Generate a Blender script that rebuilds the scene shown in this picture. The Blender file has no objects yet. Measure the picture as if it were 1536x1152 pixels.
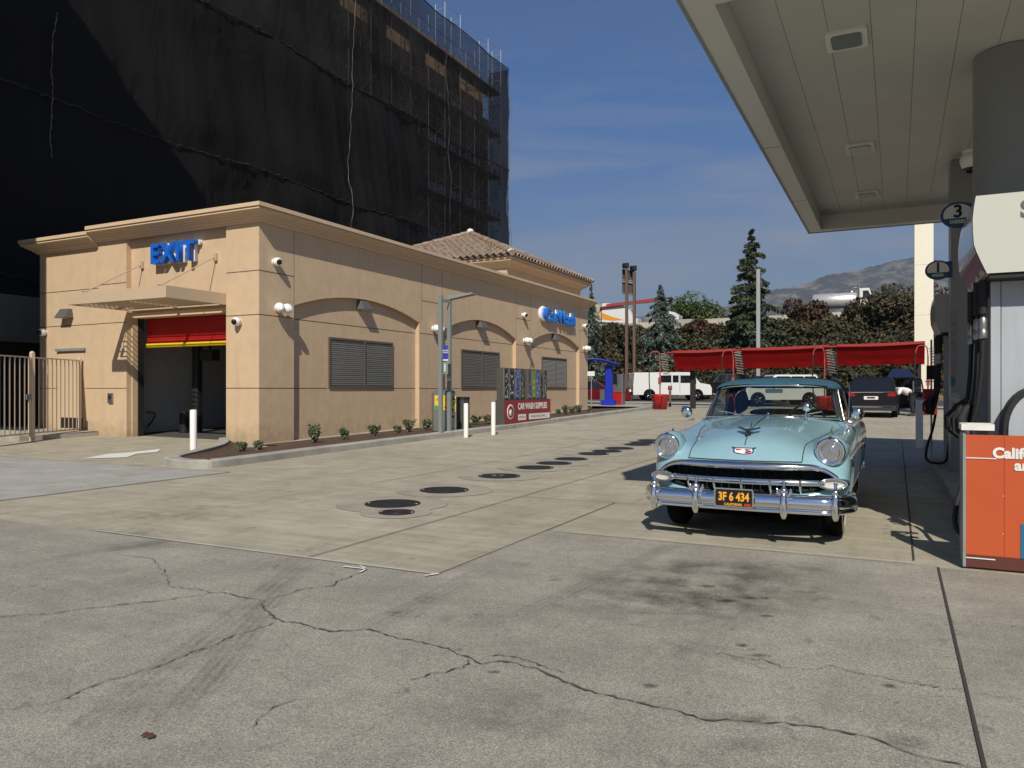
import bpy, bmesh, math, random
import numpy as np
from mathutils import Vector, Matrix
from mathutils.bvhtree import BVHTree
R=math.radians
SC=bpy.context.scene
COL=SC.collection
# ---------------------------------------------------------------- camera, sky, sun, exposure
F_,YH,CH=1150.0,584.0,1.45
YAW=math.atan(577/1150); sY,cY=math.sin(YAW),math.cos(YAW)
cam=bpy.data.cameras.new('camera'); camo=bpy.data.objects.new('camera',cam); COL.objects.link(camo)
camo.location=(0,0,CH); camo.rotation_euler=(R(90),0,YAW)
cam.sensor_width=36; cam.lens=36*F_/1536; cam.shift_y=8/1536; cam.clip_start=.05; cam.clip_end=9000
SC.camera=camo
SUN=Vector((.83,-2.0,1.85)).normalized()
EL=math.asin(SUN.z)
w=bpy.data.worlds.new("World"); SC.world=w; w.use_nodes=True
nt=w.node_tree; N=nt.nodes; L=nt.links
bg=N['Background']
sky=N.new('ShaderNodeTexSky'); sky.sky_type='NISHITA'; sky.sun_disc=False
sky.sun_elevation=EL; sky.sun_rotation=math.atan2(SUN.x,SUN.y)
sky.air_density=1.0; sky.dust_density=.2; sky.ozone_density=5; sky.altitude=200
# thin wispy clouds belong to the sky: mixed by direction
geo=N.new('ShaderNodeTexCoord')
mp=N.new('ShaderNodeMapping'); mp.inputs['Scale'].default_value=(1.3,1.3,9); mp.inputs['Rotation'].default_value=(0.05,-.12,.6)
L.new(geo.outputs['Generated'],mp.inputs['Vector'])
nz=N.new('ShaderNodeTexNoise'); nz.inputs['Scale'].default_value=1.7; nz.inputs['Detail'].default_value=9; nz.inputs['Roughness'].default_value=.62; nz.inputs['Distortion'].default_value=.6
L.new(mp.outputs['Vector'],nz.inputs['Vector'])
cr=N.new('ShaderNodeValToRGB'); cr.color_ramp.elements[0].position=.41; cr.color_ramp.elements[1].position=.66
L.new(nz.outputs['Fac'],cr.inputs['Fac'])
sp=N.new('ShaderNodeSeparateXYZ'); L.new(geo.outputs['Generated'],sp.inputs[0])
mr=N.new('ShaderNodeMapRange'); mr.inputs[1].default_value=.48; mr.inputs[2].default_value=.12; mr.inputs[3].default_value=0; mr.inputs[4].default_value=.72
L.new(sp.outputs['Z'],mr.inputs[0])
mm=N.new('ShaderNodeMath'); mm.operation='MULTIPLY'; L.new(cr.outputs['Color'],mm.inputs[0]); L.new(mr.outputs[0],mm.inputs[1])
mx=N.new('ShaderNodeMixRGB'); mx.inputs['Color2'].default_value=(6.4,6.5,7.0,1)
tr_=N.new('ShaderNodeValToRGB'); tr_.color_ramp.elements[0].position=.10; tr_.color_ramp.elements[0].color=(1.22,1.0,.90,1); tr_.color_ramp.elements[1].position=.34; tr_.color_ramp.elements[1].color=(.90,1.20,1.52,1)
L.new(sp.outputs['Z'],tr_.inputs['Fac']); tm=N.new('ShaderNodeMixRGB'); tm.blend_type='MULTIPLY'; tm.inputs['Fac'].default_value=1; L.new(sky.outputs['Color'],tm.inputs['Color1']); L.new(tr_.outputs['Color'],tm.inputs['Color2'])
L.new(mm.outputs[0],mx.inputs['Fac']); L.new(tm.outputs['Color'],mx.inputs['Color1'])
L.new(mx.outputs['Color'],bg.inputs['Color']); bg.inputs['Strength'].default_value=.053
sl=bpy.data.lights.new('sun','SUN'); slo=bpy.data.objects.new('sun',sl); COL.objects.link(slo)
sl.energy=5.0; sl.angle=R(.5); sl.color=(1,.93,.82); slo.location=(10,-20,18)
slo.rotation_euler=(-SUN).to_track_quat('-Z','Y').to_euler()
SC.view_settings.view_transform='Standard'; SC.view_settings.look='None'; SC.view_settings.exposure=-.04; SC.view_settings.gamma=1
SC.render.engine='CYCLES'; SC.cycles.max_bounces=7; SC.cycles.transparent_max_bounces=16

# ---------------------------------------------------------------- placing helpers (a known plane and a sight line give a place)
Fv=(-sY,cY); Rv=(cY,sY)
def ray(px,py):
    u=(px-768)/F_; return (Fv[0]+u*Rv[0],Fv[1]+u*Rv[1],(YH-py)/F_)
def atD(px,py,d):
    r=ray(px,py); return Vector((d*r[0],d*r[1],CH+d*r[2]))
def onX(px,py,X):
    r=ray(px,py); t=X/r[0]; return Vector((X,t*r[1],CH+t*r[2]))
def onY(px,py,Y):
    r=ray(px,py); t=Y/r[1]; return Vector((t*r[0],Y,CH+t*r[2]))
def dep(x,y): return x*Fv[0]+y*Fv[1]
def gz(x,y):
    d=dep(x,y)
    if d<15: return 0.0
    if d<19: t=(d-15)/4; return .018*2*t*t
    return .018*(min(d,66)-17)
def gnd(px,py):
    k=(py-YH)/F_; d=CH/k
    if d>17: d=(CH+.306)/(k+.018)
    p=atD(px,py,d); p.z=gz(p.x,p.y); return p

# ---------------------------------------------------------------- materials
def newmat(name):
    m=bpy.data.materials.new(name); m.use_nodes=True; return m,m.node_tree.nodes,m.node_tree.links,m.node_tree.nodes['Principled BSDF']
def C4(c): return (c[0],c[1],c[2],1)
def mat(name,col,rough=.6,metal=0,col2=None,scale=5,bump=0,bscale=40,coat=0,detail=6,emit=None,stretch=None,spec=None,lo=.35,hi=.68,dirt=0):
    m,n,l,b=newmat(name)
    b.inputs['Base Color'].default_value=C4(col); b.inputs['Roughness'].default_value=rough; b.inputs['Metallic'].default_value=metal
    if coat: b.inputs['Coat Weight'].default_value=coat; b.inputs['Coat Roughness'].default_value=.04
    if spec is not None: b.inputs['Specular IOR Level'].default_value=spec
    tc=n.new('ShaderNodeTexCoord'); vec=tc.outputs['Object']
    if stretch:
        mpp=n.new('ShaderNodeMapping'); mpp.inputs['Scale'].default_value=stretch; l.new(vec,mpp.inputs['Vector']); vec=mpp.outputs['Vector']
    if col2 is not None:
        t=n.new('ShaderNodeTexNoise'); t.inputs['Scale'].default_value=scale; t.inputs['Detail'].default_value=detail; t.inputs['Roughness'].default_value=.65
        l.new(vec,t.inputs['Vector'])
        r=n.new('ShaderNodeValToRGB'); r.color_ramp.elements[0].color=C4(col); r.color_ramp.elements[1].color=C4(col2)
        r.color_ramp.elements[0].position=lo; r.color_ramp.elements[1].position=hi
        l.new(t.outputs['Fac'],r.inputs['Fac']); l.new(r.outputs['Color'],b.inputs['Base Color'])
    if bump:
        t2=n.new('ShaderNodeTexNoise'); t2.inputs['Scale'].default_value=bscale; t2.inputs['Detail'].default_value=5
        l.new(vec,t2.inputs['Vector'])
        bp=n.new('ShaderNodeBump'); bp.inputs['Strength'].default_value=bump; bp.inputs['Distance'].default_value=.01
        l.new(t2.outputs['Fac'],bp.inputs['Height']); l.new(bp.outputs['Normal'],b.inputs['Normal'])
    if emit: b.inputs['Emission Color'].default_value=C4(emit[:3]); b.inputs['Emission Strength'].default_value=emit[3]
    return m
def netmat(name,col,open_,scale=60,translucent=0):
    """woven net: share of open holes lets light and sight through"""
    m,n,l,b=newmat(name)
    b.inputs['Base Color'].default_value=C4(col); b.inputs['Roughness'].default_value=.8; b.inputs['Specular IOR Level'].default_value=.1
    tr=n.new('ShaderNodeBsdfTransparent'); mixs=n.new('ShaderNodeMixShader'); out=n['Material Output']
    tc=n.new('ShaderNodeTexCoord'); t=n.new('ShaderNodeTexNoise'); t.inputs['Scale'].default_value=.35; t.inputs['Detail'].default_value=6
    l.new(tc.outputs['Object'],t.inputs['Vector'])
    r=n.new('ShaderNodeMapRange'); r.inputs[1].default_value=.3; r.inputs[2].default_value=.7; r.inputs[3].default_value=open_*.8; r.inputs[4].default_value=open_*1.2
    l.new(t.outputs['Fac'],r.inputs[0]); l.new(r.outputs[0],mixs.inputs['Fac'])
    t3=n.new('ShaderNodeTexNoise'); t3.inputs['Scale'].default_value=.9; t3.inputs['Detail'].default_value=9; t3.inputs['Distortion'].default_value=1.2; mq=n.new('ShaderNodeMapping'); mq.inputs['Scale'].default_value=(1,1,.45); l.new(tc.outputs['Object'],mq.inputs['Vector']); l.new(mq.outputs['Vector'],t3.inputs['Vector'])
    bq=n.new('ShaderNodeBump'); bq.inputs['Strength'].default_value=.9; bq.inputs['Distance'].default_value=.12; l.new(t3.outputs['Fac'],bq.inputs['Height']); l.new(bq.outputs['Normal'],b.inputs['Normal'])
    l.new(b.outputs['BSDF'],mixs.inputs[1]); l.new(tr.outputs[0],mixs.inputs[2]); l.new(mixs.outputs[0],out.inputs['Surface'])
    return m
def glassmat(name,tint=(.9,.95,.93),refl=.12,dark=0.0,rough=.02):
    m,n,l,b=newmat(name); out=n['Material Output']
    tr=n.new('ShaderNodeBsdfTransparent'); tr.inputs['Color'].default_value=C4(tint)
    gl=n.new('ShaderNodeBsdfGlossy'); gl.inputs['Roughness'].default_value=rough; gl.inputs['Color'].default_value=(1,1,1,1)
    fr=n.new('ShaderNodeFresnel'); fr.inputs['IOR'].default_value=1.5
    ad=n.new('ShaderNodeMath'); ad.operation='ADD'; ad.use_clamp=True; ad.inputs[1].default_value=refl-.04; l.new(fr.outputs[0],ad.inputs[0])
    mi=n.new('ShaderNodeMixShader'); l.new(ad.outputs[0],mi.inputs['Fac']); l.new(tr.outputs[0],mi.inputs[1]); l.new(gl.outputs[0],mi.inputs[2])
    l.new(mi.outputs[0],out.inputs['Surface']); return m

# ---------------------------------------------------------------- mesh builder
class MB:
    def __init__(s): s.v=[]; s.f=[]; s.mi=[]; s.sm=[]
    def add(s,vs,fs,mi=0,sm=False):
        o=len(s.v); s.v+= [tuple(v) for v in vs]
        for f in fs: s.f.append(tuple(i+o for i in f)); s.mi.append(mi); s.sm.append(sm)
        return s
    def box(s,x0,x1,y0,y1,z0,z1,mi=0,M=None):
        if x0>x1: x0,x1=x1,x0
        if y0>y1: y0,y1=y1,y0
        if z0>z1: z0,z1=z1,z0
        vs=[(x0,y0,z0),(x1,y0,z0),(x1,y1,z0),(x0,y1,z0),(x0,y0,z1),(x1,y0,z1),(x1,y1,z1),(x0,y1,z1)]
        if M is not None: vs=[M@Vector(v) for v in vs]
        return s.add(vs,[(3,2,1,0),(4,5,6,7),(0,1,5,4),(1,2,6,5),(2,3,7,6),(3,0,4,7)],mi)
    def rbox(s,x0,x1,y0,y1,z0,z1,r=.02,mi=0,seg=3,axis='z'):
        """box with rounded vertical (axis) edges"""
        pts=[]
        if axis=='z': a0,a1,b0,b1,c0,c1=x0,x1,y0,y1,z0,z1
        elif axis=='y': a0,a1,b0,b1,c0,c1=x0,x1,z0,z1,y0,y1
        else: a0,a1,b0,b1,c0,c1=y0,y1,z0,z1,x0,x1
        for (cx,cy,st) in ((a1-r,b0+r,-90),(a1-r,b1-r,0),(a0+r,b1-r,90),(a0+r,b0+r,180)):
            for k in range(seg+1):
                t=R(st+90*k/seg); pts.append((cx+r*math.cos(t),cy+r*math.sin(t)))
        return s.prism(pts,axis,c0,c1,mi)
    def prism(s,pts,axis,c0,c1,mi=0,sm=False):
        n=len(pts)
        def P(a,b,c): return {'z':(a,b,c),'y':(a,c,b),'x':(c,a,b)}[axis]
        vs=[P(a,b,c0) for a,b in pts]+[P(a,b,c1) for a,b in pts]
        s.add(vs,[tuple(range(n))[::-1],tuple(range(n,2*n))],mi)
        s.add(vs,[(i,(i+1)%n,n+(i+1)%n,n+i) for i in range(n)],mi,sm)
        return s
    def tube(s,path,r,seg=8,mi=0,caps=True,sm=True):
        path=[Vector(p) for p in path]; n=len(path); rs=r if isinstance(r,(list,tuple)) else [r]*n
        vs=[]; pu=None
        for i,p in enumerate(path):
            d=(path[min(i+1,n-1)]-path[max(i-1,0)])
            d=d.normalized() if d.length>1e-9 else Vector((0,0,1))
            if pu is None: u=d.orthogonal().normalized()
            else:
                u=pu-d*pu.dot(d); u=u.normalized() if u.length>1e-6 else d.orthogonal().normalized()
            pu=u; w_=d.cross(u)
            for k in range(seg):
                t=2*math.pi*k/seg; vs.append(p+u*(rs[i]*math.cos(t))+w_*(rs[i]*math.sin(t)))
        fs=[(i*seg+k,i*seg+(k+1)%seg,(i+1)*seg+(k+1)%seg,(i+1)*seg+k) for i in range(n-1) for k in range(seg)]
        s.add(vs,fs,mi,sm)
        if caps: s.add(vs,[tuple(range(seg))[::-1],tuple((n-1)*seg+k for k in range(seg))],mi)
        return s
    def lathe(s,prof,org=(0,0,0),axis=(0,0,1),seg=24,mi=0,sm=True):
        """prof: (radius,height) list"""
        a=Vector(axis).normalized(); u=a.orthogonal().normalized(); w_=a.cross(u); o=Vector(org); vs=[]
        for r,h in prof:
            for k in range(seg):
                t=2*math.pi*k/seg; vs.append(o+a*h+u*(r*math.cos(t))+w_*(r*math.sin(t)))
        n=len(prof)
        s.add(vs,[(i*seg+k,i*seg+(k+1)%seg,(i+1)*seg+(k+1)%seg,(i+1)*seg+k) for i in range(n-1) for k in range(seg)],mi,sm)
        if prof[0][0]>1e-4: s.add(vs[:seg],[tuple(range(seg))[::-1]],mi)
        if prof[-1][0]>1e-4: s.add(vs[-seg:],[tuple(range(seg))],mi)
        return s
    def grid(s,P,mi=0,sm=True,close=False):
        """P: 2-D list of points"""
        n=len(P); m=len(P[0]); vs=[p for r in P for p in r]
        mm_=m if close else m-1
        s.add(vs,[(i*m+j,i*m+(j+1)%m,(i+1)*m+(j+1)%m,(i+1)*m+j) for i in range(n-1) for j in range(mm_)],mi,sm); return s
    def build(s,name,mats,parent=None,label=None,cat=None,group=None,kind=None,bevel=0,solid=0,subsurf=0,auto=None,world=True):
        me=bpy.data.meshes.new(name); vs=s.v
        if parent is not None and world:
            l=parent_loc(parent); vs=[(v[0]-l[0],v[1]-l[1],v[2]-l[2]) for v in vs]
        me.from_pydata(vs,[],s.f)
        if not isinstance(mats,(list,tuple)): mats=[mats]
        for m_ in mats: me.materials.append(m_)
        me.polygons.foreach_set('material_index',s.mi); me.polygons.foreach_set('use_smooth',s.sm)
        me.update()
        o=bpy.data.objects.new(name,me); COL.objects.link(o)
        if parent is not None: o.parent=parent
        tag(o,label,cat,group,kind)
        if bevel:
            b=o.modifiers.new('b','BEVEL'); b.width=bevel; b.segments=2; b.limit_method='ANGLE'; b.angle_limit=R(35)
        if solid:
            b=o.modifiers.new('s','SOLIDIFY'); b.thickness=solid
        if subsurf:
            b=o.modifiers.new('ss','SUBSURF'); b.levels=subsurf; b.render_levels=subsurf
        return o
def parent_loc(p):
    l=Vector(p.location)
    if p.parent is not None: l=l+parent_loc(p.parent)
    return l
def tag(o,label=None,cat=None,group=None,kind=None):
    if label: o['label']=label
    if cat: o['category']=cat
    if group: o['group']=group
    if kind: o['kind']=kind
    return o
def thing(name,loc,label,cat,group=None,rotz=0):
    o=bpy.data.objects.new(name,None); COL.objects.link(o); o.location=loc; o.rotation_euler=(0,0,rotz); o.empty_display_size=.2
    return tag(o,label,cat,group)
def copy_tree(o,parent=None):
    c=o.copy(); COL.objects.link(c)
    if parent is not None: c.parent=parent
    for ch in list(o.children): copy_tree(ch,c)
    return c
def text(name,body,size,mats,parent,loc,rot,extrude=.01,offset=0,align='CENTER',bev=0,xs=1.0,label=None,world=True):
    cu=bpy.data.curves.new(name,'FONT'); cu.body=body; cu.size=size; cu.extrude=extrude; cu.offset=offset; cu.align_x=align; cu.align_y='CENTER'; cu.bevel_depth=bev
    cu.resolution_u=4
    t=bpy.data.objects.new('tmp',cu); COL.objects.link(t)
    dg=bpy.context.evaluated_depsgraph_get(); dg.update()
    me=bpy.data.meshes.new_from_object(t.evaluated_get(dg)); bpy.data.objects.remove(t)
    M=Matrix.Translation(Vector(loc))@Matrix.Rotation(rot[2],4,'Z')@Matrix.Rotation(rot[1],4,'Y')@Matrix.Rotation(rot[0],4,'X')@Matrix.Diagonal((xs,1,1,1))
    me.transform(M)
    if parent is not None and world: me.transform(Matrix.Translation(-parent_loc(parent)))
    me.materials.clear(); me.materials.append(mats)
    o=bpy.data.objects.new(name,me); COL.objects.link(o)
    if parent is not None: o.parent=parent
    if label: o['label']=label
    return o
def bez(p0,p1,p2,p3,n=10):
    p0,p1,p2,p3=[Vector(p) for p in (p0,p1,p2,p3)]
    return [p0*(1-t)**3+p1*3*t*(1-t)**2+p2*3*t*t*(1-t)+p3*t**3 for t in [i/n for i in range(n+1)]]
def crom(pts,n=8):
    pts=[Vector(p) for p in pts]; out=[]
    for i in range(len(pts)-1):
        p0=pts[max(i-1,0)]; p1=pts[i]; p2=pts[i+1]; p3=pts[min(i+2,len(pts)-1)]
        for k in range(n):
            t=k/n; out.append(.5*((2*p1)+(p2-p0)*t+(2*p0-5*p1+4*p2-p3)*t*t+(3*p1-p0-3*p2+p3)*t**3))
    out.append(pts[-1]); return out
ORD=['nearest','second nearest','third nearest','fourth nearest','fifth nearest','sixth nearest','seventh nearest','eighth nearest','ninth nearest','tenth nearest','eleventh nearest','twelfth nearest','farthest']

# common materials
M={}
M['stucco']=mat('stucco_tan',(.545,.40,.255),.9,col2=(.60,.443,.285),scale=3,bump=.8,bscale=45)
def weather(m,z1,amt):
    """rain streaks and splashed dirt with their own outlines on a wall"""
    n=m.node_tree.nodes; l=m.node_tree.links; b=n['Principled BSDF']; src=b.inputs['Base Color'].links[0].from_socket
    g=n.new('ShaderNodeNewGeometry'); mp_=n.new('ShaderNodeMapping'); mp_.inputs['Scale'].default_value=(2.6,2.6,.22); l.new(g.outputs['Position'],mp_.inputs['Vector'])
    t=n.new('ShaderNodeTexNoise'); t.inputs['Scale'].default_value=1.6; t.inputs['Detail'].default_value=9; t.inputs['Roughness'].default_value=.7; l.new(mp_.outputs['Vector'],t.inputs['Vector'])
    r=n.new('ShaderNodeMapRange'); r.inputs[1].default_value=.52; r.inputs[2].default_value=.72; r.inputs[3].default_value=1; r.inputs[4].default_value=1-amt; l.new(t.outputs['Fac'],r.inputs[0])
    s=n.new('ShaderNodeSeparateXYZ'); l.new(g.outputs['Position'],s.inputs[0]); t2=n.new('ShaderNodeTexNoise'); t2.inputs['Scale'].default_value=5; t2.inputs['Detail'].default_value=6; l.new(g.outputs['Position'],t2.inputs['Vector'])
    a=n.new('ShaderNodeMath'); a.operation='MULTIPLY_ADD'; l.new(t2.outputs['Fac'],a.inputs[0]); a.inputs[1].default_value=-.9; l.new(s.outputs['Z'],a.inputs[2])
    r2=n.new('ShaderNodeMapRange'); r2.inputs[1].default_value=-.40; r2.inputs[2].default_value=z1-.2; r2.inputs[3].default_value=.72; r2.inputs[4].default_value=1; l.new(a.outputs[0],r2.inputs[0])
    k=n.new('ShaderNodeMath'); k.operation='MULTIPLY'; l.new(r.outputs[0],k.inputs[0]); l.new(r2.outputs[0],k.inputs[1])
    c=n.new('ShaderNodeCombineXYZ'); [l.new(k.outputs[0],c.inputs[i]) for i in range(3)]
    mu=n.new('ShaderNodeMixRGB'); mu.blend_type='MULTIPLY'; mu.inputs['Fac'].default_value=1; l.new(src,mu.inputs['Color1']); l.new(c.outputs[0],mu.inputs['Color2']); l.new(mu.outputs['Color'],b.inputs['Base Color'])
weather(M['stucco'],.35,.10)
M['trim']=mat('trim_tan',(.60,.455,.295),.8,col2=(.59,.43,.29),scale=6,bump=.15,bscale=60)
M['groove']=mat('reveal_joint_brown',(.10,.065,.045),.9)
M['awning']=mat('awning_tan',(.52,.40,.27),.55)
M['tile']=mat('roof_tile',(.20,.145,.105),.85,col2=(.36,.28,.21),scale=3,detail=3)
M['dark']=mat('black_matt',(.012,.012,.012),.7)
M['rubber']=mat('black_rubber',(.015,.015,.016),.75)
M['steel']=mat('brushed_steel',(.38,.38,.36),.38,metal=.8,col2=(.30,.30,.29),scale=20,stretch=(1,1,8))
M['galv']=mat('grey_painted_steel',(.22,.24,.23),.5,col2=(.26,.28,.27),scale=8)
M['white']=mat('white_paint',(.78,.77,.72),.5,col2=(.68,.66,.60),scale=9)
M['whitegloss']=mat('white_plastic',(.80,.80,.76),.3)
M['blue']=mat('blue_sign_face',(.01,.12,.55),.4)
M['red']=mat('red_paint',(.42,.012,.01),.45,col2=(.35,.01,.01),scale=4)
M['chrome']=mat('chrome',(.86,.87,.88),.06,metal=1)
M['concrete']=mat('pale_concrete',(.30,.285,.24),.9,col2=(.40,.38,.33),scale=3,bump=.3,bscale=60)
M['mulch']=mat('brown_mulch',(.05,.028,.018),.95,col2=(.13,.08,.05),scale=22,bump=1,bscale=60)
M['tan']=mat('tan_fence_paint',(.62,.49,.36),.5)
M['packgrey']=mat('dark_grey_casting',(.10,.10,.09),.6)
M['glassd']=mat('dark_window_glass',(.02,.025,.025),.06,spec=.8)
# ================================================================ GROUND
def concrete(name,c1,c2,grain=.12,stains=(),streak=0.0,rough=.9,bump=.35,seed=0,tyre=()):
    m,n,l,b=newmat(name); b.inputs['Roughness'].default_value=rough; b.inputs['Specular IOR Level'].default_value=.3
    tc=n.new('ShaderNodeTexCoord'); P=tc.outputs['Object']
    def noise(sc,det=6,ro=.6,stretch=None,dist=0,off=0):
        v=P
        if stretch or off:
            q=n.new('ShaderNodeMapping'); q.inputs['Scale'].default_value=stretch or (1,1,1); q.inputs['Location'].default_value=(off+seed,off*.7,0)
            if stretch: q.inputs['Rotation'].default_value=(0,0,R(-28) if stretch[0]>0 else 0)
            l.new(v,q.inputs['Vector']); v=q.outputs['Vector']
        t=n.new('ShaderNodeTexNoise'); t.inputs['Scale'].default_value=sc; t.inputs['Detail'].default_value=det; t.inputs['Roughness'].default_value=ro; t.inputs['Distortion'].default_value=dist
        l.new(v,t.inputs['Vector']); return t.outputs['Fac']
    def rng(x,a,b_,c,d):
        r=n.new('ShaderNodeMapRange'); r.inputs[1].default_value=a; r.inputs[2].default_value=b_; r.inputs[3].default_value=c; r.inputs[4].default_value=d; l.new(x,r.inputs[0]); return r.outputs[0]
    def mul(a,b_):
        q=n.new('ShaderNodeMath'); q.operation='MULTIPLY'; l.new(a,q.inputs[0])
        if isinstance(b_,float): q.inputs[1].default_value=b_
        else: l.new(b_,q.inputs[1])
        return q.outputs[0]
    big=noise(.35,5,.6,dist=.4,off=3.1)
    cr=n.new('ShaderNodeMixRGB'); l.new(rng(big,.35,.68,0,1),cr.inputs['Fac']); cr.inputs['Color1'].default_value=C4(c1); cr.inputs['Color2'].default_value=C4(c2)
    val=rng(noise(1.7,8,.7,off=9.),.3,.7,.80,1.14)
    val=mul(val,rng(noise(115,4,.85),.32,.68,1-grain*2.6,1+grain*2.2))
    val=mul(val,rng(noise(33,4,.75,off=40.),.60,.68,1.0,1-grain*1.0))
    val=mul(val,rng(noise(190,2,.7),.35,.65,1-grain*1.3,1+grain*1.2))
    # dark specks and drips
    val=mul(val,rng(noise(.9,8,.75,off=61.,dist=1.2),.55,.74,1.0,.80))
    val=mul(val,rng(noise(5.5,3,.5,off=21.,dist=.8),.66,.72,1.0,.72))
    val=mul(val,rng(noise(14,2,.5,off=5.,),.72,.76,1.0,.66))
    if streak: 
        val=mul(val,rng(noise(1.0,7,.7,stretch=(.55,7,1),off=1.3),.42,.62,1.0,1-streak))
        val=mul(val,rng(noise(1.0,7,.7,stretch=(-6.0,.5,1),off=7.7),.5,.66,1.0,1-streak*.8))
    for (x,y,rx,ry,rot,amt,nsc) in stains:
        q=n.new('ShaderNodeMapping'); q.vector_type='TEXTURE'; q.inputs['Location'].default_value=(x,y,0); q.inputs['Rotation'].default_value=(0,0,R(rot)); q.inputs['Scale'].default_value=(rx,ry,1000)
        l.new(P,q.inputs['Vector']); le=n.new('ShaderNodeVectorMath'); le.operation='LENGTH'; l.new(q.outputs['Vector'],le.inputs[0])
        k=rng(le.outputs['Value'],.25,1.0,1.0,0.0)
        k2=mul(k,rng(noise(nsc,5,.65,off=x*3),.40,.62,0.0,1.0)) if rx>.2 else mul(k,rng(noise(22,3,.6,off=x*3),.30,.5,0.35,1.0))
        q2=n.new('ShaderNodeMath'); q2.operation='MULTIPLY_ADD'; l.new(k2,q2.inputs[0]); q2.inputs[1].default_value=-amt; q2.inputs[2].default_value=1.0
        val=mul(val,q2.outputs[0])
    for (ax,ay,bx,by,wd,amt) in tyre:   # worn rubber marks: bands along a line
        cx,cy=(ax+bx)/2,(ay+by)/2; ln=math.hypot(bx-ax,by-ay)/2; an=math.atan2(by-ay,bx-ax)
        q=n.new('ShaderNodeMapping'); q.vector_type='TEXTURE'; q.inputs['Location'].default_value=(cx,cy,0); q.inputs['Rotation'].default_value=(0,0,an); q.inputs['Scale'].default_value=(ln,wd,1000)
        l.new(P,q.inputs['Vector']); se=n.new('ShaderNodeSeparateXYZ'); l.new(q.outputs['Vector'],se.inputs[0])
        a1=n.new('ShaderNodeMath'); a1.operation='ABSOLUTE'; l.new(se.outputs['X'],a1.inputs[0]); a2=n.new('ShaderNodeMath'); a2.operation='ABSOLUTE'; l.new(se.outputs['Y'],a2.inputs[0])
        k=mul(rng(a1.outputs[0],.55,1.0,1.0,0.0),rng(a2.outputs[0],.5,1.0,1.0,0.0))
        wv=n.new('ShaderNodeMath'); wv.operation='SINE'; sc_=n.new('ShaderNodeMath'); sc_.operation='MULTIPLY'; sc_.inputs[1].default_value=14.0; l.new(se.outputs['Y'],sc_.inputs[0]); l.new(sc_.outputs[0],wv.inputs[0])
        k=mul(k,rng(wv.outputs[0],-1,1,.45,1.0)); k=mul(k,rng(noise(2.2,5,.7,off=ax),.35,.6,.1,1.0))
        q2=n.new('ShaderNodeMath'); q2.operation='MULTIPLY_ADD'; l.new(k,q2.inputs[0]); q2.inputs[1].default_value=-amt; q2.inputs[2].default_value=1.0
        val=mul(val,q2.outputs[0])
    mm=n.new('ShaderNodeMixRGB'); mm.blend_type='MULTIPLY'; mm.inputs['Fac'].default_value=1; l.new(cr.outputs['Color'],mm.inputs['Color1'])
    cmb=n.new('ShaderNodeCombineXYZ')
    for i in range(3): l.new(val,cmb.inputs[i])
    l.new(cmb.outputs[0],mm.inputs['Color2']); l.new(mm.outputs['Color'],b.inputs['Base Color'])
    bp=n.new('ShaderNodeBump'); bp.inputs['Strength'].default_value=bump; bp.inputs['Distance'].default_value=.006; l.new(noise(60,6,.7),bp.inputs['Height']); l.new(bp.outputs['Normal'],b.inputs['Normal'])
    return m
def G(px,py):
    p=gnd(px,py); return (p.x,p.y)
oil=[]
for (px,py,rpx,sy_,amt,ns) in ((1060,870,1.15,.8,.60,3.0),(1030,905,1.0,.5,.55,4.5),(1100,850,1.1,.4,.45,4),(990,880,.8,.6,.3,5),(1190,895,.8,.5,.25,6),(1010,975,.35,.2,.35,7),
        (1090,902,.10,.07,.8,1.5),(1125,898,.07,.05,.8,1.5),(1148,898,.05,.04,.7,1.5),(1060,880,.08,.05,.7,1.5),(1113,969,.045,.035,.8,1.5),(1140,984,.09,.04,.6,1.5),(1140,1080,.35,.10,.5,5),(1100,1120,.3,.12,.4,5),(975,1030,.05,.04,.7,1),(740,1009,.05,.03,.7,1),(1360,1115,.12,.1,.4,5),(1150,925,.06,.04,.7,1),(1335,1030,.05,.04,.7,1.),(780,1070,.6,.3,.3,5),(700,930,.5,.2,.25,6)):
    x,y=G(px,py); oil.append((x,y,rpx,sy_,26,amt,ns))
def ty(a,b,wd,amt):
    (ax,ay),(bx,by)=G(*a),G(*b); return (ax,ay,bx,by,wd,amt)
tyres=[ty((60,1152),(470,835),.15,.40),ty((215,1130),(440,870),.12,.36),ty((700,960),(1050,800),.12,.3),ty((100,830),(400,800),.3,.3),ty((540,950),(760,840),.14,.3),ty((10,850),(330,800),.12,.4)]
M['near']=concrete('worn_grey_concrete',(.316,.295,.246),(.386,.363,.305),.25,oil,.07,tyre=tyres)
M['mid']=concrete('smooth_beige_concrete',(.41,.374,.282),(.475,.436,.335),.13,[G(250,775)+(1.5,.35,20,.35,5),G(330,760)+(.8,.2,20,.3,7),G(180,800)+(1.,.4,10,.45,4)],.16,seed=7)
M['apron']=concrete('light_grey_concrete',(.31,.29,.24),(.385,.365,.305),.22,[],.08,seed=3)
M['pad']=concrete('pale_broomed_concrete',(.38,.37,.335),(.45,.44,.40),.26,[],.03,seed=5)
M['asphalt']=mat('old_asphalt',(.055,.053,.05),.95,col2=(.085,.08,.072),scale=.8,bump=.3,bscale=30)
M['dirt']=mat('dry_dirt',(.20,.155,.10),.95,col2=(.32,.26,.17),scale=.6,bump=.3,bscale=10)
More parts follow.
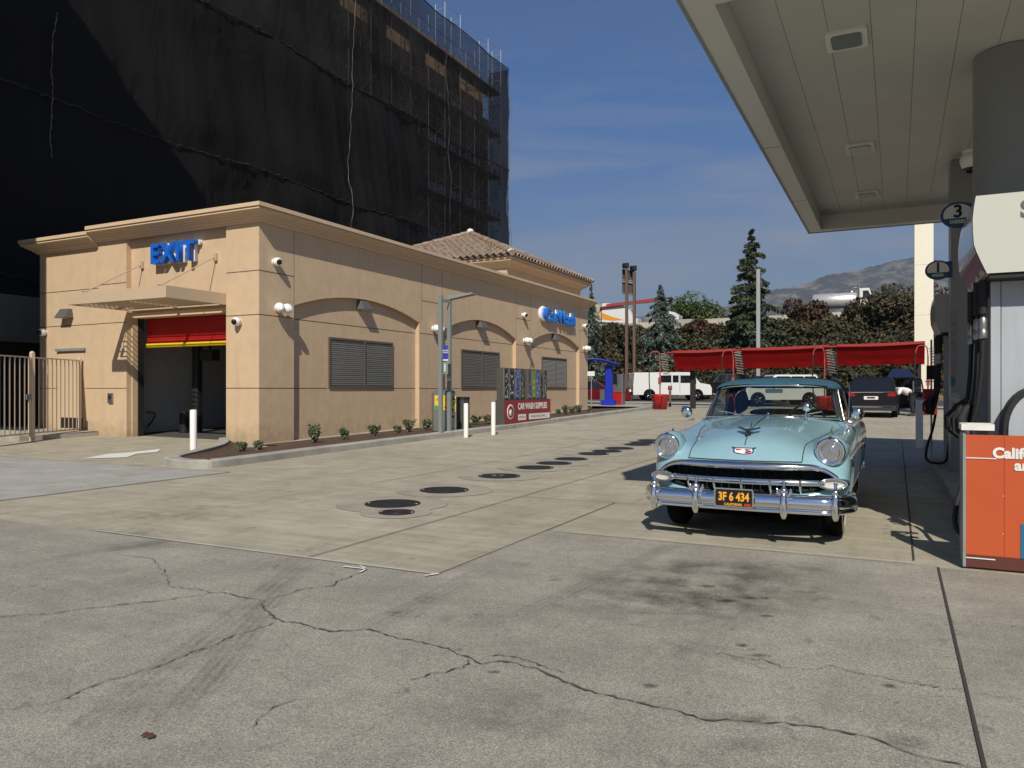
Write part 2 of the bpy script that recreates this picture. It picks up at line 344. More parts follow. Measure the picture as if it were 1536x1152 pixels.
def sheet(name,x0,x1,y0,y1,dz,m,st=1.0,kind='structure'):
    nx=max(1,int((x1-x0)/st)); ny=max(1,int((y1-y0)/st)); b=MB()
    b.grid([[(x0+(x1-x0)*j/nx,y0+(y1-y0)*i/ny,gz(x0+(x1-x0)*j/nx,y0+(y1-y0)*i/ny)+dz) for j in range(nx+1)] for i in range(ny+1)])
    return b.build(name,m,kind=kind)
b=MB(); ds=[-300,-60,-20,0,6,11,15,16,17,18,19,24,30,40,50,60,66,80,100,300,900,2500,8500]; ls=[-6000,-1500,-400,-150,-70,-40,-20,-10,0,10,20,40,70,150,400,1500,6000]
b.grid([[(d*Fv[0]+l*Rv[0],d*Fv[1]+l*Rv[1],gz(d*Fv[0]+l*Rv[0],d*Fv[1]+l*Rv[1])-.06) for l in ls] for d in ds],sm=False)
b.build('ground',M['dirt'],kind='structure')
sheet('station_lot',-30,24,-14,45.5,0,M['mid'])
sheet('front_slab',-30,-3.2,-14,5.07,.004,M['near']); sheet('front_slab_step',-3.2,.3,-14,7.15,.004,M['near'])
sheet('island_apron',.3,24,-14,7.11,.004,M['apron']); sheet('exit_pad',-30,-10.4,5.09,9.75,.004,M['pad'])
sheet('rear_street',-60,60,48.5,63,-.02,M['asphalt'],3)
sheet('rear_pavement',-40,40,45.5,48.5,.06,M['concrete'],3)
def strip(name,lines,m,dz,jit=0.0,seed=1,kind='structure',split=.028):
    """thin ribbons laid on the ground: lines of (points, width)"""
    rnd=random.Random(seed); b=MB()
    for pts,wd in lines:
        P=[]
        for i in range(len(pts)-1):
            (x0,y0),(x1,y1)=pts[i],pts[i+1]; L_=math.hypot(x1-x0,y1-y0); k=max(1,int(L_/split)) if jit else max(1,int(L_/1.0))
            P+= [(x0+(x1-x0)*j/k,y0+(y1-y0)*j/k) for j in range(k)]
        P.append(pts[-1]); n=len(P); rows=[]; off=0
        for i,(x,y) in enumerate(P):
            a=P[max(i-1,0)]; c=P[min(i+1,n-1)]; dx,dy=c[0]-a[0],c[1]-a[1]; q=math.hypot(dx,dy) or 1; nx,ny=-dy/q,dx/q
            if jit: off=off*.80+rnd.uniform(-1,1)*jit*1.9
            w_=wd*(rnd.choice((.3,.45,.6,.8,1.0,1.5)) if jit else 1)/2
            if jit: w_*=min(1,.2+i/4,.2+(n-1-i)/4)
            rows.append([(x+nx*(off-w_),y+ny*(off-w_),gz(x,y)+dz),(x+nx*(off+w_),y+ny*(off+w_),gz(x,y)+dz)])
        b.grid(rows,sm=False)
    return b.build(name,m,kind=kind)
M['crackd']=mat('dark_crack',(.075,.068,.055),.95,col2=(.12,.11,.09),scale=9); M['crack']=mat('crack_fill',(.05,.045,.038),.95); M['crackp']=mat('sealed_joint',(.14,.13,.11),.95); M['jointw']=mat('pale_joint',(.50,.48,.43),.95); M['paint']=mat('road_paint',(.74,.73,.69),.8,col2=(.5,.49,.45),scale=14,lo=.5,hi=.75)  # pavement cracks take a mottled dark brown
PX=lambda L_:[G(*q) for q in L_]
strip('pavement_joints',[([(.3,7.1),(.3,-3)],.016),([(.13,7.3),(.13,23)],.014),([(-3.2,5.07),(-3.2,9.3)],.012),([(-3.2,7.16),(.3,7.16)],.006),([(-4.52,5.1),(-4.52,30)],.012),([(-4.52,9.3),(-1.6,9.3)],.012),([(-10.4,5.1),(-10.4,9.75)],.02),([(-10.4,9.75),(-30,9.75)],.02),([(-10.4,5.08),(-30,5.08)],.012),([(-11,13.5),(1.8,13.5)],.012),([(-11,19.6),(8,19.6)],.012),([(-7.2,9.5),(-7.2,40)],.012),([(-11,26.),(8,26.)],.012),([(.3,11),(3,11)],.012)],M['crack'],.011)
strip('pale_joints',[([(-7.3,5.08),(-3.2,5.08)],.018),([(-3.1,7.16),(.13,7.16)],.016)],M['jointw'],.015)
strip('pavement_cracks',[
 (PX([(396,903),(398,916),(409,928),(437,936),(495,948),(552,948),(588,954),(625,965),(667,973),(703,986),(724,996),(755,992),(800,1003),(841,1023),(907,1048),(967,1064),(1048,1082),(1135,1086),(1222,1094),(1299,1110),(1353,1127),(1407,1143),(1473,1160)]),.013),
 (PX([(396,903),(385,901),(328,891),(224,905),(78,921),(0,927),(-60,935)]),.010),
 (PX([(406,901),(458,884),(495,879),(542,861)]),.010),
 (PX([(417,932),(365,949),(323,965),(297,978),(224,1004),(156,1025),(104,1051),(31,1069)]),.008),
 (PX([(703,986),(693,1004),(609,1021)]),.010),(PX([(448,1051),(411,1064),(375,1098)]),.007),(PX([(724,996),(745,985),(790,994),(850,1012)]),.008),
 (PX([(1080,983),(1146,990),(1173,1007),(1206,1006)]),.007),(PX([(1206,1006),(1250,1002),(1315,1018),(1402,1034),(1456,1039)]),.007),(PX([(1456,1039),(1536,1052)]),.006),
 (PX([(170,832),(230,840),(260,880),(330,892)]),.006)],M['crackd'],.012,jit=.0085,seed=4)
q=MB(); p=gnd(222,1109); t=thing('dry_leaf',p,'small crumpled brown leaf lying on the concrete at lower left','leaf'); rq=random.Random(4)
q.grid([[(p.x+.030*(i-2)/2*(1-.3*abs(j-1))+rq.uniform(-.005,.005),p.y+.017*(j-1)+rq.uniform(-.005,.005),p.z+.013+rq.uniform(0,.012)) for i in range(5)] for j in range(3)]); q.build('blade',mat('dead_leaf',(.09,.045,.025),.8),t)
# painted arrow by the bay door and small chalk arrow
def ppoly(name,pts,dz,m,lab=None,cat=None):
    b=MB(); c=[gnd(*q) for q in pts]; b.add([(p.x,p.y,p.z+dz) for p in c],[tuple(range(len(c)))]); o=b.build(name,m); o['kind']='structure'; return o
ppoly('painted_arrow',[(124,689),(162,682),(190,680),(242,674),(236,679),(205,682),(190,687)][::-1],.012,M['paint'])
strip('chalk_arrow',[(PX([(515,852),(549,856)]),.03),(PX([(540,851),(550,856)]),.02),(PX([(549,856),(540,861)]),.02),(PX([(637,866),(658,863)]),.03)],M['paint'],.016)

# manhole covers in a line
M['iron']=mat('cast_iron_lid',(.018,.018,.02),.55,metal=.3,col2=(.035,.035,.036),scale=30,bump=.6,bscale=90)
M['collar']=concrete('concrete_collar',(.365,.33,.255),(.41,.372,.295),.13,[],.05,seed=11)
mh=[(589,756.2,.35,1),(595,769.2,.21,1),(666.5,735.7,.35,1),(749,714.5,.35,1),(802,701.8,.35,1),(831,695.3,.35,1),(856.6,689,.35,1),(890,681.7,.35,1),(910,677.4,.35,0),(929,673,.35,0),(956,667.3,.35,0),(965,664.4,.35,0),(975,661,.35,0)]
big=0
for i,(px,py,r,col) in enumerate(mh):
    p=gnd(px,py)
    if i==1: lab='small round black lid just in front of the nearest big manhole cover'
    else:
        lab=['large round black manhole lid with raised lettering, nearest of the big ones','large round black manhole lid, second nearest of the big ones','round black manhole lid with the pale chalk number 37 on it','round black manhole lid, fourth nearest big one in the line','round black manhole lid, fifth nearest big one in the line','round black manhole lid, sixth nearest big one in the line','round black manhole lid, seventh nearest big one in the line','round black manhole lid, eighth nearest big one in the line','round black manhole lid, ninth nearest big one in the line','round black manhole lid, third from the far end of the line','round black manhole lid, second from the far end of the line','round black manhole lid at the far end of the line by the blue car'][i-1 if i>1 else 0]
    t=thing('manhole_cover',p,lab,'manhole cover','round black lids set in the concrete')
    # follow the slope of the lot
    e=.3; nx=-(gz(p.x+e,p.y)-gz(p.x-e,p.y))/(2*e); ny=-(gz(p.x,p.y+e)-gz(p.x,p.y-e))/(2*e); nv=Vector((nx,ny,1)).normalized()
    q=MB(); q.lathe([(r,.006),(r,.013),(r-.025,.013),(r-.03,.009),(r*.80,.009),(r*.79,.0125),(r*.77,.0125),(r*.76,.009),(r*.55,.009),(r*.54,.0122),(r*.52,.0122),(r*.51,.009),(.3*r,.009),(.29*r,.012),(.001,.012)],axis=nv,seg=48,sm=False); q.build('lid',M['iron'],t,world=False)
    q=MB(); q.lathe([(r*1.0,.003),(r*2.0,.0065),(r*2.0,.0055),(r*1.0,.0025)],axis=nv,seg=56,sm=False); q.build('concrete_collar',M['collar'],t,world=False)
    q=MB()
    for a_ in (20,200): q.lathe([(.025,.012),(.025,.017),(.001,.018)],nv*0+Vector((r*.88*math.cos(R(a_)),r*.88*math.sin(R(a_)),r*.88*(math.cos(R(a_))*-nv.x+math.sin(R(a_))*-nv.y))),nv,10); q.build('lid_bolt',M['steel'],t,world=False); q=MB()
    if i==3: text('number','37',.26,mat('chalk',(.2,.2,.19),.9),t,(p.x-.02,p.y-.02,p.z+.016),(0,0,YAW),.001)

# ================================================================ CAR WASH BUILDING
X0,Y0,YE,XL=-14.57,14.62,37.95,-23.74
bw=thing('car_wash_building',(-19,26,0),'long tan stucco car wash with arched window bays and moulded cornice','building')
XR=X0-.16; LYR=Y0+.06
b=MB()
b.box(X0-.45,XR,Y0+.5,YE-.02,-.1,5.9)           # recessed side wall core
b.box(XL+.02,X0-.5,YE-.4,YE-.02,-.1,5.9)        # far wall
b.box(XL+.02,XL+.4,LYR+.4,YE-.4,-.1,5.9)        # left wall
b.box(XL+.4,-19.60,LYR+.12,LYR+.27,-.1,5.8)       # front left core
b.build('wall',M['stucco'],bw)
# side facing front layer with three arched bays
bays=[(15.89,21.98,3.72,4.20),(23.52,29.42,3.58,4.16),(30.87,36.75,3.55,4.12)]
pts=[(Y0,-.1)]
for (a,c,zs,za) in bays:
    pts+=[(a,-.1)]
    h=(c-a)/2; s_=za-zs; rr=(h*h+s_*s_)/(2*s_); cz=za-rr; t0=math.asin(h/rr)
    for k in range(25):
        t=-t0+2*t0*k/24; pts.append(((a+c)/2+rr*math.sin(t),cz+rr*math.cos(t)))
    pts+=[(c,-.1)]
pts+=[(YE,-.1),(YE,5.8),(Y0,5.8)]
b=MB(); b.prism(pts,'x',XR,X0); b.build('side_wall',M['stucco'],bw)
b=MB(); b.box(-15.73,XR,Y0,Y0+.5,-.1,5.8); b.build('corner_pier',M['stucco'],bw)
b=MB(); b.box(-20.88,-19.64,Y0,LYR+.12,-.1,5.8); b.build('door_pier',M['stucco'],bw)
b=MB(); b.box(XL,-20.88,LYR,LYR+.12,-.1,5.72); b.box(XL,XL+.02,LYR+.12,YE-.01,-.1,5.72); b.build('front_wall',M['stucco'],bw)
b=MB(); b.box(-19.64,-15.73,Y0+.16,Y0+.5,3.49,5.8); b.box(-19.64,-19.60,Y0+.16,LYR+.12,-.1,3.49); b.build('door_surround',M['stucco'],bw)
# reveal joints
class JB:
    def box(s,*a): q=MB(); q.box(*a); q.build('reveal_joint',M['groove'],bw)
g=JB(); e=.003; gh=.011
for z in (3.37,1.48):
    for (a,c) in ((Y0,bays[0][0]),(bays[0][1],bays[1][0]),(bays[1][1],bays[2][0]),(bays[2][1],YE)): g.box(X0,X0+e,a,c,z-gh,z+gh)
    for i,(a,c,_,_) in enumerate(bays):
        if z>3: g.box(XR,XR+e,a,c,z-gh,z+gh)
        else:
            wy=((17.47,20.62),(25.03,28.13),(32.39,35.36))[i]; g.box(XR,XR+e,a,wy[0]-.05,z-gh,z+gh); g.box(XR,XR+e,wy[1]+.05,c,z-gh,z+gh)
    g.box(-15.73,X0+e,Y0-e,Y0,z-gh,z+gh); g.box(-20.88,-19.64,Y0-e,Y0,z-gh,z+gh); g.box(XL,-22.86 if z<2 else -20.88,LYR-e,LYR,z-gh,z+gh)
    if z<2: g.box(-21.55,-20.88,LYR-e,LYR,z-gh,z+gh)
for (a,c) in ((Y0,15.89),(22.13,23.47),(29.42,30.87),(36.8,YE)): g.box(X0,X0+e,a,c,4.5-gh,4.5+gh)
g.box(-15.73,X0+e,Y0-e,Y0,4.5-gh,4.5+gh); g.box(-20.88,-19.64,Y0-e,Y0,4.5-gh,4.5+gh); g.box(XL,-20.88,LYR-e,LYR,4.42-gh,4.42+gh)
for y,z0 in ((15.89,3.75),(22.13,3.75),(23.47,3.6),(29.42,3.6),(30.87,3.6),(36.80,3.5)): g.box(X0,X0+.002,y-.008,y+.008,z0,5.75)
# cornice sweeps
def sweep(path,prof,name,parent,m):
    """path: (x,y,nx,ny) with mitre normals; prof: (out,z)"""
    b=MB(); b.grid([[(x+nx*o,y+ny*o,z) for (o,z) in prof] for (x,y,nx,ny) in path],sm=False)
    n=len(prof)
    for (x,y,nx,ny) in (path[0],path[-1]): b.add([(x+nx*o,y+ny*o,z) for (o,z) in prof]+[(x,y,prof[-1][1]),(x,y,prof[0][1])],[tuple(range(n+2))])
    return b.build(name,m,parent)
def cprof(z): return [(-.02,z),(.05,z),(.07,z+.02),(.09,z+.06),(.15,z+.075),(.16,z+.11),(.22,z+.125),(.23,z+.155),(.29,z+.17),(.31,z+.20),(.355,z+.215),(.385,z+.24),(.385,z+.27),(.365,z+.295),(.365,z+.30),(.42,z+.302),(.42,z+.40),(-.3,z+.41)]
sweep([(-20.88,Y0,0,-1),(X0,Y0,1,-1),(X0,YE,1,1),(-21,YE,0,1)],cprof(5.735),'cornice',bw,M['trim'])
sweep([(XL,YE-2,-1,0),(XL,LYR,-1,-1),(-20.9,LYR,0,-1)],cprof(5.62),'cornice',bw,M['trim'])
b=MB(); b.box(XL+.3,X0-.3,LYR+.45,YE-.3,5.75,5.86); b.build('roof_deck',M['concrete'],bw)
# tower with hipped tile roof
TX0,TX1,TY0,TY1=-23.7,-15.1,29.6,38.25
b=MB(); b.box(TX0,TX1,TY0,TY1,5.87,6.8); b.build('tower_wall',M['stucco'],bw)
sweep([(TX0,TY1,-1,1),(TX0,TY0,-1,-1),(TX1,TY0,1,-1),(TX1,TY1,1,1),(TX0,TY1,-1,1)],[(o,6.74+(z)) for o,z in [(a,c-5.735) for a,c in cprof(5.735)]],'tower_cornice',bw,M['trim'])
rf=MB(); OV=.5; ZE,ZA=7.16,9.3; cx,cy=(TX0+TX1)/2,(TY0+TY1)/2; hx,hy=(TX1-TX0)/2+OV,(TY1-TY0)/2+OV
co=[(cx-hx,cy-hy,ZE),(cx+hx,cy-hy,ZE),(cx+hx,cy+hy,ZE),(cx-hx,cy+hy,ZE),(cx,cy,ZA)]
rf.add(co,[(0,1,4),(1,2,4),(2,3,4),(3,0,4),(3,2,1,0)])
rnd=random.Random(2)
for si,(ox,oy,ex,ey,L_,D_) in enumerate(((cx-hx,cy-hy,1,0,2*hx,hy),(cx+hx,cy-hy,0,1,2*hy,hx),(cx+hx,cy+hy,-1,0,2*hx,hy),(cx-hx,cy+hy,0,-1,2*hy,hx))):
    ix,iy=-ey,ex   # inward
    ncol=int(L_/.33); up=Vector((ix*D_,iy*D_,ZA-ZE)); sl=up.length; upn=up/sl; al=Vector((ex,ey,0)); no=al.cross(upn); 
    if no.z<0: no=-no
    for c in range(ncol):
        s0=(c+.5)*L_/ncol; tmax=min(s0,L_-s0)/(L_/2)*sl
        k=0
        while k*.42<tmax-.1:
            t0=k*.42-.06; t1=min(t0+.46,tmax)
            a=Vector((ox,oy,ZE))+al*(s0+rnd.uniform(-.01,.01))+upn*t0+no*.05; d=Vector((ox,oy,ZE))+al*s0+upn*t1+no*.02
            vs=[]
            for (p,r_) in ((a,.115),(d,.085)):
                for q in range(6):
                    th=math.pi*q/5; vs.append(p+al*(r_*math.cos(th))+no*(r_*math.sin(th)))
            rf.add(vs,[(q,q+1,q+7,q+6) for q in range(5)],0,True); rf.add(vs[:6],[(0,1,2,3,4,5)],1 if k==0 else 0)
            k+=1
for i in range(4):
    a=Vector(co[i])+Vector((0,0,.1)); d=Vector(co[4])+Vector((0,0,.12)); n_=14
    for k in range(n_):
        p=a.lerp(d,k/n_); q=a.lerp(d,(k+1.15)/n_); rf.tube([p,q],[.14,.10],8)
rf.build('tile_roof',[M['tile'],M['dark']],bw)
q=MB(); q.lathe([(.12,0),(.16,.06),(.12,.14),(.01,.18)],(cx+hx-.1,cy-hy+.1,ZE+.12),seg=10); q.build('roof_cap',M['white'],bw); q=MB(); q.lathe([(.16,0),(.2,.08),(.12,.2),(.01,.24)],(cx,cy,ZA+.1),seg=10); q.build('roof_cap',M['white'],bw)
# windows
M['wframe']=mat('bronze_window_frame',(.12,.095,.07),.5); M['blind']=mat('grey_blinds',(.36,.36,.33),.7); M['grille']=mat('grey_window_grille',(.13,.13,.12),.6); M['room']=mat('dark_room',(.06,.06,.055),.9)
for i,(a,c) in enumerate(((17.47,20.62),(25.03,28.13),(32.39,35.36))):
    z0,z1=1.50,2.97; mid=a+(c-a)*.53
    f=MB(); x1=XR+.05
    f.box(XR,x1,a,c,z1-.06,z1); f.box(XR,x1,a,c,z0,z0+.05); f.box(XR,x1,a,a+.05,z0+.05,z1-.06); f.box(XR,x1,c-.05,c,z0+.05,z1-.06); f.box(XR,x1,mid-.03,mid+.03,z0+.05,z1-.06)
    fo=f.build('window',M['wframe'],bw)
    q=MB(); q.box(XR+.001,XR+.008,a+.05,mid-.03,z0+.05,z1-.06); q.box(XR+.001,XR+.008,mid+.03,c-.05,z0+.05,z1-.06); q.build('pane',M['glassd'],fo)
    q=MB(); z=z0+.08
    while z<z1-.1:
        q.box(XR+.009,XR+.013,a+.06,mid-.04,z,z+.035); q.box(XR+.009,XR+.013,mid+.04,c-.06,z,z+.035); z+=.06
    q.build('blind',M['blind'],fo)
    q=MB(); sp=.085
    for (u0,u1) in ((a+.05,mid-.03),(mid+.03,c-.05)):
        W_,H_=u1-u0,z1-.06-z0-.05
        k=-int(H_/sp)-1
        while k*sp<W_:
            for sgn in (1,-1):
                s0=k*sp; ta=max(0,-s0); tb=min(H_,W_-s0)
                if tb>ta+.01:
                    p=[(u0+s0+t if sgn>0 else u1-s0-t, z0+.05+t) for t in (ta,tb)]
                    hw=.008; xg=XR+.03+.004*sgn
                    q.add([(xg,p[0][0]-hw,p[0][1]),(xg,p[0][0]+hw,p[0][1]),(xg,p[1][0]+hw,p[1][1]),(xg,p[1][0]-hw,p[1][1])],[(0,1,2,3)])
            k+=1
    if i!=2: q.build('grille',M['grille'],fo)
# service door
q=MB(); q.box(-22.80,-21.58,LYR-.012,LYR,.1,2.55); q.build('service_door',M['trim'],bw)
q=MB(); q.box(-22.86,-21.52,LYR-.09,LYR,2.60,2.68); q.build('door_head',M['galv'],bw)
q=MB(); q.box(-22.7,-21.66,LYR-.016,LYR-.0125,.28,.60); q.build('louver',M['dark'],bw)
# bay: floor, inner walls, shutter
M['bay']=mat('bay_wall_grey',(.50,.50,.48),.6,col2=(.40,.40,.39),scale=.8)
q=MB(); q.box(-20.75,-20.6,LYR+.28,24,-.1,3.9); q.box(-20.3,-20.15,24.2,34,-.1,3.9); q.box(-15.2,-15.04,Y0+.52,34,-.1,3.9); q.build('bay_wall',M['bay'],bw)
q=MB(); q.box(-20.75,-15.04,Y0+.52,37.4,3.9,4.0); q.build('bay_ceiling',M['galv'],bw)
q=MB(); q.box(-19.75,-19.57,LYR+.272,LYR+.45,-.1,3.49); q.build('shutter_track',M['dark'],bw)
q=MB(); z=2.80
while z<3.6: q.box(-19.57,-15.2,Y0+.62,Y0+.66,z,z+.085); q.box(-19.57,-15.2,Y0+.63,Y0+.65,z+.085,z+.1); z+=.1
q.build('roller_shutter',M['red'],bw)
M['yellow']=mat('yellow_bar',(.75,.50,.02),.45)
q=MB(); q.rbox(-19.57,-15.2,Y0+.58,Y0+.70,2.66,2.78,.03,axis='x'); q.build('shutter_bar',M['yellow'],bw)
q=MB(); q.box(-19.64,-15.73,Y0+.10,Y0+.16,3.49,3.62); q.build('door_lintel',M['trim'],bw)
q=MB(); q.rbox(-19.22,-18.98,16.5,16.75,.0,3.88,.06); q.build('brush_column',M['dark'],bw)
q=MB(); q.rbox(-18.45,-17.95,16.1,16.5,2.30,2.62,.1); q.tube([(-18.2,16.3,2.6),(-18.2,16.3,3.88)],.04,6); q.build('blower',M['dark'],bw)
q=MB(); q.rbox(-19.55,-19.30,16.3,16.7,.0,.78,.08); q.build('wash_gear',M['dark'],bw)
q=MB(); q.tube([(-20.58,16.0,.75),(-20.25,16.0,.75),(-20.2,16.0,.65),(-20.35,16.0,.45),(-20.55,16.0,.3)],.02,6); q.build('hose_hook',M['dark'],bw)
sheet('bay_floor',-20.6,-15.2,Y0+.52,34,.006,M['asphalt'],2)
# awning over the bay door
aw=MB(); ax0,ax1,ay0,ay1,az0,az1=-19.5,-15.72,12.76,Y0,3.67,3.96
aw.box(ax0,ax1,ay0,ay0+.07,az0,az1); aw.box(ax0,ax0+.07,ay0+.07,ay1,az0,az1); aw.box(ax1-.07,ax1,ay0+.07,ay1,az0,az1); aw.box(ax0+.07,ax1-.07,ay1-.05,ay1,az0,az1)
aw.build('awning',M['awning'],bw); awo=bpy.data.objects['awning']
q=MB(); y=ay0+.16; k_=0
while y<ay1-.12:
    m4=Matrix.Translation((0,y,(az0+az1)/2))@Matrix.Rotation(R(-38),4,'X')
    q.box(ax0+.26,ax1-.07,-.112,.112,-.006,.006,M=m4)
    if k_%2==0: q.box(ax0+.07,ax0+.25,-.10,.10,-.006,.006,M=m4)
    else: q.box(ax0+.07,ax0+.14,-.10,.10,-.006,.006,M=m4)
    k_+=1; y+=.155
q.box(-17.6,-17.5,ay0+.07,ay1-.05,az0+.01,az0+.05)
q.build('awning_slats',M['awning'],awo)
for sx in (-19.15,-16.25):
    q=MB(); A=Vector((sx,ay0+.25,az1)); Bp=Vector((sx,Y0+.10,4.98)); q.tube([A+Vector((0,0,.05)),Bp],.014,6); q.box(sx-.05,sx+.05,ay0+.15,ay0+.35,az1,az1+.07); q.box(sx-.05,sx+.05,Y0+.08,Y0+.16,4.88,5.08); q.build('tie_rod',M['awning'],awo)

# signs on the wash building
t=thing('exit_sign',(-17.65,Y0+.1,4.9),'blue EXIT letters standing off the tan wall above the bay door','sign')
M['signwhite']=mat('white_letter_edge',(.75,.76,.78),.4)
xs=[-18.36,-17.86,-17.44,-17.04]
for ch,x in zip('EXIT',xs):
    lt=text('letter',ch,.74,M['blue'],t,(x,Y0-.03,5.17),(R(90),0,0),.075,.02)
    text('letter_edge',ch,.74,M['signwhite'],lt,(x+.03,Y0+.10,5.17),(R(90),0,0),.05,.03)
t=thing('car_wash_sign',(X0,33.8,4.6),'blue Car Wash letters on the side wall above the third arch','sign')
M['signblue2']=mat('bright_blue_letters',(.015,.20,.70),.35)
w_=text('lettering','CarWash',.84,M['signblue2'],t,(X0+.16,33.95,4.88),(R(90),0,R(90)),.05,.022,xs=1.12)
text('lettering_edge','CarWash',.84,M['signwhite'],t,(X0+.07,33.93,4.88),(R(90),0,R(90)),.035,.035,xs=1.12)
q=MB(); q.lathe([(.36,0),(.36,.1),(.3,.13),(.01,.13)],(X0+.01,32.05,4.92),(1,0,0),20); q.build('round_backing',M['signwhite'],t)
q=MB(); q.lathe([(.25,0),(.25,.05),(.01,.05)],(X0+.145,32.1,4.92),(1,0,0),20); q.build('round_emblem',M['signblue2'],t)
# wall lights, cameras
def wallpack(x,y,z,nx,ny,lab):
    t=thing('wall_light',(x,y,z),lab,'wall light','trapezoid wall lights')
    ang=math.atan2(-nx,ny) ; Mx=Matrix.Translation((x,y,z))@Matrix.Rotation(math.atan2(ny,nx),4,'Z')
    q=MB(); pr=[(0,.15),(.14,.15),(.30,-.13),(0,-.13)]
    vs=[Mx@Vector((a,s_*(.19+(.06 if c<0 else 0)),c)) for s_ in (-1,1) for a,c in pr]
    q.add(vs,[(0,1,2,3),(7,6,5,4),(0,4,5,1),(1,5,6,2),(2,6,7,3),(3,7,4,0)]); q.build('housing',M['packgrey'],t,bevel=.01)
    q=MB(); q.add([Mx@Vector(v) for v in ((.04,-.17,-.132),(.25,-.17,-.132),(.25,.17,-.132),(.04,.17,-.132))],[(0,1,2,3)]); q.build('lens',M['whitegloss'],t)
    return t
wallpack(XR,19.0,4.02,1,0,'grey trapezoid light at the top of the first, largest looking arch')
wallpack(XR,26.45,4.0,1,0,'grey trapezoid light under the top of the middle arch')
wallpack(XR,33.8,3.95,1,0,'grey trapezoid light under the third arch below the Car Wash sign')
wallpack(-22.35,LYR,3.72,0,-1,'grey trapezoid light on the front wall above the service door')
M['lampwhite']=mat('white_lamp_heads',(.82,.83,.82),.35)
def twin(x,y,z,lab):
    t=thing('floodlight',(x,y,z),lab,'floodlight','white twin floodlights on the side wall')
    q=MB(); q.lathe([(.10,0),(.10,.04),(.05,.06),(.045,.14),(.01,.15)],(x,y,z),(1,0,0),16); q.build('base',M['lampwhite'],t)
    for dy in (-.09,.12):
        q=MB(); q.lathe([(.01,-.02),(.09,.0),(.13,.07),(.13,.14),(.09,.22),(.01,.26)],(x+.12,y+dy,z+.04),(.75,dy*3,-.35),16); q.build('lamp_head',M['lampwhite'],t)
for y,l in ((15.25,'white twin floodlight on the corner pier left of the first arch'),(22.85,'white twin floodlight on the pier between first and second arch'),(30.2,'white twin floodlight on the pier between second and third arch'),(37.35,'white twin floodlight on the last pier at the far end')): twin(X0,y,3.58,l)
def domecam(x,y,z,nx,ny,lab,s=1.0,down=False):
    t=thing('security_camera',(x,y,z),lab,'security camera','white dome cameras')
    a=Vector((0,0,-1)) if down else Vector((nx,ny,0)); q=MB(); q.lathe([(.09*s,0),(.09*s,.05*s),(.11*s,.06*s),(.115*s,.12*s),(.10*s,.18*s),(.06*s,.22*s)],(x,y,z),a,18); q.build('shell',M['lampwhite'],t)
    f=(a+Vector((.3*abs(ny)+.0,-.45*abs(nx),-.25))).normalized(); q=MB(); q.lathe([(.08*s,.0),(.075*s,.05*s),(.05*s,.085*s),(.005,.1*s)],Vector((x,y,z))+a*(.14*s)+f*.03*s,f,14); q.build('lens_dome',mat('camera_lens',(.01,.01,.01),.1) if 'camera_lens' not in bpy.data.materials else bpy.data.materials['camera_lens'],t)
domecam(X0,15.15,4.78,1,0,'white dome camera high on the corner pier above the upper wall line')
domecam(X0,30.05,4.68,1,0,'white dome camera on the pier just left of the Car Wash letters')
domecam(X0,37.3,4.74,1,0,'white dome camera at the far end of the side wall')
domecam(-15.25,Y0,3.2,0,-1,'white dome camera on the front face right of the bay door')
domecam(-23.45,LYR,3.2,0,-1,'white dome camera at the left end of the front wall')
t=thing('keypad',(-20.3,Y0,1.2),'small metal entry keypad on the wall left of the bay door','keypad')
q=MB(); q.rbox(-20.40,-20.20,Y0-.05,Y0,1.05,1.34,.01,axis='y'); q.build('case',M['steel'],t); q=MB(); q.box(-20.36,-20.25,Y0-.056,Y0-.0505,1.16,1.28); q.build('keys',M['dark'],t)

# planter with kerb
M['kerb']=mat('grey_kerb_concrete',(.27,.26,.22),.9,col2=(.42,.40,.35),scale=1.9,bump=.4,bscale=50,lo=.3,hi=.7)
outer=[(-15.65,14.30),(-14.3,12.9),(-12.85,10.5),(-12.45,10.1),(-11.85,9.85),(-11.35,9.98),(-11.2,10.5),(-11.45,13.5),(-11.42,18),(-11.32,22),(-11.4,30),(-11.38,38.0),(-11.5,41.5),(-12.3,42.3),(-15.5,42.3)]
oc=crom([(x,y,0) for x,y in outer],5)
def offs(P,d):
    out=[]
    for i,p in enumerate(P):
        a=P[max(i-1,0)]; c=P[min(i+1,len(P)-1)]; t_=(c-a).normalized(); out.append(Vector((p.x-t_.y*d,p.y+t_.x*d,0)))
    return out
inn=offs(oc,.26)
rows=[]
for p,q in zip(oc,inn):
    z=gz(p.x,p.y); m_=p.lerp(q,.12)
    rows.append([(p.x,p.y,z-.05),(p.x,p.y,z+.13),(m_.x,m_.y,z+.155),(q.x,q.y,z+.155),(q.x,q.y,z-.05)])
b=MB(); b.grid(rows,sm=False); b.build('kerb',M['kerb'],kind='structure')
rows=[]
for q in inn:
    z=gz(q.x,q.y)+.11; xe=X0+.0 if q.y>Y0 else max(q.x-2.6,-15.4)
    e_=Vector((min(X0+.02,q.x-.05),max(q.y,14.3) if q.y<14.3 else q.y,0))
    if q.y<14.3: e_=Vector((X0-.5+.3*(q.x+14),14.6,0))
    rows.append([(q.x+(e_.x-q.x)*k/6,q.y+(e_.y-q.y)*k/6,gz(q.x,q.y)+.115-.098*k/6+.008*(1 if k<5 else .3)*math.sin(k*2+q.y*3)) for k in range(7)])
b=MB(); b.grid(rows,sm=True); b.build('planting_bed',M['mulch'],kind='structure')
rows=[[(x,y,gz(x,y)+.15) for x in (-11.5,-13.5,-16,-22)] for y in (38.0,39,40,41,42.1)]
b=MB(); b.grid(rows,sm=False); b.build('end_pavement',M['concrete'],kind='structure')
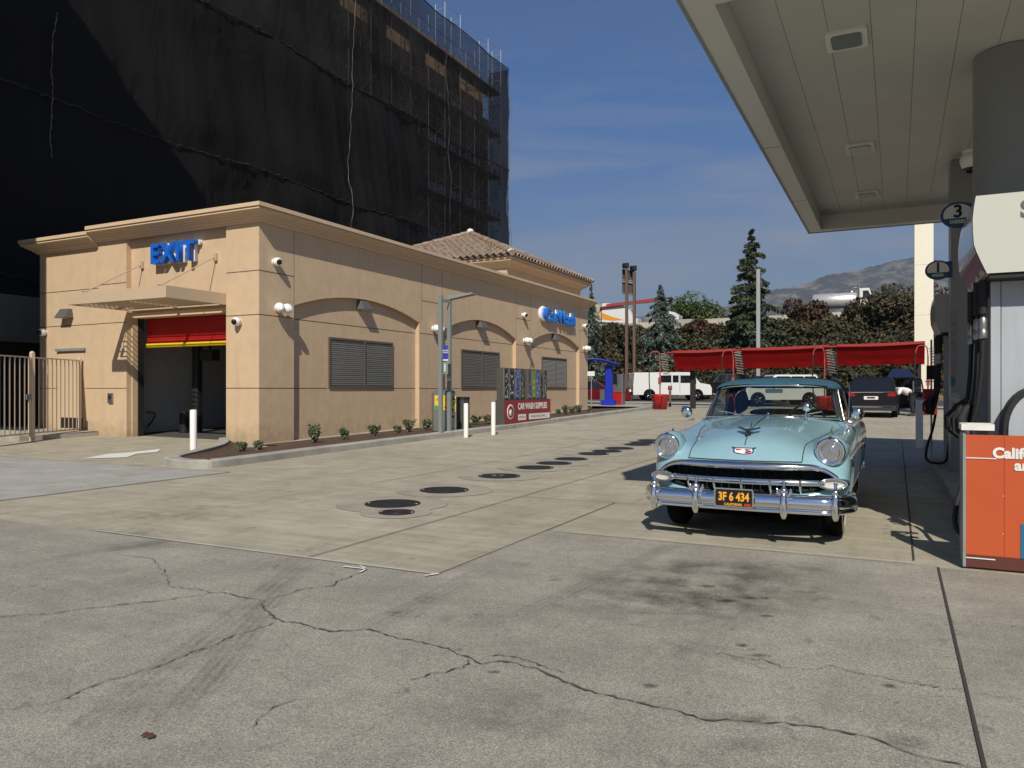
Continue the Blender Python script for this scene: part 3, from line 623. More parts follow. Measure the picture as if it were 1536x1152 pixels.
rows=[[(x,y,.13+gz(x,y)*0+max(0,gz(x,y))) for y in (12.4,13.5,14.66)] for x in (-20.9,-22.5,-26)]
b=MB(); b.grid(rows,sm=False); b.box(-26,-20.9,12.36,12.4,-.1,.35); b.box(-20.9,-20.86,12.36,14.6,-.1,.2); b.build('raised_walk',M['concrete'],kind='structure')
# ================================================================ CLASSIC CONVERTIBLE (local: x to its left side, y rearward from the bumper face)
CX,CY=-1.32,7.39
car=thing('classic_convertible',(CX,CY,0),'light blue 1950s convertible with chrome grille, dark blue cloth top and black plate','car')
M['carpaint']=mat('pale_blue_car_paint',(.255,.43,.485),.2,coat=.8,spec=.5,col2=(.24,.41,.465),scale=3)
M['cardark']=mat('dark_cabin_lining',(.015,.02,.025),.8)
M['top']=mat('dark_blue_canvas',(.02,.085,.13),.85,col2=(.03,.11,.16),scale=6,bump=.3,bscale=300)
M['chrome2']=mat('aged_chrome',(.80,.81,.82),.09,metal=1,bump=.02,bscale=6)
M['seam']=mat('panel_gap',(.01,.015,.017),.8)
M['lens']=glassmat('headlight_glass',(.95,.96,.96),.16)
M['wshield']=glassmat('windshield_glass',(.62,.68,.66),.10)
M['sideglass']=glassmat('side_window_glass',(.55,.6,.6),.12)
def W(x,y,z): return (CX+x,CY+y,z)
def ring(y,pts,bow=.16,full=True):
    P=[(x,y+bow*(abs(x)/.9)**2,z) for x,z in pts]
    return P+[(-p[0],p[1],p[2]) for p in P[1:-1]][::-1]
low=lambda zb=.33:[(.935,.66),(.925,.46),(.86,zb),(.60,zb-.03),(.30,zb-.03),(0,zb-.03)]
op=[(0,.70),(.22,.70),(.42,.695),(.56,.695),(.67,.685),(.755,.662),(.795,.625),(.80,.59),(.77,.545),(.70,.505),(.58,.478),(.42,.47),(.2,.465),(0,.465)]
rings=[ring(.42,op,.16),ring(.20,op,.19),ring(.16,op,.19),
 ring(.125,[(x*1.02,z+(.012 if z>.58 else -.012)) for x,z in op],.20),
 ring(.11,[(0,.745),(.22,.745),(.42,.742),(.56,.735),(.68,.725),(.79,.70),(.86,.66),(.885,.60),(.885,.53),(.85,.46),(.74,.42),(.5,.40),(.25,.395),(0,.395)],.22),
 ring(.15,[(0,.79),(.22,.79),(.42,.785),(.55,.78),(.64,.79),(.78,.80),(.88,.76),(.918,.66),(.918,.55),(.88,.45),(.78,.37),(.5,.35),(.25,.35),(0,.35)],.24),
 ring(.22,[(0,.865),(.22,.86),(.42,.84),(.55,.825),(.64,.86),(.77,.925),(.875,.89),(.925,.78)]+low(.36),.23),
 ring(.36,[(0,.965),(.22,.955),(.43,.915),(.56,.875),(.65,.92),(.765,.99),(.865,.955),(.93,.84)]+low(),.19),
 ring(.60,[(0,1.035),(.23,1.02),(.45,.965),(.58,.905),(.665,.94),(.77,1.005),(.865,.97),(.935,.86)]+low(),.12),
 ring(.95,[(0,1.085),(.25,1.07),(.48,1.01),(.61,.94),(.69,.955),(.78,1.01),(.87,.98),(.94,.87)]+low(),.06),
 ring(1.40,[(0,1.125),(.27,1.11),(.52,1.06),(.65,.985),(.72,.98),(.80,1.02),(.88,.99),(.94,.88)]+low(),.03),
 ring(1.75,[(0,1.15),(.29,1.14),(.56,1.10),(.70,1.04),(.76,1.02),(.82,1.035),(.89,1.0),(.94,.89)]+low(),.0),
 ring(2.00,[(0,1.155),(.30,1.15),(.58,1.13),(.71,1.10),(.77,1.07),(.83,1.055),(.89,1.01),(.94,.89)]+low(),.0),
 ring(2.10,[(0,1.12),(.30,1.12),(.56,1.11),(.70,1.10),(.77,1.085),(.83,1.06),(.89,1.015),(.94,.89)]+low(),.0),
 ring(2.20,[(0,.78),(.30,.78),(.60,.78),(.70,1.02),(.76,1.09),(.83,1.065),(.89,1.02),(.94,.89)]+low(),.0),
 ring(2.8,[(0,.70),(.30,.70),(.60,.72),(.70,1.02),(.76,1.09),(.83,1.07),(.895,1.02),(.945,.89)]+low(),.0),
 ring(3.5,[(0,.75),(.30,.75),(.60,.78),(.70,1.02),(.76,1.09),(.84,1.07),(.91,1.03),(.955,.90)]+low(),.0),
 ring(3.9,[(0,.95),(.30,.95),(.58,.97),(.70,1.06),(.77,1.08),(.86,1.075),(.93,1.02),(.965,.88)]+low(),.0),
 ring(4.1,[(0,1.10),(.30,1.095),(.56,1.07),(.70,1.04),(.78,1.04),(.87,1.05),(.935,1.0),(.965,.86)]+low(),.0),
 ring(4.5,[(0,1.04),(.28,1.035),(.52,1.0),(.66,.96),(.76,.98),(.85,1.01),(.91,.97),(.94,.82)]+low(.36),-.05),
 ring(4.85,[(0,.88),(.26,.87),(.48,.85),(.62,.83),(.72,.86),(.80,.88),(.86,.83),(.89,.72),(.89,.6),(.87,.5),(.8,.42),(.5,.4),(.25,.4),(0,.4)],-.10),
 ring(4.93,[(0,.70),(.2,.70),(.36,.69),(.5,.68),(.58,.68),(.64,.67),(.68,.65),(.7,.62),(.7,.57),(.68,.52),(.62,.49),(.4,.48),(.2,.48),(0,.48)],-.12)]
def evalmesh(o):
    dg=bpy.context.evaluated_depsgraph_get(); dg.update(); return bpy.data.meshes.new_from_object(o.evaluated_get(dg))
def make_shell():
    b=MB(); n=len(rings[0]); vs=[p for r in rings for p in r]
    fs=[(i*n+j,(i+1)*n+j,(i+1)*n+(j+1)%n,i*n+(j+1)%n) for i in range(len(rings)-1) for j in range(n)]
    b.add(vs,fs,0,True); k=len(rings)-1
    b.add(vs[:n],[tuple(range(n))],0,True); b.add(vs[-n:],[tuple(range(n))[::-1]],0,True)
    o=b.build('body',[M['carpaint'],M['cardark']],None,world=False)
    me=o.data; bm=bmesh.new(); bm.from_mesh(me); bmesh.ops.remove_doubles(bm,verts=bm.verts,dist=1e-5); bmesh.ops.recalc_face_normals(bm,faces=bm.faces)
    for f in bm.faces:
        c=f.calc_center_median()
        if (2.08<c.y<4.02 and abs(c.x)<.66 and c.z>.5) or (c.y<.5 and c.y>.17 and abs(c.x)<.8 and .45<c.z<.72 and abs(f.normal.y)<.9 and f.calc_center_median().y<.44 and (c.y<.36 and c.z<.71 and c.z>.46)) : pass
        f.smooth=True
    bm.to_mesh(me); bm.free()
    m=o.modifiers.new('ss','SUBSURF'); m.levels=3; m.render_levels=3
    # wheel openings
    cut=MB()
    for wy in (.87,3.79):
        for sx in (-1,1):
            cut.lathe([(.40,.60),(.40,1.2)],(0,wy,.34),(sx,0,0),40)
    co_=cut.build('cut',M['seam'],None,world=False)
    bo=o.modifiers.new('b','BOOLEAN'); bo.operation='DIFFERENCE'; bo.object=co_; bo.solver='EXACT'
    me2=evalmesh(o); bpy.data.objects.remove(co_); o.modifiers.clear(); o.data=me2
    me2.materials.clear()
    for m_ in (M['carpaint'],M['cardark']): me2.materials.append(m_)
    for p in me2.polygons:
        c=p.center
        p.material_index=1 if ((2.12<c.y<4.0 and abs(c.x)<.70 and .6<c.z<1.12 and (c.z<1.06 or c.y<2.16)) or (.17<c.y<.60 and abs(c.x)<.80 and .455<c.z<.705 and (c.y>.185+.19*(abs(c.x)/.9)**2)) and not(c.z>.75)) else 0
        if abs(c.x)<.62 and c.z<.7 and .5<c.y<4.5 and abs(p.normal.x)>.9: p.material_index=1
        if p.normal.z<-.8: p.material_index=1
    me2.polygons.foreach_set('use_smooth',[True]*len(me2.polygons))
    o.parent=car
    return o
body=make_shell()
_bm=bmesh.new(); _bm.from_mesh(body.data); bvh=BVHTree.FromBMesh(_bm)
def dz(x,y,h=2.0):
    h_=bvh.ray_cast(Vector((x,y,h)),Vector((0,0,-1)))[0]; return h_
def dy(x,z): return bvh.ray_cast(Vector((x,-1,z)),Vector((0,1,0)))[0]
def dxs(y,z,s=1): return bvh.ray_cast(Vector((2*s,y,z)),Vector((-s,0,0)))[0]
# panel seams: hood outline and doors
def cl(b,path,r,seg=5,mi=0): 
    path=[p for p in path if p is not None]
    if len(path)>1: b.tube([(CX+p[0],CY+p[1],p[2]) for p in path],r,seg,mi)
for s in (-1,1):
    b=MB(); path=[dz(s*(.53+.16*min(1,max(0,(y-.55)/.9))),y) for y in [1.7-.07*k for k in range(17)]]
    path+= [dz(s*.53,y) for y in (.5,.44,.40,.36)]+[dy(s*.53,z) for z in (.84,.82,.80,.785,.77)]
    cl(b,path,.0045); b.build('hood_seam',M['seam'],car)
b=MB(); cl(b,[dy(-.53+1.06*k/24,.768) for k in range(25)],.008); b.build('hood_edge_gap',M['seam'],car)
for s in (-1,1):
    for yy_ in (1.98,3.15): b=MB(); cl(b,[dxs(yy_,z,s) for z in (1.0,.9,.8,.7,.6,.5,.42)],.004); b.build('door_seam',M['seam'],car)
    b=MB(); cl(b,[p+Vector((s*.006,0,0)) for p in [dxs(y,.78+.02*math.sin(y),s) for y in [.62+.1*k for k in range(27)]] if p],.011,8); b.build('side_moulding',M['chrome2'],car)
    b=MB(); cl(b,[Vector((s*.80,y,1.085+.008*math.sin(y*2))) for y in [2.0+.1*k for k in range(20)]],.014,8); b.build('belt_moulding',M['chrome2'],car)
    b=MB(); cl(b,[dxs(y,.40,s)+Vector((s*.006,0,0)) for y in [1.33+.1*k for k in range(20)] if dxs(y,.40,s)],.014,6); b.build('sill_moulding',M['chrome2'],car)
# hood centre strip, ornament, emblem
b=MB(); cl(b,[dz(0,y)+Vector((0,0,.004)) for y in (1.6,1.3,1.0,.8,.6)],.008,6); cl(b,[dz(0,y)+Vector((0,0,.003)) for y in (.45,.38,.33)]+[dy(0,z) for z in (.92,.9)],.006,6); b.build('hood_strip',M['chrome2'],car)
zc=dz(0,.48).z
b=MB()
b.tube([W(0,.66,zc+.045),W(0,.55,zc+.05),W(0,.46,zc+.045),W(0,.40,zc+.02)],[.006,.018,.02,.006],8)
b.tube([W(0,.50,zc+.04),W(0,.47,zc-.01)],[.015,.03],8)
for s in (-1,1):
    b.add([W(s*.01,.44,zc+.060),W(s*.01,.56,zc+.056),W(s*.105,.60,zc+.082),W(s*.11,.54,zc+.084),W(s*.01,.44,zc+.038),W(s*.01,.56,zc+.038),W(s*.105,.60,zc+.070),W(s*.11,.54,zc+.070)],[(0,1,2,3),(7,6,5,4),(0,4,5,1),(1,5,6,2),(2,6,7,3),(3,7,4,0)])
b.add([W(-.004,.60,zc+.05),W(-.004,.68,zc+.05),W(-.004,.70,zc+.12),W(.004,.60,zc+.05),W(.004,.68,zc+.05),W(.004,.70,zc+.12)],[(0,1,2),(5,4,3),(0,3,4,1),(1,4,5,2),(2,5,3,0)])
b.build('hood_ornament',mat('dark_chrome',(.30,.32,.34),.12,metal=1),car)
em_y=dy(0,.862).y-.012; 
def eplate(name,pts,y,th,m,parent):
    # tilt with the nose
    b=MB(); n=len(pts); tl=lambda x,z:(W(x,y+(z-.862)*.75+.24*(x/.9)**2*1.2,z))
    f=[tl(x,z) for x,z in pts]; bk=[(p[0],p[1]+th,p[2]) for p in f]
    b.add(f+bk,[tuple(range(n)),tuple(range(n,2*n))[::-1]]+[(i,n+i,n+(i+1)%n,(i+1)%n) for i in range(n)]); return b.build(name,m,parent)
def mirror(P): return P+[(-x,z) for x,z in P[::-1]]
emb=eplate('emblem',[(0,.889),(.07,.888),(.115,.894),(.09,.876),(.10,.862),(.088,.838),(.05,.828),(0,.824),(-.05,.828),(-.088,.838),(-.10,.862),(-.09,.876),(-.115,.894),(-.07,.888)],em_y-.003,.02,M['chrome2'],car)
eplate('emblem_field',[(0,.880),(.075,.879),(.085,.86),(.075,.843),(0,.832),(-.075,.843),(-.085,.86),(-.075,.879)],em_y-.006,.004,M['white'],emb)
eplate('emblem_field',[(.01,.874),(.068,.874),(.03,.858)],em_y-.009,.003,mat('enamel_blue',(.02,.05,.25),.2),emb)
eplate('emblem_field',[(-.072,.876),(-.012,.874),(-.03,.866),(-.068,.862)],em_y-.009,.003,mat('enamel_red',(.5,.01,.03),.2),emb)
eplate('emblem_field',[(.015,.852),(.055,.862),(.078,.858),(.068,.845),(.02,.838)],em_y-.009,.003,bpy.data.materials['enamel_red'],emb)
# headlights
for s in (-1,1):
    hx,hz,hy=s*.77,.872,.30
    b=MB(); b.lathe([(.128,-.01),(.142,.03),(.150,.10),(.150,.22),(.10,.42),(.01,.5)],W(hx,hy,hz),(0,1,0),40); hb=b.build('headlight_pod',M['carpaint'],car)
    b=MB(); b.lathe([(.098,-.012),(.104,-.03),(.120,-.034),(.131,-.012),(.131,.012)],W(hx,hy,hz),(0,1,0),40); b.add([W(hx-.03,hy-.02,hz+.128),W(hx+.03,hy-.02,hz+.128),W(hx,hy-.065,hz+.112),W(hx,hy+.02,hz+.145)],[(0,2,1),(0,3,2),(1,2,3)]); hl=b.build('headlight',M['chrome2'],car)
    b=MB(); b.lathe([(.102,0),(.096,-.024),(.075,-.045),(.045,-.058),(.015,-.063),(.0001,-.064)],W(hx,hy,hz),(0,1,0),32); b.build('lens',M['lens'],hl)
    b=MB(); b.lathe([(.100,.0),(.07,.04),(.03,.06),(.0001,.062)],W(hx,hy,hz),(0,1,0),32); b.build('reflector',mat('reflector',(.36,.36,.35),.16,metal=1,bump=1.0,bscale=38,stretch=(3,1,.6)) if 'reflector' not in bpy.data.materials else bpy.data.materials['reflector'],hl)
    b=MB(); b.lathe([(.02,.05),(.02,-.02),(.01,-.03)],W(hx,hy,hz),(0,1,0),12); b.build('bulb',M['chrome2'],hl)
    zf=dz(hx,.56).z
    b=MB(); b.add([W(hx-.008,.44,zf-.01),W(hx+.008,.44,zf-.01),W(hx+.006,.62,zf-.005),W(hx-.006,.62,zf-.005),W(hx-.003,.53,zf+.075),W(hx+.003,.53,zf+.075)],[(0,1,5,4),(1,2,5),(2,3,4,5),(3,0,4),(3,2,1,0)]); b.build('fender_fin',bpy.data.materials['dark_chrome'],car)
# grille
def gy(x,o=0): return .105+.20*(abs(x)/.9)**2+o
b=MB(); rows=[]
for k in range(41):
    x=-.84+1.68*k/40; a=abs(x)/.84; z=.722-.10*max(0,(a-.70)/.30)**2.2; hh=.040-.018*a**3
    rows.append([W(x,gy(x)+.03-.055*math.cos(t)*(1-.3*a),z+hh*math.sin(t)) for t in [(-100+200*q/9)*math.pi/180 for q in range(10)]])
b.grid(rows); b.build('grille_top_bar',M['chrome2'],car)
b=MB(); b.tube([W(x,gy(x)-.005,.582-.0*abs(x)) for x in [-.72+1.44*k/24 for k in range(25)]],[.030]*25,12); b.build('grille_bar',M['chrome2'],car)
for x in (-.52,-.26,0,.26,.52):
    b=MB(); yy=gy(x); b.add([W(x-.014,yy+.03,.69),W(x+.014,yy+.03,.69),W(x,yy-.02,.685),W(x-.018,yy+.03,.60),W(x+.018,yy+.03,.60),W(x,yy-.035,.60)],[(0,2,5,3),(2,1,4,5),(1,0,3,4)],0,False)
    b.tube([W(x,yy-.028,.60),W(x,yy-.02,.55),W(x,yy+.02,.50),W(x,yy+.05,.475)],[.016,.012,.009,.006],8); b.build('grille_tooth',M['chrome2'],car)
b=MB(); 
for x in [-.74+.0185*4*k for k in range(21)]: b.box(CX+x-.003,CX+x+.003,CY+gy(x)+.16,CY+gy(x)+.18,.47,.69)
b.build('radiator_slats',M['seam'],car)
for s in (-1,1):
    rows=[]; 
    for r_,o in ((.0,.012),(.6,.008),(.80,.0),(.88,-.02),(1.0,-.03),(1.12,-.015),(1.18,.03),(1.15,.10)):
        rows.append([W(s*.80+.118*r_*math.cos(t),gy(s*.80+.118*r_*math.cos(t))+o-.02,.578+.048*r_*math.sin(t)) for t in [2*math.pi*k/32 for k in range(32)]])
    b=MB(); b.grid(rows[2:],close=True); pl_=b.build('parking_light',M['chrome2'],car)
    b=MB(); b.grid(rows[:4],close=True); b.build('lens',mat('frosted_lens',(.55,.54,.48),.25) if 'frosted_lens' not in bpy.data.materials else bpy.data.materials['frosted_lens'],pl_)
# front bumper
def by(x): a=abs(x)/.94; return .0+.07*a*a+.20*max(0,(a-.8)/.2)**2
bp_=[( -.945,.52)]+[(-.95+ .0*k,.40) for k in range(1)]
path=[Vector((-.955,.55,0)),Vector((-.96,.38,0)),Vector((-.945,.27,0))]+[Vector((x,by(x),0)) for x in [-.91+1.82*k/36 for k in range(37)]]+[Vector((.945,.27,0)),Vector((.96,.38,0)),Vector((.955,.55,0))]
prof=[(.03,.485),(.0,.478),(-.02,.465),(-.034,.44),(-.04,.41),(-.036,.375),(-.022,.36),(-.005,.352),(-.03,.345),(-.034,.33),(-.02,.316),(.03,.312)]
rows=[]
for i,p in enumerate(path):
    t=(path[min(i+1,len(path)-1)]-path[max(i-1,0)]).normalized(); nrm=Vector((-t.y,t.x,0))
    nrm=-nrm if nrm.y>0 and abs(p.x)<.9 else nrm
    nrm=Vector((t.y,-t.x,0))
    rows.append([W(p.x-nrm.x*o,p.y-nrm.y*o,z) if False else W(p.x+nrm.x*(-o),p.y+nrm.y*(-o),z) for o,z in prof])
b=MB(); b.grid(rows); bmp=b.build('front_bumper',M['chrome2'],car,solid=.004)
for x in (-.83,-.40,.40,.83):
    yy=by(x)-.05; q=MB()
    q.tube([W(x,yy+.015,.297),W(x,yy-.005,.290),W(x,yy-.012,.315),W(x,yy-.014,.38),W(x,yy-.010,.46),W(x,yy,.50),W(x,yy+.005,.515)],[.018,.026,.033,.036,.034,.026,.022],14)
    q.lathe([(.001,-.036),(.022,-.03),(.034,-.01),(.034,.01),(.022,.03),(.001,.036)],W(x,yy,.522),seg=14)
    q.tube([W(x,yy+.01,.54),W(x,yy+.02,.585),W(x,yy+.03,.60)],[.015,.013,.02],10)
    if abs(x)<.5: 
        for s in (-1,1): q.tube([W(x+s*.02,yy+.03,.47),W(x+s*.055,yy+.02,.50),W(x+s*.06,yy+.03,.54)],[.014,.018,.01],8)
    q.build('bumper_guard',M['chrome2'],bmp)
# rear bumper
rows=[[W(x,4.98-.10*(x/.9)**4,z) if o==0 else W(x,4.98-.10*(x/.9)**4+o,z) for o,z in ((-.03,.50),(0.02,.46),(.03,.40),(0.02,.34),(-.03,.30))] for x in [-.9+1.8*k/20 for k in range(21)]]
b=MB(); b.grid(rows); b.build('rear_bumper',M['chrome2'],car,solid=.004)
# licence plate
px_=-.035
q=MB(); q.rbox(CX+px_-.178,CX+px_+.178,CY-.095,CY-.083,.352,.528,.02,axis='y'); pf=q.build('licence_plate',M['chrome2'],car)
q=MB(); q.rbox(CX+px_-.166,CX+px_+.166,CY-.099,CY-.0955,.364,.516,.014,axis='y'); q.build('plate_face',mat('plate_black',(.01,.009,.008),.35),pf)
M['plateyel']=mat('plate_orange',(.80,.38,.03),.5)
text('plate_number','3F 6 434',.108,M['plateyel'],pf,W(px_,-.1005,.448),(R(90),0,0),.001,.0035,xs=.74)
text('plate_state','CALIFORNIA',.032,M['plateyel'],pf,W(px_-.005,-.1005,.380),(R(90),0,0),.001,.0008,xs=.9)
q=MB(); q.box(CX+px_+.095,CX+px_+.155,CY-.1015,CY-.0995,.370,.392); q.build('plate_sticker',mat('sticker_red',(.5,.02,.03),.5),pf)
# wheels
M['wwall']=mat('whitewall',(.72,.69,.58),.7); M['tyre']=mat('tyre_rubber',(.004,.004,.004),.9,spec=.15)
for wy in (.87,3.79):
    for s in (-1,1):
        o=W(s*.68,wy,.345)
        q=MB(); q.lathe([(.20,0),(.30,-.01),(.335,.02),(.345,.06),(.345,.12),(.335,.155),(.318,.172)],o,(s,0,0),48); wl=q.build('wheel',M['tyre'],car)
        q=MB(); q.lathe([(.318,.172),(.28,.182),(.235,.176),(.215,.165)],o,(s,0,0),48); q.build('whitewall',M['wwall'],wl)
        q=MB(); q.lathe([(.215,.165),(.21,.14),(.16,.125),(.15,.15),(.10,.175),(.04,.19),(.001,.192)],o,(s,0,0),32); q.build('hubcap',M['chrome2'],wl)
# windshield and frames
def wb(u): x=.735*u; return Vector((x,1.72+.26*u*u,1.135-.012*u*u))
def wt(u): x=.635*u; return Vector((x,2.17+.14*u*u,1.497-.03*u**4))
us=[-1+2*k/20 for k in range(21)]
rows=[[W(*(wb(u).lerp(wt(u),t)+Vector((0,-.02*math.sin(math.pi*t),0)))) for u in us] for t in (0,.25,.5,.75,1)]
b=MB(); b.grid(rows); b.build('windshield',M['wshield'],car)
b=MB(); 
b.tube([W(*wb(u)) for u in us],.014,8,caps=False); b.tube([W(*wt(u)) for u in us],.017,8,caps=False)
for s in (-1,1): b.tube([W(*(wb(s).lerp(wt(s),t)+Vector((0,-.02*math.sin(math.pi*t),0)))) for t in (0,.25,.5,.75,.92,1)],[.02,.018,.018,.018,.02,.022],8)
b.build('windshield_frame',M['chrome2'],car)
for s in (-1,1):
    b=MB(); A=Vector((s*.755,2.04,1.10)); Bt=Vector((s*.665,2.36,1.465)); b.tube([W(*A),W(*Bt)],.014,8)
    A2=Vector((s*.77,2.36,1.09)); B2=Vector((s*.69,2.50,1.46)); b.tube([W(*A2),W(*B2)],.012,8); b.tube([W(*Bt),W(s*.69,2.5,1.46),W(s*.705,3.2,1.455)],.012,8); b.tube([W(s*.705,3.2,1.455),W(s*.78,3.25,1.09)],.013,8)
    sw=b.build('side_window',M['chrome2'],car)
    b=MB(); b.add([W(*A),W(*A2),W(*B2),W(*Bt)],[(0,1,2,3)]); b.add([W(*A2),W(s*.78,3.25,1.09),W(s*.705,3.2,1.455),W(*B2)],[(0,1,2,3)]); b.build('pane',M['sideglass'],sw)
# cloth top
tp=[(2.17,[(0,1.520),(.3,1.517),(.52,1.505),(.615,1.488),(.655,1.468),(.66,1.45)]),
    (2.24,[(0,1.548),(.3,1.545),(.53,1.53),(.635,1.508),(.675,1.48),(.68,1.45)]),
    (2.5,[(0,1.585),(.3,1.58),(.55,1.562),(.665,1.53),(.705,1.485),(.71,1.45)]),
    (2.95,[(0,1.612),(.3,1.607),(.56,1.588),(.68,1.55),(.72,1.49),(.725,1.45)]),
    (3.4,[(0,1.612),(.3,1.607),(.56,1.588),(.685,1.55),(.735,1.48),(.74,1.42)]),
    (3.72,[(0,1.575),(.3,1.572),(.56,1.55),(.69,1.50),(.745,1.42),(.755,1.34)]),
    (3.84,[(0,1.525),(.3,1.52),(.57,1.49),(.70,1.43),(.755,1.36),(.765,1.28)])]
rows=[]
for y,pts in tp:
    f=[(x,z) for x,z in pts]; rows.append([W(-x,y,z) for x,z in f[::-1]]+[W(x,y,z) for x,z in f[1:]])
b=MB(); b.grid(rows); 
# quarters and back curtain round the window
for s in (-1,1):
    b.grid([[W(s*.74,3.4,1.42),W(s*.755,3.72,1.34),W(s*.765,3.84,1.28)],[W(s*.765,3.36,1.25),W(s*.775,3.74,1.2),W(s*.78,3.92,1.18)],[W(s*.785,3.3,1.08),W(s*.785,3.75,1.08),W(s*.78,4.05,1.07)]])
    b.grid([[W(s*.765,3.84,1.28),W(s*.755,3.84,1.36),W(s*.70,3.84,1.43),W(s*.57,3.84,1.49)],[W(s*.78,4.05,1.07),W(s*.74,4.06,1.07),W(s*.66,4.08,1.12),W(s*.57,4.06,1.17)]])
b.grid([[W(x,3.84,z) for x,z in ((-.57,1.49),(-.3,1.52),(0,1.525),(.3,1.52),(.57,1.49))],[W(x,3.865,1.465) for x in (-.57,-.3,0,.3,.57)]])
b.grid([[W(x,4.06,1.18) for x in (-.57,-.3,0,.3,.57)],[W(x,4.13,z) for x,z in ((-.66,1.07),(-.3,1.085),(0,1.09),(.3,1.085),(.66,1.07))]])
b.build('cloth_top',M['top'],car,solid=.012,subsurf=1)
b=MB(); b.add([W(-.57,3.865,1.465),W(.57,3.865,1.465),W(.57,4.06,1.18),W(-.57,4.06,1.18)],[(0,1,2,3)]); b.build('rear_window',glassmat('clear_vinyl',(.88,.9,.88),.06),car)
b=MB(); b.grid([[W(x*k,2.20+.14*(x/.66)**2*0+.02,1.50-.03*(x/.66)**4-.0) for x in [-.63+1.26*j/10 for j in range(11)]] for k in (1,)]+[[W(x,2.36,1.515) for x in [-.63+1.26*j/10 for j in range(11)]]]); b.build('header_lining',M['cardark'],car)
# cabin
b=MB(); b.rbox(CX-.62,CX+.62,CY+.62,CY+4.6,.17,.36,.05); b.box(CX-.88,CX+.88,CY+1.4,CY+3.3,.2,.35); b.build('chassis',mat('underbody_black',(.004,.004,.004),.9,spec=.1),car)
b=MB(); b.rbox(CX-.62,CX+.62,CY+2.14,CY+2.30,.85,1.105,.05,axis='x'); b.build('dashboard',M['cardark'],car)
for y0,zt in ((2.95,1.10),(3.75,1.04)):
    b=MB(); b.rbox(CX-.60,CX+.60,CY+y0,CY+y0+.16,.60,zt,.06,axis='x'); b.rbox(CX-.60,CX+.60,CY+y0-.45,CY+y0,.55,.74,.05,axis='x'); b.build('seat',mat('dark_blue_seat',(.02,.05,.07),.6) if 'dark_blue_seat' not in bpy.data.materials else bpy.data.materials['dark_blue_seat'],car)
b=MB(); cen=Vector((.36,2.42,1.08)); ax=Vector((0,.92,.38)); u=ax.orthogonal().normalized(); v=ax.cross(u).normalized()
b.tube([W(*(cen+u*.20*math.cos(t)+v*.20*math.sin(t))) for t in [2*math.pi*k/28 for k in range(29)]],.013,8); b.tube([W(*(cen-u*.2)),W(*(cen+u*.2))],.01,6); b.tube([W(*cen),W(*(cen-ax*.25))],.025,8); b.build('steering_wheel',M['cardark'],car)
b=MB(); b.rbox(CX-.10,CX+.10,CY+2.26,CY+2.28,1.405,1.455,.015,axis='y'); b.tube([W(0,2.27,1.45),W(0,2.22,1.49)],.006,6); b.build('rear_view_mirror',M['chrome2'],car)
for sx,py_ in ((.14,1.80),(-.0,1.62)):
    b=MB(); b.lathe([(.02,0),(.018,.03),(.008,.05),(.001,.055)],W(sx*0,py_,1.14),seg=10); b.build('washer_nozzle',M['chrome2'],car); break
for sx in (-.30,.30):
    b=MB(); b.tube([W(sx,1.72,1.135),W(sx+.03,1.74,1.155),W(sx*1.9,1.83,1.20)],.006,6); b.build('wiper',M['chrome2'],car)
for x,y,z,nm in ((-.98,1.95,1.175,'side_mirror'),(.93,1.93,1.18,'side_mirror'),(.43,1.66,1.255,'spotlight')):
    r_=.072 if nm=='side_mirror' else .052
    b=MB(); b.lathe([(.001,-.035),(r_*.55,-.032),(r_*.9,-.012),(r_,.01),(r_*.98,.028),(r_*.8,.03),(.001,.03)],W(x,y,z),(0,1,0),28)
    b.tube([W(x,y,z-r_*.9),W(x*.97,y,z-r_-.03),W(x*.90 if abs(x)>.6 else x,y,1.09 if abs(x)>.6 else 1.125)],[.010,.010,.016],8); b.build(nm,M['chrome2'],car)
    
b=MB(); b.tube([W(.86,1.55,.99),W(.87,1.56,1.5)],[.006,.002],6); b.lathe([(.022,0),(.015,.03),(.005,.04)],W(.86,1.55,.995),seg=10); b.build('antenna',M['chrome2'],car)
for s in (-1,1):
    b=MB(); b.tube([W(s*.95,2.92,.93),W(s*.975,2.94,.935),W(s*.975,3.08,.935),W(s*.95,3.1,.93)],.010,8); b.build('door_handle',M['chrome2'],car)
    b=MB(); b.lathe([(.05,0),(.055,.03),(.04,.06),(.001,.07)],W(s*.80,4.82,.80),(0,1,0),18); b.build('tail_light',M['red'],car)
# ================================================================ FUEL CANOPY, PUMPS, ISLAND
M['soffit']=mat('canopy_soffit_white',(.54,.52,.465),.45,col2=(.48,.465,.415),scale=.9)
M['fascia']=mat('canopy_fascia_white',(.60,.59,.55),.4)
M['colgrey']=mat('column_grey_paint',(.21,.22,.22),.4)
ZC=4.83; KX0,KX1,KY0,KY1=-1.70,23.0,6.55,17.72  # right end, out of frame, lengthened to keep sky light off the pump bay
can=thing('fuel_canopy',(7.5,12,0),'large flat white canopy over the fuel pumps with panelled underside','canopy')
b=MB(); lw=.27; zs=5.13; zt=5.75
b.box(KX0,KX0+lw,KY0,KY1,ZC,zt); b.box(KX1-lw,KX1,KY0,KY1,ZC,zt); b.box(KX0+lw,KX1-lw,KY0,KY0+lw,ZC,zt); b.box(KX0+lw,KX1-lw,KY1-lw,KY1,ZC,zt); b.box(KX0+lw,KX1-lw,KY0+lw,KY1-lw,zs+.06,zt-.03)
b.build('fascia',M['fascia'],can)
b=MB(); 
for k in range(3): b.box(KX0-.012-.006*k,KX0,KY0-.01,KY1+.012,ZC+.02+.05*k,ZC+.045+.05*k)
b.box(KX0-.01,KX0+.02,KY0,KY1+.01,ZC-.012,ZC-.001); b.box(KX0+.02,KX1,KY1-.02,KY1+.01,ZC-.012,ZC-.001)
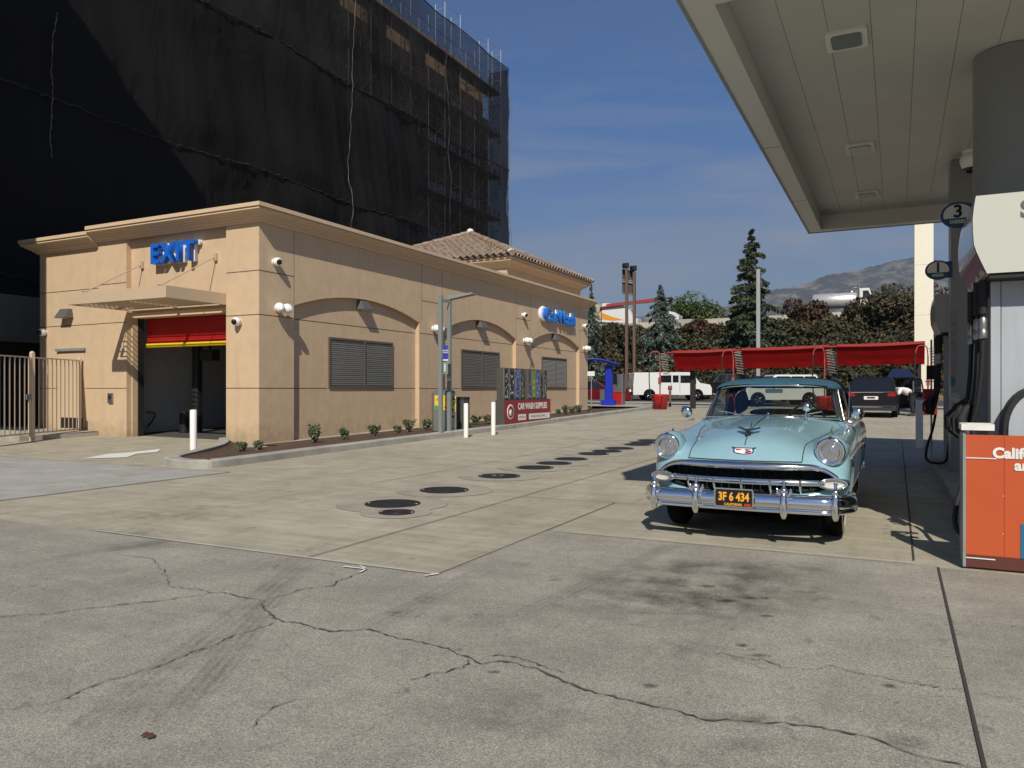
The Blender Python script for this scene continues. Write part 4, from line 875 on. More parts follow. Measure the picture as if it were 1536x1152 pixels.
b.build('edge_trim',M['galv'],can)
b=MB(); x=KX0+lw+.002
while x<KX1-lw-.1:
    xe=min(x+.3955,KX1-lw-.002); b.box(x,xe,KY0+lw+.002,KY1-lw-.002,zs,zs+.03); x+=.40
b.build('soffit',M['soffit'],can)
b=MB(); b.box(KX0+lw,KX1-lw,KY0+lw,KY1-lw,zs+.032,zs+.058); b.build('soffit_backing',M['rubber'],can)
b=MB()
for y in (11.2,14.6): b.box(KX0+.004,KX0+lw-.003,y-.004,y+.004,ZC-.002,ZC+.001)
for y in (9.4,12.5,15.2):
    for sx in (KX0+.24,): pass
b.build('lip_joint',M['dark'],can)
M['stainl']=mat('canopy_light_trim',(.70,.69,.63),.5); M['lensg']=mat('grey_light_lens',(.17,.19,.18),.2)
for (lx,ly,lab) in ((-.47,8.75,'square recessed light in the canopy underside, the nearest one'),(-.5,12.8,'square recessed light in the middle of the canopy underside'),(-.5,15.9,'square recessed light at the far end of the canopy underside')):
    t=thing('canopy_light',(lx,ly,zs),lab,'ceiling light','recessed canopy lights')
    q=MB(); q.rbox(lx-.20,lx+.20,ly-.24,ly+.24,zs-.03,zs-.001,.03); q.build('trim',M['stainl'],t,bevel=.01)
    q=MB(); q.rbox(lx-.145,lx+.145,ly-.17,ly+.17,zs-.042,zs-.031,.05); q.build('lens',M['lensg'],t,bevel=.006)
# columns
b=MB(); b.lathe([(.40,-.05),(.40,.12),(.37,.14),(.37,5.12)],(1.13,9.98,0),seg=40); b.build('column',M['colgrey'],can)
b=MB(); b.rbox(.78,1.50,14.15,14.85,-.02,5.12,.03); b.build('column',M['colgrey'],can)
for x in (9.5,17.5):
    for y in (9.98,14.5): b=MB(); b.rbox(x-.35,x+.35,y-.35,y+.35,-.02,5.12,.03); b.build('column',M['colgrey'],can)
domecam(1.02,13.75,5.13,0,0,'white dome camera hanging under the canopy beside the dark column',1.3,True)
# island
b=MB(); b.rbox(.62,2.3,7.35,18.3,-.05,.12,.12,seg=6); b.build('pump_island',M['kerb'],kind='structure')
# pumps
M['pumpwhite']=mat('pump_header_white',(.54,.55,.47),.35); M['pumpgrey']=mat('pump_side_grey',(.42,.45,.47),.45,col2=(.36,.39,.41),scale=1.5,stretch=(3,3,.4)); M['pblue']=mat('pump_header_blue',(.01,.10,.42),.35)
M['purple']=mat('purple_band',(.11,.015,.12),.3,col2=(.07,.01,.09),scale=3); M['gloss']=mat('glossy_pale_panel',(.30,.36,.42),.12,col2=(.42,.46,.50),scale=2.5); M['mtn']=mat('pale_mountain_print',(.50,.52,.50),.4,col2=(.03,.05,.05),scale=26,lo=.5,hi=.56)
def pump(oy,lab):
    t=thing('fuel_pump',(1.2,8.5+oy,.12),lab,'fuel pump','fuel pumps on the island')
    Y1=7.69+oy; Y2=9.40+oy
    L_=[(1464,294),(1461,310),(1459,328),(1459.5,348),(1461,367),(1465,378),(1472,393),(1480.5,410)]
    pr=[(onY(a,c,7.69).x,onY(a,c,7.69).z) for a,c in L_]; cx_=1.2
    poly=pr+[(2*cx_-x,z) for x,z in pr[::-1]]
    q=MB(); q.prism(poly,'y',Y1,Y2); q.build('header',M['pumpwhite'],t,bevel=.006)
    q=MB(); q.grid([[(x-.004,Y1+.02,z) for x,z in pr[:6]],[(x-.004,Y2-.02,z) for x,z in pr[:6]]],sm=True); q.build('side_panel',M['gloss'],t)
    q=MB(); q.grid([[(x-.004,Y1+.02,z) for x,z in pr[5:]],[(x-.004,Y2-.02,z) for x,z in pr[5:]]],sm=True); pb=q.build('colour_band',M['purple'],t)
    (xa,za),(xb,zb_)=pr[5],pr[7]; q=MB(); rn=random.Random(5); row1=[];row2=[]
    for k in range(30):
        y=Y1+.03+(Y2-Y1-.06)*k/29; f=.80-.22*abs(math.sin(k*.42))-.06*rn.random(); row1.append((xa+(xb-xa)*.98-.009,y,za+(zb_-za)*.98)); ff=f+.15; row2.append((xa+(xb-xa)*ff-.009,y,za+(zb_-za)*ff))
    q.grid([row1,row2],sm=False); q.build('mountain_print',M['mtn'],pb)
    q=MB(); q.box(cx_+.02,cx_+.48,Y1-.008,Y1-.001,2.48,2.78) ; q.build('blue_panel',M['pblue'],t)
    q=MB(); q.box(pr[-1][0]+.02,2*cx_-pr[-1][0]-.02,Y1+.02,Y2-.02,2.40,2.455); q.build('header_base',M['dark'],t)
    # body
    bx0=onY(1486,500,7.95).x; bx1=2*cx_-bx0
    q=MB(); q.box(bx0,bx0+.075,7.95+oy,8.02+oy,.14,2.40); q.box(bx0+.08,bx0+.30,7.955+oy,8.02+oy,.14,2.40); q.box(bx0+.305,bx1-.305,7.95+oy,8.02+oy,.14,2.40);q.box(bx1-.30,bx1,7.955+oy,8.02+oy,.14,2.40); q.build('end_panel',M['pumpgrey'],t,bevel=.004)
    q=MB(); q.box(bx0+.10,bx1-.10,8.021+oy,9.28+oy,.14,2.40); q.build('cabinet',mat('pump_cabinet_dark',(.05,.05,.052),.4) if 'pump_cabinet_dark' not in bpy.data.materials else bpy.data.materials['pump_cabinet_dark'],t)
    q=MB(); q.box(bx0+.085,bx0+.099,8.3+oy,8.95+oy,1.15,1.75); q.build('display',M['glassd'],t)
    # hoses, swivels, nozzles
    for k,(yy,px0) in enumerate(((7.98,.0),(8.12,-.03),(8.9,-.02))):
        hx=bx0-.055+px0; q=MB()
        q.tube(crom([(hx,yy+oy,2.42),(hx-.0,yy+oy,2.05),(hx-.01,yy+oy+.02,1.6),(hx-.05,yy+oy+.05,1.25),(hx-.11,yy+oy+.10,1.02),(hx-.10,yy+oy+.18,1.02)],5),.021,8); q.tube([(hx,yy+oy,2.42),(hx,yy+oy,2.12)],.036,10); hs=q.build('hose',M['rubber'],t)
        q=MB(); q.lathe([(.028,0),(.036,.01),(.036,.07),(.028,.08),(.034,.10),(.034,.17),(.024,.19)],(hx,yy+oy,1.90),seg=14); q.build('swivel',M['steel'],hs)
        q=MB(); q.tube([(hx-.13,yy+oy+.10,1.05),(hx-.16,yy+oy+.12,1.18),(hx-.12,yy+oy+.16,1.27),(hx-.02,yy+oy+.20,1.36)],[.035,.045,.035,.014],10); q.tube([(hx-.15,yy+oy+.1,1.0),(hx-.22,yy+oy+.1,1.06),(hx-.22,yy+oy+.12,1.18),(hx-.17,yy+oy+.13,1.24)],.011,6); q.build('nozzle',M['rubber'],t)
    q=MB(); q.tube(crom([(bx0-.12,8.1+oy,1.0),(bx0-.17,8.05+oy,.72),(bx0-.26,7.95+oy,.42),(bx0-.27,7.85+oy,.22),(bx0-.16,7.75+oy,.16),(bx0+.02,7.72+oy,.20),(bx0+.08,7.9+oy,.5)],6),.022,8); q.build('hose',M['rubber'],t)
    return t
pump(0,'near fuel pump with big white header, grey body and black hoses')
pump(7.6,'far fuel pump in shade behind the dark column, mostly hidden')
tt=bpy.data.objects['fuel_pump']
c_=onY(1538,318,7.69); text('lettering','S',.20,mat('grey_lettering',(.10,.10,.10),.6),tt,(c_.x+.01,7.685,c_.z+.02),(R(90),0,0),.001,.006)
# pump number flags
def flag(x,y,z,num,lab,post):
    t=thing('pump_number_sign',(x,y,z),lab,'sign','pump number flags')
    rx,rz=.185,.155; N_=36; el=lambda k,s:( x+rx*s*math.cos(2*math.pi*k/N_), z+rz*s*math.sin(2*math.pi*k/N_))
    q=MB(); q.prism([el(k,1) for k in range(N_)],'y',y,y+.04); q.box(x+.0,post,y+.005,y+.035,z-.13,z+.13); q.build('flag',mat('navy_blue_plastic',(.008,.03,.16),.4) if 'navy_blue_plastic' not in bpy.data.materials else bpy.data.materials['navy_blue_plastic'],t)
    up=[el(k,.84) for k in range(N_)]; up=[p for p in up if p[1]>=z-.045]; up.sort(key=lambda p:-math.atan2(p[1]-z-.02,p[0]-x)); 
    q=MB(); q.prism([(x+rx*.84*math.cos(R(a)),z+rz*.84*math.sin(R(a))) for a in range(-18,199,8)],'y',y-.004,y-.0005); q.build('face',mat('sign_grey_white',(.62,.62,.58),.5) if 'sign_grey_white' not in bpy.data.materials else bpy.data.materials['sign_grey_white'],t)
    q=MB(); q.prism([(x+rx*.84*math.cos(R(a)),z+rz*.84*math.sin(R(a))) for a in range(203,338,8)],'y',y-.004,y-.0005); q.build('band',mat('dark_green',(.005,.10,.05),.5) if 'dark_green' not in bpy.data.materials else bpy.data.materials['dark_green'],t)
    text('number',num,.21,M['dark'],t,(x,y-.0055,z+.035),(R(90),0,0),.001,.006); text('word','DIESEL',.058,M['white'],t,(x,y-.0055,z-.085),(R(90),0,0),.001,.001)
p=atD(1437,322,9.25); flag(p.x,p.y,p.z,'3','round blue flag sign with number 3 and DIESEL beside the near pump header',.8)
p=atD(1407,405,12.35); flag(p.x,p.y,p.z,'1','round blue flag sign with number 1 and DIESEL beside the far column',.79)
# notices on the far column
t=thing('notice_board',(.75,14.14,1.2),'narrow pale printed notice fixed low on the dark column','notice')
q=MB(); a=onY(1427,590,14.13); c=onY(1440,655,14.13); q.box(a.x,c.x,14.12,14.148,c.z,a.z); q.build('board',mat('faded_paper',(.42,.40,.34),.7,col2=(.20,.15,.12),scale=16,lo=.5,hi=.6),t)
t=thing('notice_board',(.75,14.14,2.2),'tall grey and blue notice fixed high on the dark column','notice')
q=MB(); a=onY(1426,466,14.13); c=onY(1432,565,14.13); q.box(a.x,c.x,14.12,14.148,c.z,a.z); q.box(a.x,c.x,14.119,14.148,c.z-.14,c.z-.001,1); q.build('board',[mat('grey_notice',(.25,.26,.25),.7,col2=(.12,.12,.12),scale=20),mat('teal_notice',(.01,.12,.20),.6)],t)
# orange barrier sign
M['orange']=mat('orange_banner',(.50,.085,.020),.5,col2=(.47,.078,.018),scale=2)
a=onY(1449,652,7.18); zb_=onY(1449,850,7.18).z; sx0=a.x; zt_=a.z
t=thing('barrier_sign',(sx0+.55,7.35,0),'orange banner panel lettered California around a barrier at the island end','sign')
q=MB(); q.box(sx0,sx0+1.25,7.18,7.20,max(zb_,.02)+.10,zt_); q.build('banner',M['orange'],t)
q=MB(); q.box(sx0,sx0+1.25,7.18,7.20,max(zb_,.02),max(zb_,.02)+.098); q.build('lower_band',mat('dark_maroon_band',(.10,.025,.018),.6),t)
q=MB(); q.box(sx0-.022,sx0-.001,7.17,7.52,.02,zt_+.01); q.build('side_frame',M['galv'],t)
q=MB(); q.box(sx0-.03,sx0+.20,7.215,7.27,zt_+.035,zt_+.085); q.box(sx0-.03,sx0+.20,7.47,7.52,zt_+.035,zt_+.085); q.box(sx0-.03,sx0+.01,7.275,7.465,zt_+.035,zt_+.085); q.tube([(sx0+.02,7.27,zt_-.02),(sx0+.02,7.27,zt_+.06)],.012,6); q.tube([(sx0+.02,7.3,zt_+.04),(sx0+.12,7.48,zt_+.04)],.01,6); q.build('rail',M['white'],t)
q=MB()
for z,x1 in ((zt_-.19,.21),(.09,.20)): q.box(sx0,sx0+x1,7.172,7.179,z,z+.008)
for z in (.3,.6): 
    for x in (.25,.46): q.box(sx0+x,sx0+x+.006,7.174,7.179,z,z+.006)
q.build('tape',M['white'],t)
q=MB(); c=onY(1531,786,7.18); q.box(c.x,sx0+1.2,7.174,7.179,.12,c.z); q.build('blue_patch',mat('teal_patch',(.01,.14,.25),.5),t)
q=MB(); q.box(sx0+.262,sx0+.265,7.176,7.179,.12,zt_); q.build('fold',mat('banner_fold',(.40,.07,.015),.6),t)
c=onY(1489,680,7.17); text('lettering','California',.112,M['white'],t,(c.x,7.174,c.z),(R(90),0,0),.001,.0052,align='LEFT')
c=onY(1522,699,7.17); text('lettering','around',.112,M['white'],t,(c.x,7.174,c.z),(R(90),0,0),.001,.0042,align='LEFT')
# grey arched bin between sign and pump
a=onY(1505,640,7.55); t=thing('waste_bin',(a.x+.25,7.6,.12),'grey arch topped bin with black rim between orange sign and pump','bin')
cx_=a.x+.27; pr=lambda s,z0=.12:[(cx_-.27*s,z0)]+[(cx_-.27*s*math.cos(R(k)),1.12+.36*s*math.sin(R(k))) for k in range(0,181,10)]+[(cx_+.27*s,z0)]
q=MB(); q.prism(pr(1),'y',7.55,7.85); q.build('shell',M['rubber'],t,bevel=.02)
q=MB(); q.prism(pr(.87),'y',7.535,7.549); q.build('face',M['pumpgrey'],t)
q=MB(); q.add([(cx_-.12,7.533,1.08),(cx_+.1,7.533,1.08),(cx_-.0,7.533,1.30)],[(0,1,2)]); q.add([(cx_-.11,7.531,1.088),(cx_+.09,7.531,1.088),(cx_-.0,7.531,1.286)],[(0,1,2)],1); q.build('triangle_mark',[M['dark'],M['pumpgrey']],t)
# bollards near the island
p=gnd(1379,672); t=thing('bollard',p,'square pale grey post standing beyond the pump island','bollard'); q=MB(); q.rbox(p.x-.08,p.x+.08,p.y-.08,p.y+.08,p.z-.05,p.z+1.17,.012); q.build('post',M['white'],t); q=MB(); q.rbox(p.x-.085,p.x+.085,p.y-.085,p.y+.085,p.z+1.171,p.z+1.22,.012); q.build('cap',M['galv'],t)
t=thing('window_washing_stand',(0.55,18.2,0),'thin stand with black towel box and red squeegee bucket by the far pump','stand')
d_=16.2; p=atD(1397,560,d_); g_=gz(p.x,p.y)
q=MB(); q.tube([(p.x,p.y,g_),(p.x,p.y,2.5)],.02,8); q.box(p.x-.12,p.x+.12,p.y-.02,p.y+.02,1.61,1.63); q.build('pole',M['steel'],t)
q=MB(); q.rbox(p.x-.09,p.x+.11,p.y-.09,p.y+.09,1.66,1.95,.03); q.build('towel_box',M['rubber'],t)
q=MB(); q.lathe([(.001,1.22),(.09,1.24),(.11,1.46),(.10,1.46)],(p.x-.06,p.y,0),seg=14); q.build('bucket',M['red'],t)
# white sunlit pylon beyond the canopy
p=atD(1385.5,584,37); t=thing('sign_pylon',(p.x,p.y,gz(p.x,p.y)),'tall cream sunlit pylon standing beyond the red shade awning','pylon')
q=MB(); q.box(p.x-.40,p.x+.40,p.y-.45,p.y+.45,gz(p.x,p.y)-.1,10.5); q.build('shaft',mat('cream_panel',(.80,.76,.62),.6,col2=(.76,.72,.58),scale=1.2),t)
q=MB()
for z in (2.6,5.0,7.4): q.box(p.x-.403,p.x+.403,p.y-.453,p.y+.453,z,z+.012)
q.build('panel_joint',M['concrete'],t)

# ================================================================ THINGS ALONG THE PLANTER
M['bol']=mat('chipped_white_paint',(.80,.79,.74),.6,col2=(.30,.29,.26),scale=7,lo=.62,hi=.72)
for (px,py,h,lab) in ((290,678,.97,'white post in front of the open wash bay door'),(699,657,.98,'scuffed white post on the lot side of the kerb, left of the two'),(740,653,.98,'white post on the lot side of the kerb, right of the two')):
    p=gnd(px,py); r_=.075 if px<300 else .065
    t=thing('bollard',p,lab,'bollard','white bollards'); q=MB(); q.lathe([(r_,-.05),(r_,h-.03),(r_*.8,h-.005),(.001,h)],p,seg=24); q.build('post',M['bol'],t)
    q=MB(); q.lathe([(r_+.012,.0),(r_+.012,.018),(r_+.002,.02)],p,seg=24); q.build('base_ring',M['concrete'],t)
# twin lamp posts with small signs
t=thing('lamp_post',(-11.5,18.6,.2),'pair of slim grey posts carrying a flat area lamp and small signs','lamp post')
pA=atD(661,646,21.6); pB=atD(674,641,22.2); M['lampgrey']=mat('grey_green_post',(.20,.225,.21),.45)
zA=gz(pA.x,pA.y)+.1; topA=CH+(584-443)/F_*21.6; topB=CH+(584-446)/F_*22.2
for q_,ps,tz in (('post',pA,topA),('post',pB,topB)):
    q=MB(); q.rbox(ps.x-.055,ps.x+.055,ps.y-.055,ps.y+.055,zA-.05,tz,.012); q.build(q_,M['lampgrey'],t)
q=MB(); q.box(pA.x-.05,pB.x+.05,min(pA.y,pB.y)+.0,max(pA.y,pB.y)+.03,topA-.16,topA-.08); q.build('arm',M['lampgrey'],t)
q=MB(); M4=Matrix.Translation((pB.x+.30,pB.y+.10,topB+.03))@Matrix.Rotation(R(8),4,'Z')@Matrix.Rotation(R(-6),4,'Y'); 
q.add([M4@Vector(v) for v in ((-.36,-.13,-.07),(.46,-.17,-.02),(.46,.17,-.02),(-.36,.13,-.07),(-.36,-.10,.05),(.40,-.14,.035),(.40,.14,.035),(-.36,.10,.05))],[(3,2,1,0),(4,5,6,7),(0,1,5,4),(1,2,6,5),(2,3,7,6),(3,0,4,7)]); q.build('lamp_head',M['lampgrey'],t,bevel=.01)
def dsign(px0,px1,py0,py1,d,m,name,lab=None):
    a=atD(px0,py0,d); c=atD(px1,py1,d); q=MB(); q.add([(a.x,a.y,a.z),(c.x,c.y,a.z),(c.x,c.y,c.z),(a.x,a.y,c.z)],[(3,2,1,0)]); o=q.build(name,m,t,solid=.01); return a,c,o
a,c,o1=dsign(664.6,672,518,538,21.55,mat('small_blue_sign',(.012,.02,.30),.5),'blue_sign'); text('sign_words','ENTER\nWASH',.055,M['white'],o1,((a.x+c.x)/2+.01,(a.y+c.y)/2-.02,(a.z+c.z)/2+.01),(R(90),0,YAW),.001,.001)
dsign(664.6,672,539,541,21.55,M['white'],'sign_strip'); a,c,o1=dsign(664.6,672,543,561,21.55,mat('small_grey_sign',(.17,.20,.21),.5),'grey_sign'); 
q=MB(); mdl=(a+c)/2; q.box(mdl.x-.02,mdl.x+.02,mdl.y-.03,mdl.y-.022,mdl.z-.1,mdl.z+.12); q.build('arrow_mark',M['white'],o1)
# vending kiosk
def at_k(px,py,d): return atD(px,py,d)
kp=atD(666,640,23.0); t=thing('vending_kiosk',(kp.x,kp.y,gz(kp.x,kp.y)+.1),'stainless steel air and vacuum kiosk with yellow, red and green panels behind the lamp posts','kiosk')
kw,kd,kh=.34,.25,1.22; z0=gz(kp.x,kp.y)+.10; Mk=Matrix.Translation((kp.x,kp.y,z0))@Matrix.Rotation(YAW+R(12),4,'Z')
q=MB(); q.box(-kw,kw,-kd,kd,0,kh-.1,M=Mk); q.add([Mk@Vector(v) for v in ((-kw,-kd,kh-.1),(kw,-kd,kh-.1),(kw,kd,kh-.1),(-kw,kd,kh-.1),(-kw+.08,-kd+.1,kh),(kw-.08,-kd+.1,kh),(kw-.08,kd,kh),(-kw+.08,kd,kh))],[(4,5,6,7),(0,1,5,4),(1,2,6,5),(2,3,7,6),(3,0,4,7)]); q.build('cabinet',M['steel'],t)
M['yprint']=mat('yellow_print',(.75,.55,.05),.5,col2=(.60,.10,.03),scale=9,lo=.52,hi=.58); M['gprint']=mat('green_print',(.05,.33,.06),.5); M['yprint2']=mat('yellow_black_print',(.62,.50,.06),.5,col2=(.04,.03,.02),scale=11,lo=.5,hi=.53)
q=MB(); q.box(-kw+.03,.08,-kd-.008,-kd-.001,.62,1.06,M=Mk); q.build('yellow_panel',M['yprint'],t)
q=MB(); q.box(-kw+.03,-.06,-kd-.012,-kd-.0085,.62,.76,M=Mk); q.build('green_panel',M['gprint'],t)
q=MB(); q.box(.13,kw-.02,-kd-.008,-kd-.001,.58,1.05,M=Mk); q.build('button_panel',M['yprint2'],t)
q=MB(); q.box(.10,.115,-kd-.006,-kd-.001,.03,1.1,M=Mk); q.box(.16,.28,-kd-.006,-kd-.001,.40,.46,M=Mk); q.build('door_line',M['dark'],t)
kp=atD(692,640,24.2); t=thing('litter_bin',(kp.x,kp.y,gz(kp.x,kp.y)+.1),'dark grey square bin between the kiosk and white posts','bin'); z0=gz(kp.x,kp.y)+.08
q=MB(); q.rbox(kp.x-.26,kp.x+.2,kp.y-.2,kp.y+.2,z0,z0+.92,.04); q.build('body',mat('charcoal_plastic',(.06,.065,.06),.6),t); q=MB(); q.rbox(kp.x-.27,kp.x+.21,kp.y-.21,kp.y+.21,z0+.921,z0+1.0,.05); q.build('lid',M['rubber'],t)
# car wash supply vending bench
VX=-11.42; y0,y1=onX(757,600,VX).y,onX(826,600,VX).y; zb0=gz(VX,y0)+.16; zt0=onX(757,600,VX).z
t=thing('supply_vending_stand',(VX-.3,(y0+y1)/2,zb0),'red fronted CAR WASH SUPPLIES stand carrying two banks of vending columns','vending machine')
M['dsteel']=mat('dull_dark_steel',(.10,.095,.085),.5,metal=.3); M['redp']=mat('dark_red_panel',(.27,.02,.025),.45,col2=(.23,.018,.02),scale=3)
q=MB(); q.box(VX-.34,VX-.012,y0,y1,zb0,zt0); q.build('bench',M['dsteel'],t)
q=MB(); q.box(VX-.01,VX,y0+.02,y1-.02,zb0+.02,zt0-.02); fr=q.build('front_panel',M['redp'],t)
text('lettering','CAR WASH SUPPLIES',.30,M['white'],fr,(VX+.004,y0+2.18,zt0-.24),(R(90),0,R(90)),.002,.008,xs=.86)
q=MB(); q.box(VX+.001,VX+.006,y0+1.0,y0+1.6,zb0+.10,zb0+.30); q.box(VX+.001,VX+.006,y0+1.85,y1-.1,zb0+.10,zb0+.30); q.build('white_label',M['white'],fr)
text('label_words','ARMORALL',.10,mat('maroon_ink',(.3,.02,.03),.6),fr,(VX+.008,y0+1.3,zb0+.2),(R(90),0,R(90)),.001) if False else text('label_words','VENDING',.11,mat('maroon_ink',(.3,.02,.03),.6),fr,(VX+.008,y0+1.3,zb0+.2),(R(90),0,R(90)),.001)
text('label_words','PRODUCTS AND TOWELS',.10,M['dark'],fr,(VX+.008,y0+2.6,zb0+.2),(R(90),0,R(90)),.001)
q=MB(); q.lathe([(.25,0),(.25,.006),(.22,.008),(.001,.008)],(VX+.001,y0+.42,(zb0+zt0)/2),(1,0,0),28); q.build('round_badge',M['white'],fr)
q=MB(); q.lathe([(.20,0),(.20,.003),(.001,.003)],(VX+.0095,y0+.42,(zb0+zt0)/2),(1,0,0),28); q.build('badge_ring',M['redp'],fr); q=MB(); q.lathe([(.11,0),(.11,.003),(.001,.003)],(VX+.013,y0+.42,(zb0+zt0)/2-.03),(1,0,0),20); q.build('badge_centre',M['white'],fr)
cols=[('black_pack',(.012,.012,.015),(.5,.5,.48)),('black_pack2',(.015,.015,.015),(.55,.55,.5)),('blue_pack',(.03,.07,.30),(.30,.36,.55)),('teal_pack',(.02,.06,.08),(.35,.3,.1))]
cols2=[('purple_pack',(.08,.03,.14),(.3,.3,.3)),('green_pack',(.10,.30,.03),(.60,.55,.05)),('blue_pack2',(.03,.09,.33),(.45,.5,.62)),('grey_pack',(.02,.02,.02),(.45,.25,.2)),('dark_pack',(.015,.03,.02),(.4,.38,.3))]
for lo,hi,cs,zz in ((y0+.12,y0+1.72,cols,.0),(y0+1.95,y1-.08,cols2,0)):
    h=1.62-.0
    q=MB(); q.box(VX-.36,VX-.12,lo,hi,zt0+.001,zt0+1.06); vb=q.build('column_bank',M['dsteel'],t)
    n_=len(cs); wd=(hi-lo)/n_
    for k,(nm,c1,c2) in enumerate(cs):
        q=MB(); top=zt0+(.55 if nm=='purple_pack' else 1.0); q.box(VX-.119,VX-.09,lo+k*wd+.07,lo+(k+1)*wd-.07,zt0+.06,top); q.build('product_column',mat(nm,c1,.4,col2=c2,scale=9,lo=.56,hi=.60,detail=2,stretch=(1,1,.8)),vb)
        q=MB(); q.box(VX-.119,VX-.08,lo+k*wd,lo+k*wd+.04,zt0+.02,zt0+1.05); q.build('divider',M['steel'],vb)
# fence and gate at the left
t=thing('iron_fence',(-21.1,13.5,0),'tan painted iron bar fence and gate left of the bay door','fence')
fx1,fy1=-21.62,14.55; dx_,dy_=-Fv[0],-Fv[1]
zb_=.20; zt_=2.33
def fp(s): return (fx1+dx_*s,fy1+dy_*s)
def post(s,w_,z1,nm='post'):
    x,y=fp(s); q=MB(); q.rbox(x-w_,x+w_,y-w_,y+w_,zb_-.12,z1,.008); q.lathe([(w_*1.2,0),(w_*1.1,.03),(.001,.05)],(x,y,z1),seg=10); return q.build(nm,M['tan'],t)
post(0,.035,zt_+.02); post(2.25,.05,zt_+.09); post(5.2,.05,zt_+.05)
for (a,c,nm) in ((.04,2.2,'rail'),(2.36,5.15,'gate_rail')):
    for z in (zt_-.03,zb_+.08):
        q=MB(); A,B_=fp(a),fp(c); q.tube([(A[0],A[1],z),(B_[0],B_[1],z)],.025,4,sm=False); q.build(nm,M['tan'],t)
s=.16
while s<5.1:
    if abs(s-2.25)>.12:
        x,y=fp(s); q=MB(); q.box(x-.011,x+.011,y-.011,y+.011,zb_+.06,zt_-.03); q.build('bar',M['tan'],t)
    s+=.20
x,y=fp(2.42); q=MB(); q.rbox(x-.02,x+.09,y-.05,y+.05,1.18,1.32,.01); q.build('latch_box',M['galv'],t)
x,y=fp(2.36); q=MB(); q.box(x-.025,x+.025,y-.025,y+.025,zb_,zt_-.03); q.build('gate_frame',M['tan'],t)

# unseen shop block added out of frame on the right to close off low sky
t=thing('added_shop_block',(32,10,0),'tan stucco shop block added out of frame right of the pumps to block low sky','building')
q=MB(); q.box(25,42,-12,34,-.1,5.6); q.build('wall',M['stucco'],t)
q=MB(); q.box(24.6,42.4,-12.4,34.4,5.602,6.2); q.build('parapet',M['trim'],t)
for k in range(6): q=MB(); q.box(24.97,24.998,-9+6*k,-5+6*k,.5,3.2); q.build('window',M['glassd'],t)
# ================================================================ SCAFFOLDED BUILDING UNDER BLACK NETTING
NX=-27.5; NYE=onX(763,584,NX).y; ZT=26.8
sb=thing('building_under_construction',(-36,34,0),'tall building wrapped in black construction netting behind the car wash','building')
M['conc2']=mat('raw_concrete',(.11,.10,.085),.9,col2=(.16,.14,.11),scale=.5); M['tanwall']=mat('tan_upper_wall',(.46,.32,.20),.9)
BYE=NYE-.6
b=MB(); b.box(-60,-29,8,BYE,-.1,22.8); b.build('wall',M['conc2'],sb)
b=MB(); b.box(-60,-29.3,8,BYE-.4,22.8,26.15); b.build('upper_wall',M['tanwall'],sb)
for k in range(8):
    z=1.2+3.3*k if k else 1.2
    b=MB(); zz=3.3*k+.2; b.box(-29,-27.9,8,BYE,zz+1.4-.06,zz+1.46); b.build('walkway_deck',mat('scaffold_plank',(.05,.042,.035),.9) if 'scaffold_plank' not in bpy.data.materials else bpy.data.materials['scaffold_plank'],sb)
M['skyglass']=mat('window_glass_sheet',(.55,.60,.66),.05,metal=1.0)
ws=[]
for k in range(7):
    z=1.7+3.3*k
    for (pa,pb) in ((641,669),(677,692),(700,716),(733,749)):
        ya,yb=onX(pa,584,-29).y,onX(pb,584,-29).y
        q=MB(); q.box(-29.03,-28.98,ya,yb,z,z+1.05); q.box(-29.03,-28.95,ya-.08,ya,z-.08,z+1.13,1); q.box(-29.03,-28.95,yb,yb+.08,z-.08,z+1.13,1); q.box(-29.03,-28.95,(ya+yb)/2-.04,(ya+yb)/2+.04,z,z+1.05,1); q.build('window',[M['skyglass'],M['dark']],sb)
# upper storey openings
for k in range(9):
    ya=20+4.6*k; 
    if ya>BYE-6: break
    q=MB(); q.box(-29.305,-29.26,ya,ya+1.9,23.4,25.2); q.build('window',M['dark'],sb)
# netting
def netx(y,z): return .14*math.sin(y*.9+1.3*math.sin(z*.35))+.10*math.sin(z*1.1+y*.23)+.05*math.sin(y*3.1+z*.7)+.03*math.sin(y*7.7+z*2.1)+.035*math.sin(y*.31)*math.sin(z*5.3+2*math.sin(y*1.9))
def ztop(y): return ZT-.15+.18*abs(math.sin(y*.42+.5))
levels=[-.1,5.3,12.0,18.7,None]
YM=[7.0,onX(500,584,NX).y,onX(628,584,NX).y,NYE]; OPS=[[.0,.01,.01,.02],[.01,.015,.04,.24],[.12,.22,.26,.30]]
for j,i in [(j,i) for j in range(3) for i in range(4)]:
    rows=[]; nz_=16
    for a in range(61):
        y=YM[j]+(YM[j+1]-YM[j])*a/60; z0=levels[i]; z1=levels[i+1] if levels[i+1] is not None else ztop(y)
        if i>0: z0=z0+.10*math.sin(y*.5)
        if i<3: z1=z1+.10*math.sin(y*.5)
        r=[]
        for k in range(nz_+1):
            z=z0+(z1-z0)*k/nz_; pinch=math.exp(-((z-z0)/.5)**2)+math.exp(-((z1-z)/.5)**2)
            r.append((NX+netx(y,z)*(1-.8*min(1,pinch)) ,y,z))
        rows.append(r)
    b=MB(); b.grid(rows); pass
    b.build('netting',netmat('black_net_%s%s'%('abcd'[i],'abc'[j]),(.012,.0115,.011) if i<3 else (.018,.017,.016),OPS[j][i]),sb)
b=MB(); b.grid([[(x,NYE,z) for z in (0,8,16,24,26.8)] for x in (NX,NX-1.8)]); b.build('netting',netmat('black_net_end',(.02,.019,.018),.25),sb)
M['cord']=mat('pale_cord',(.16,.15,.13),.8)
rn=random.Random(8)
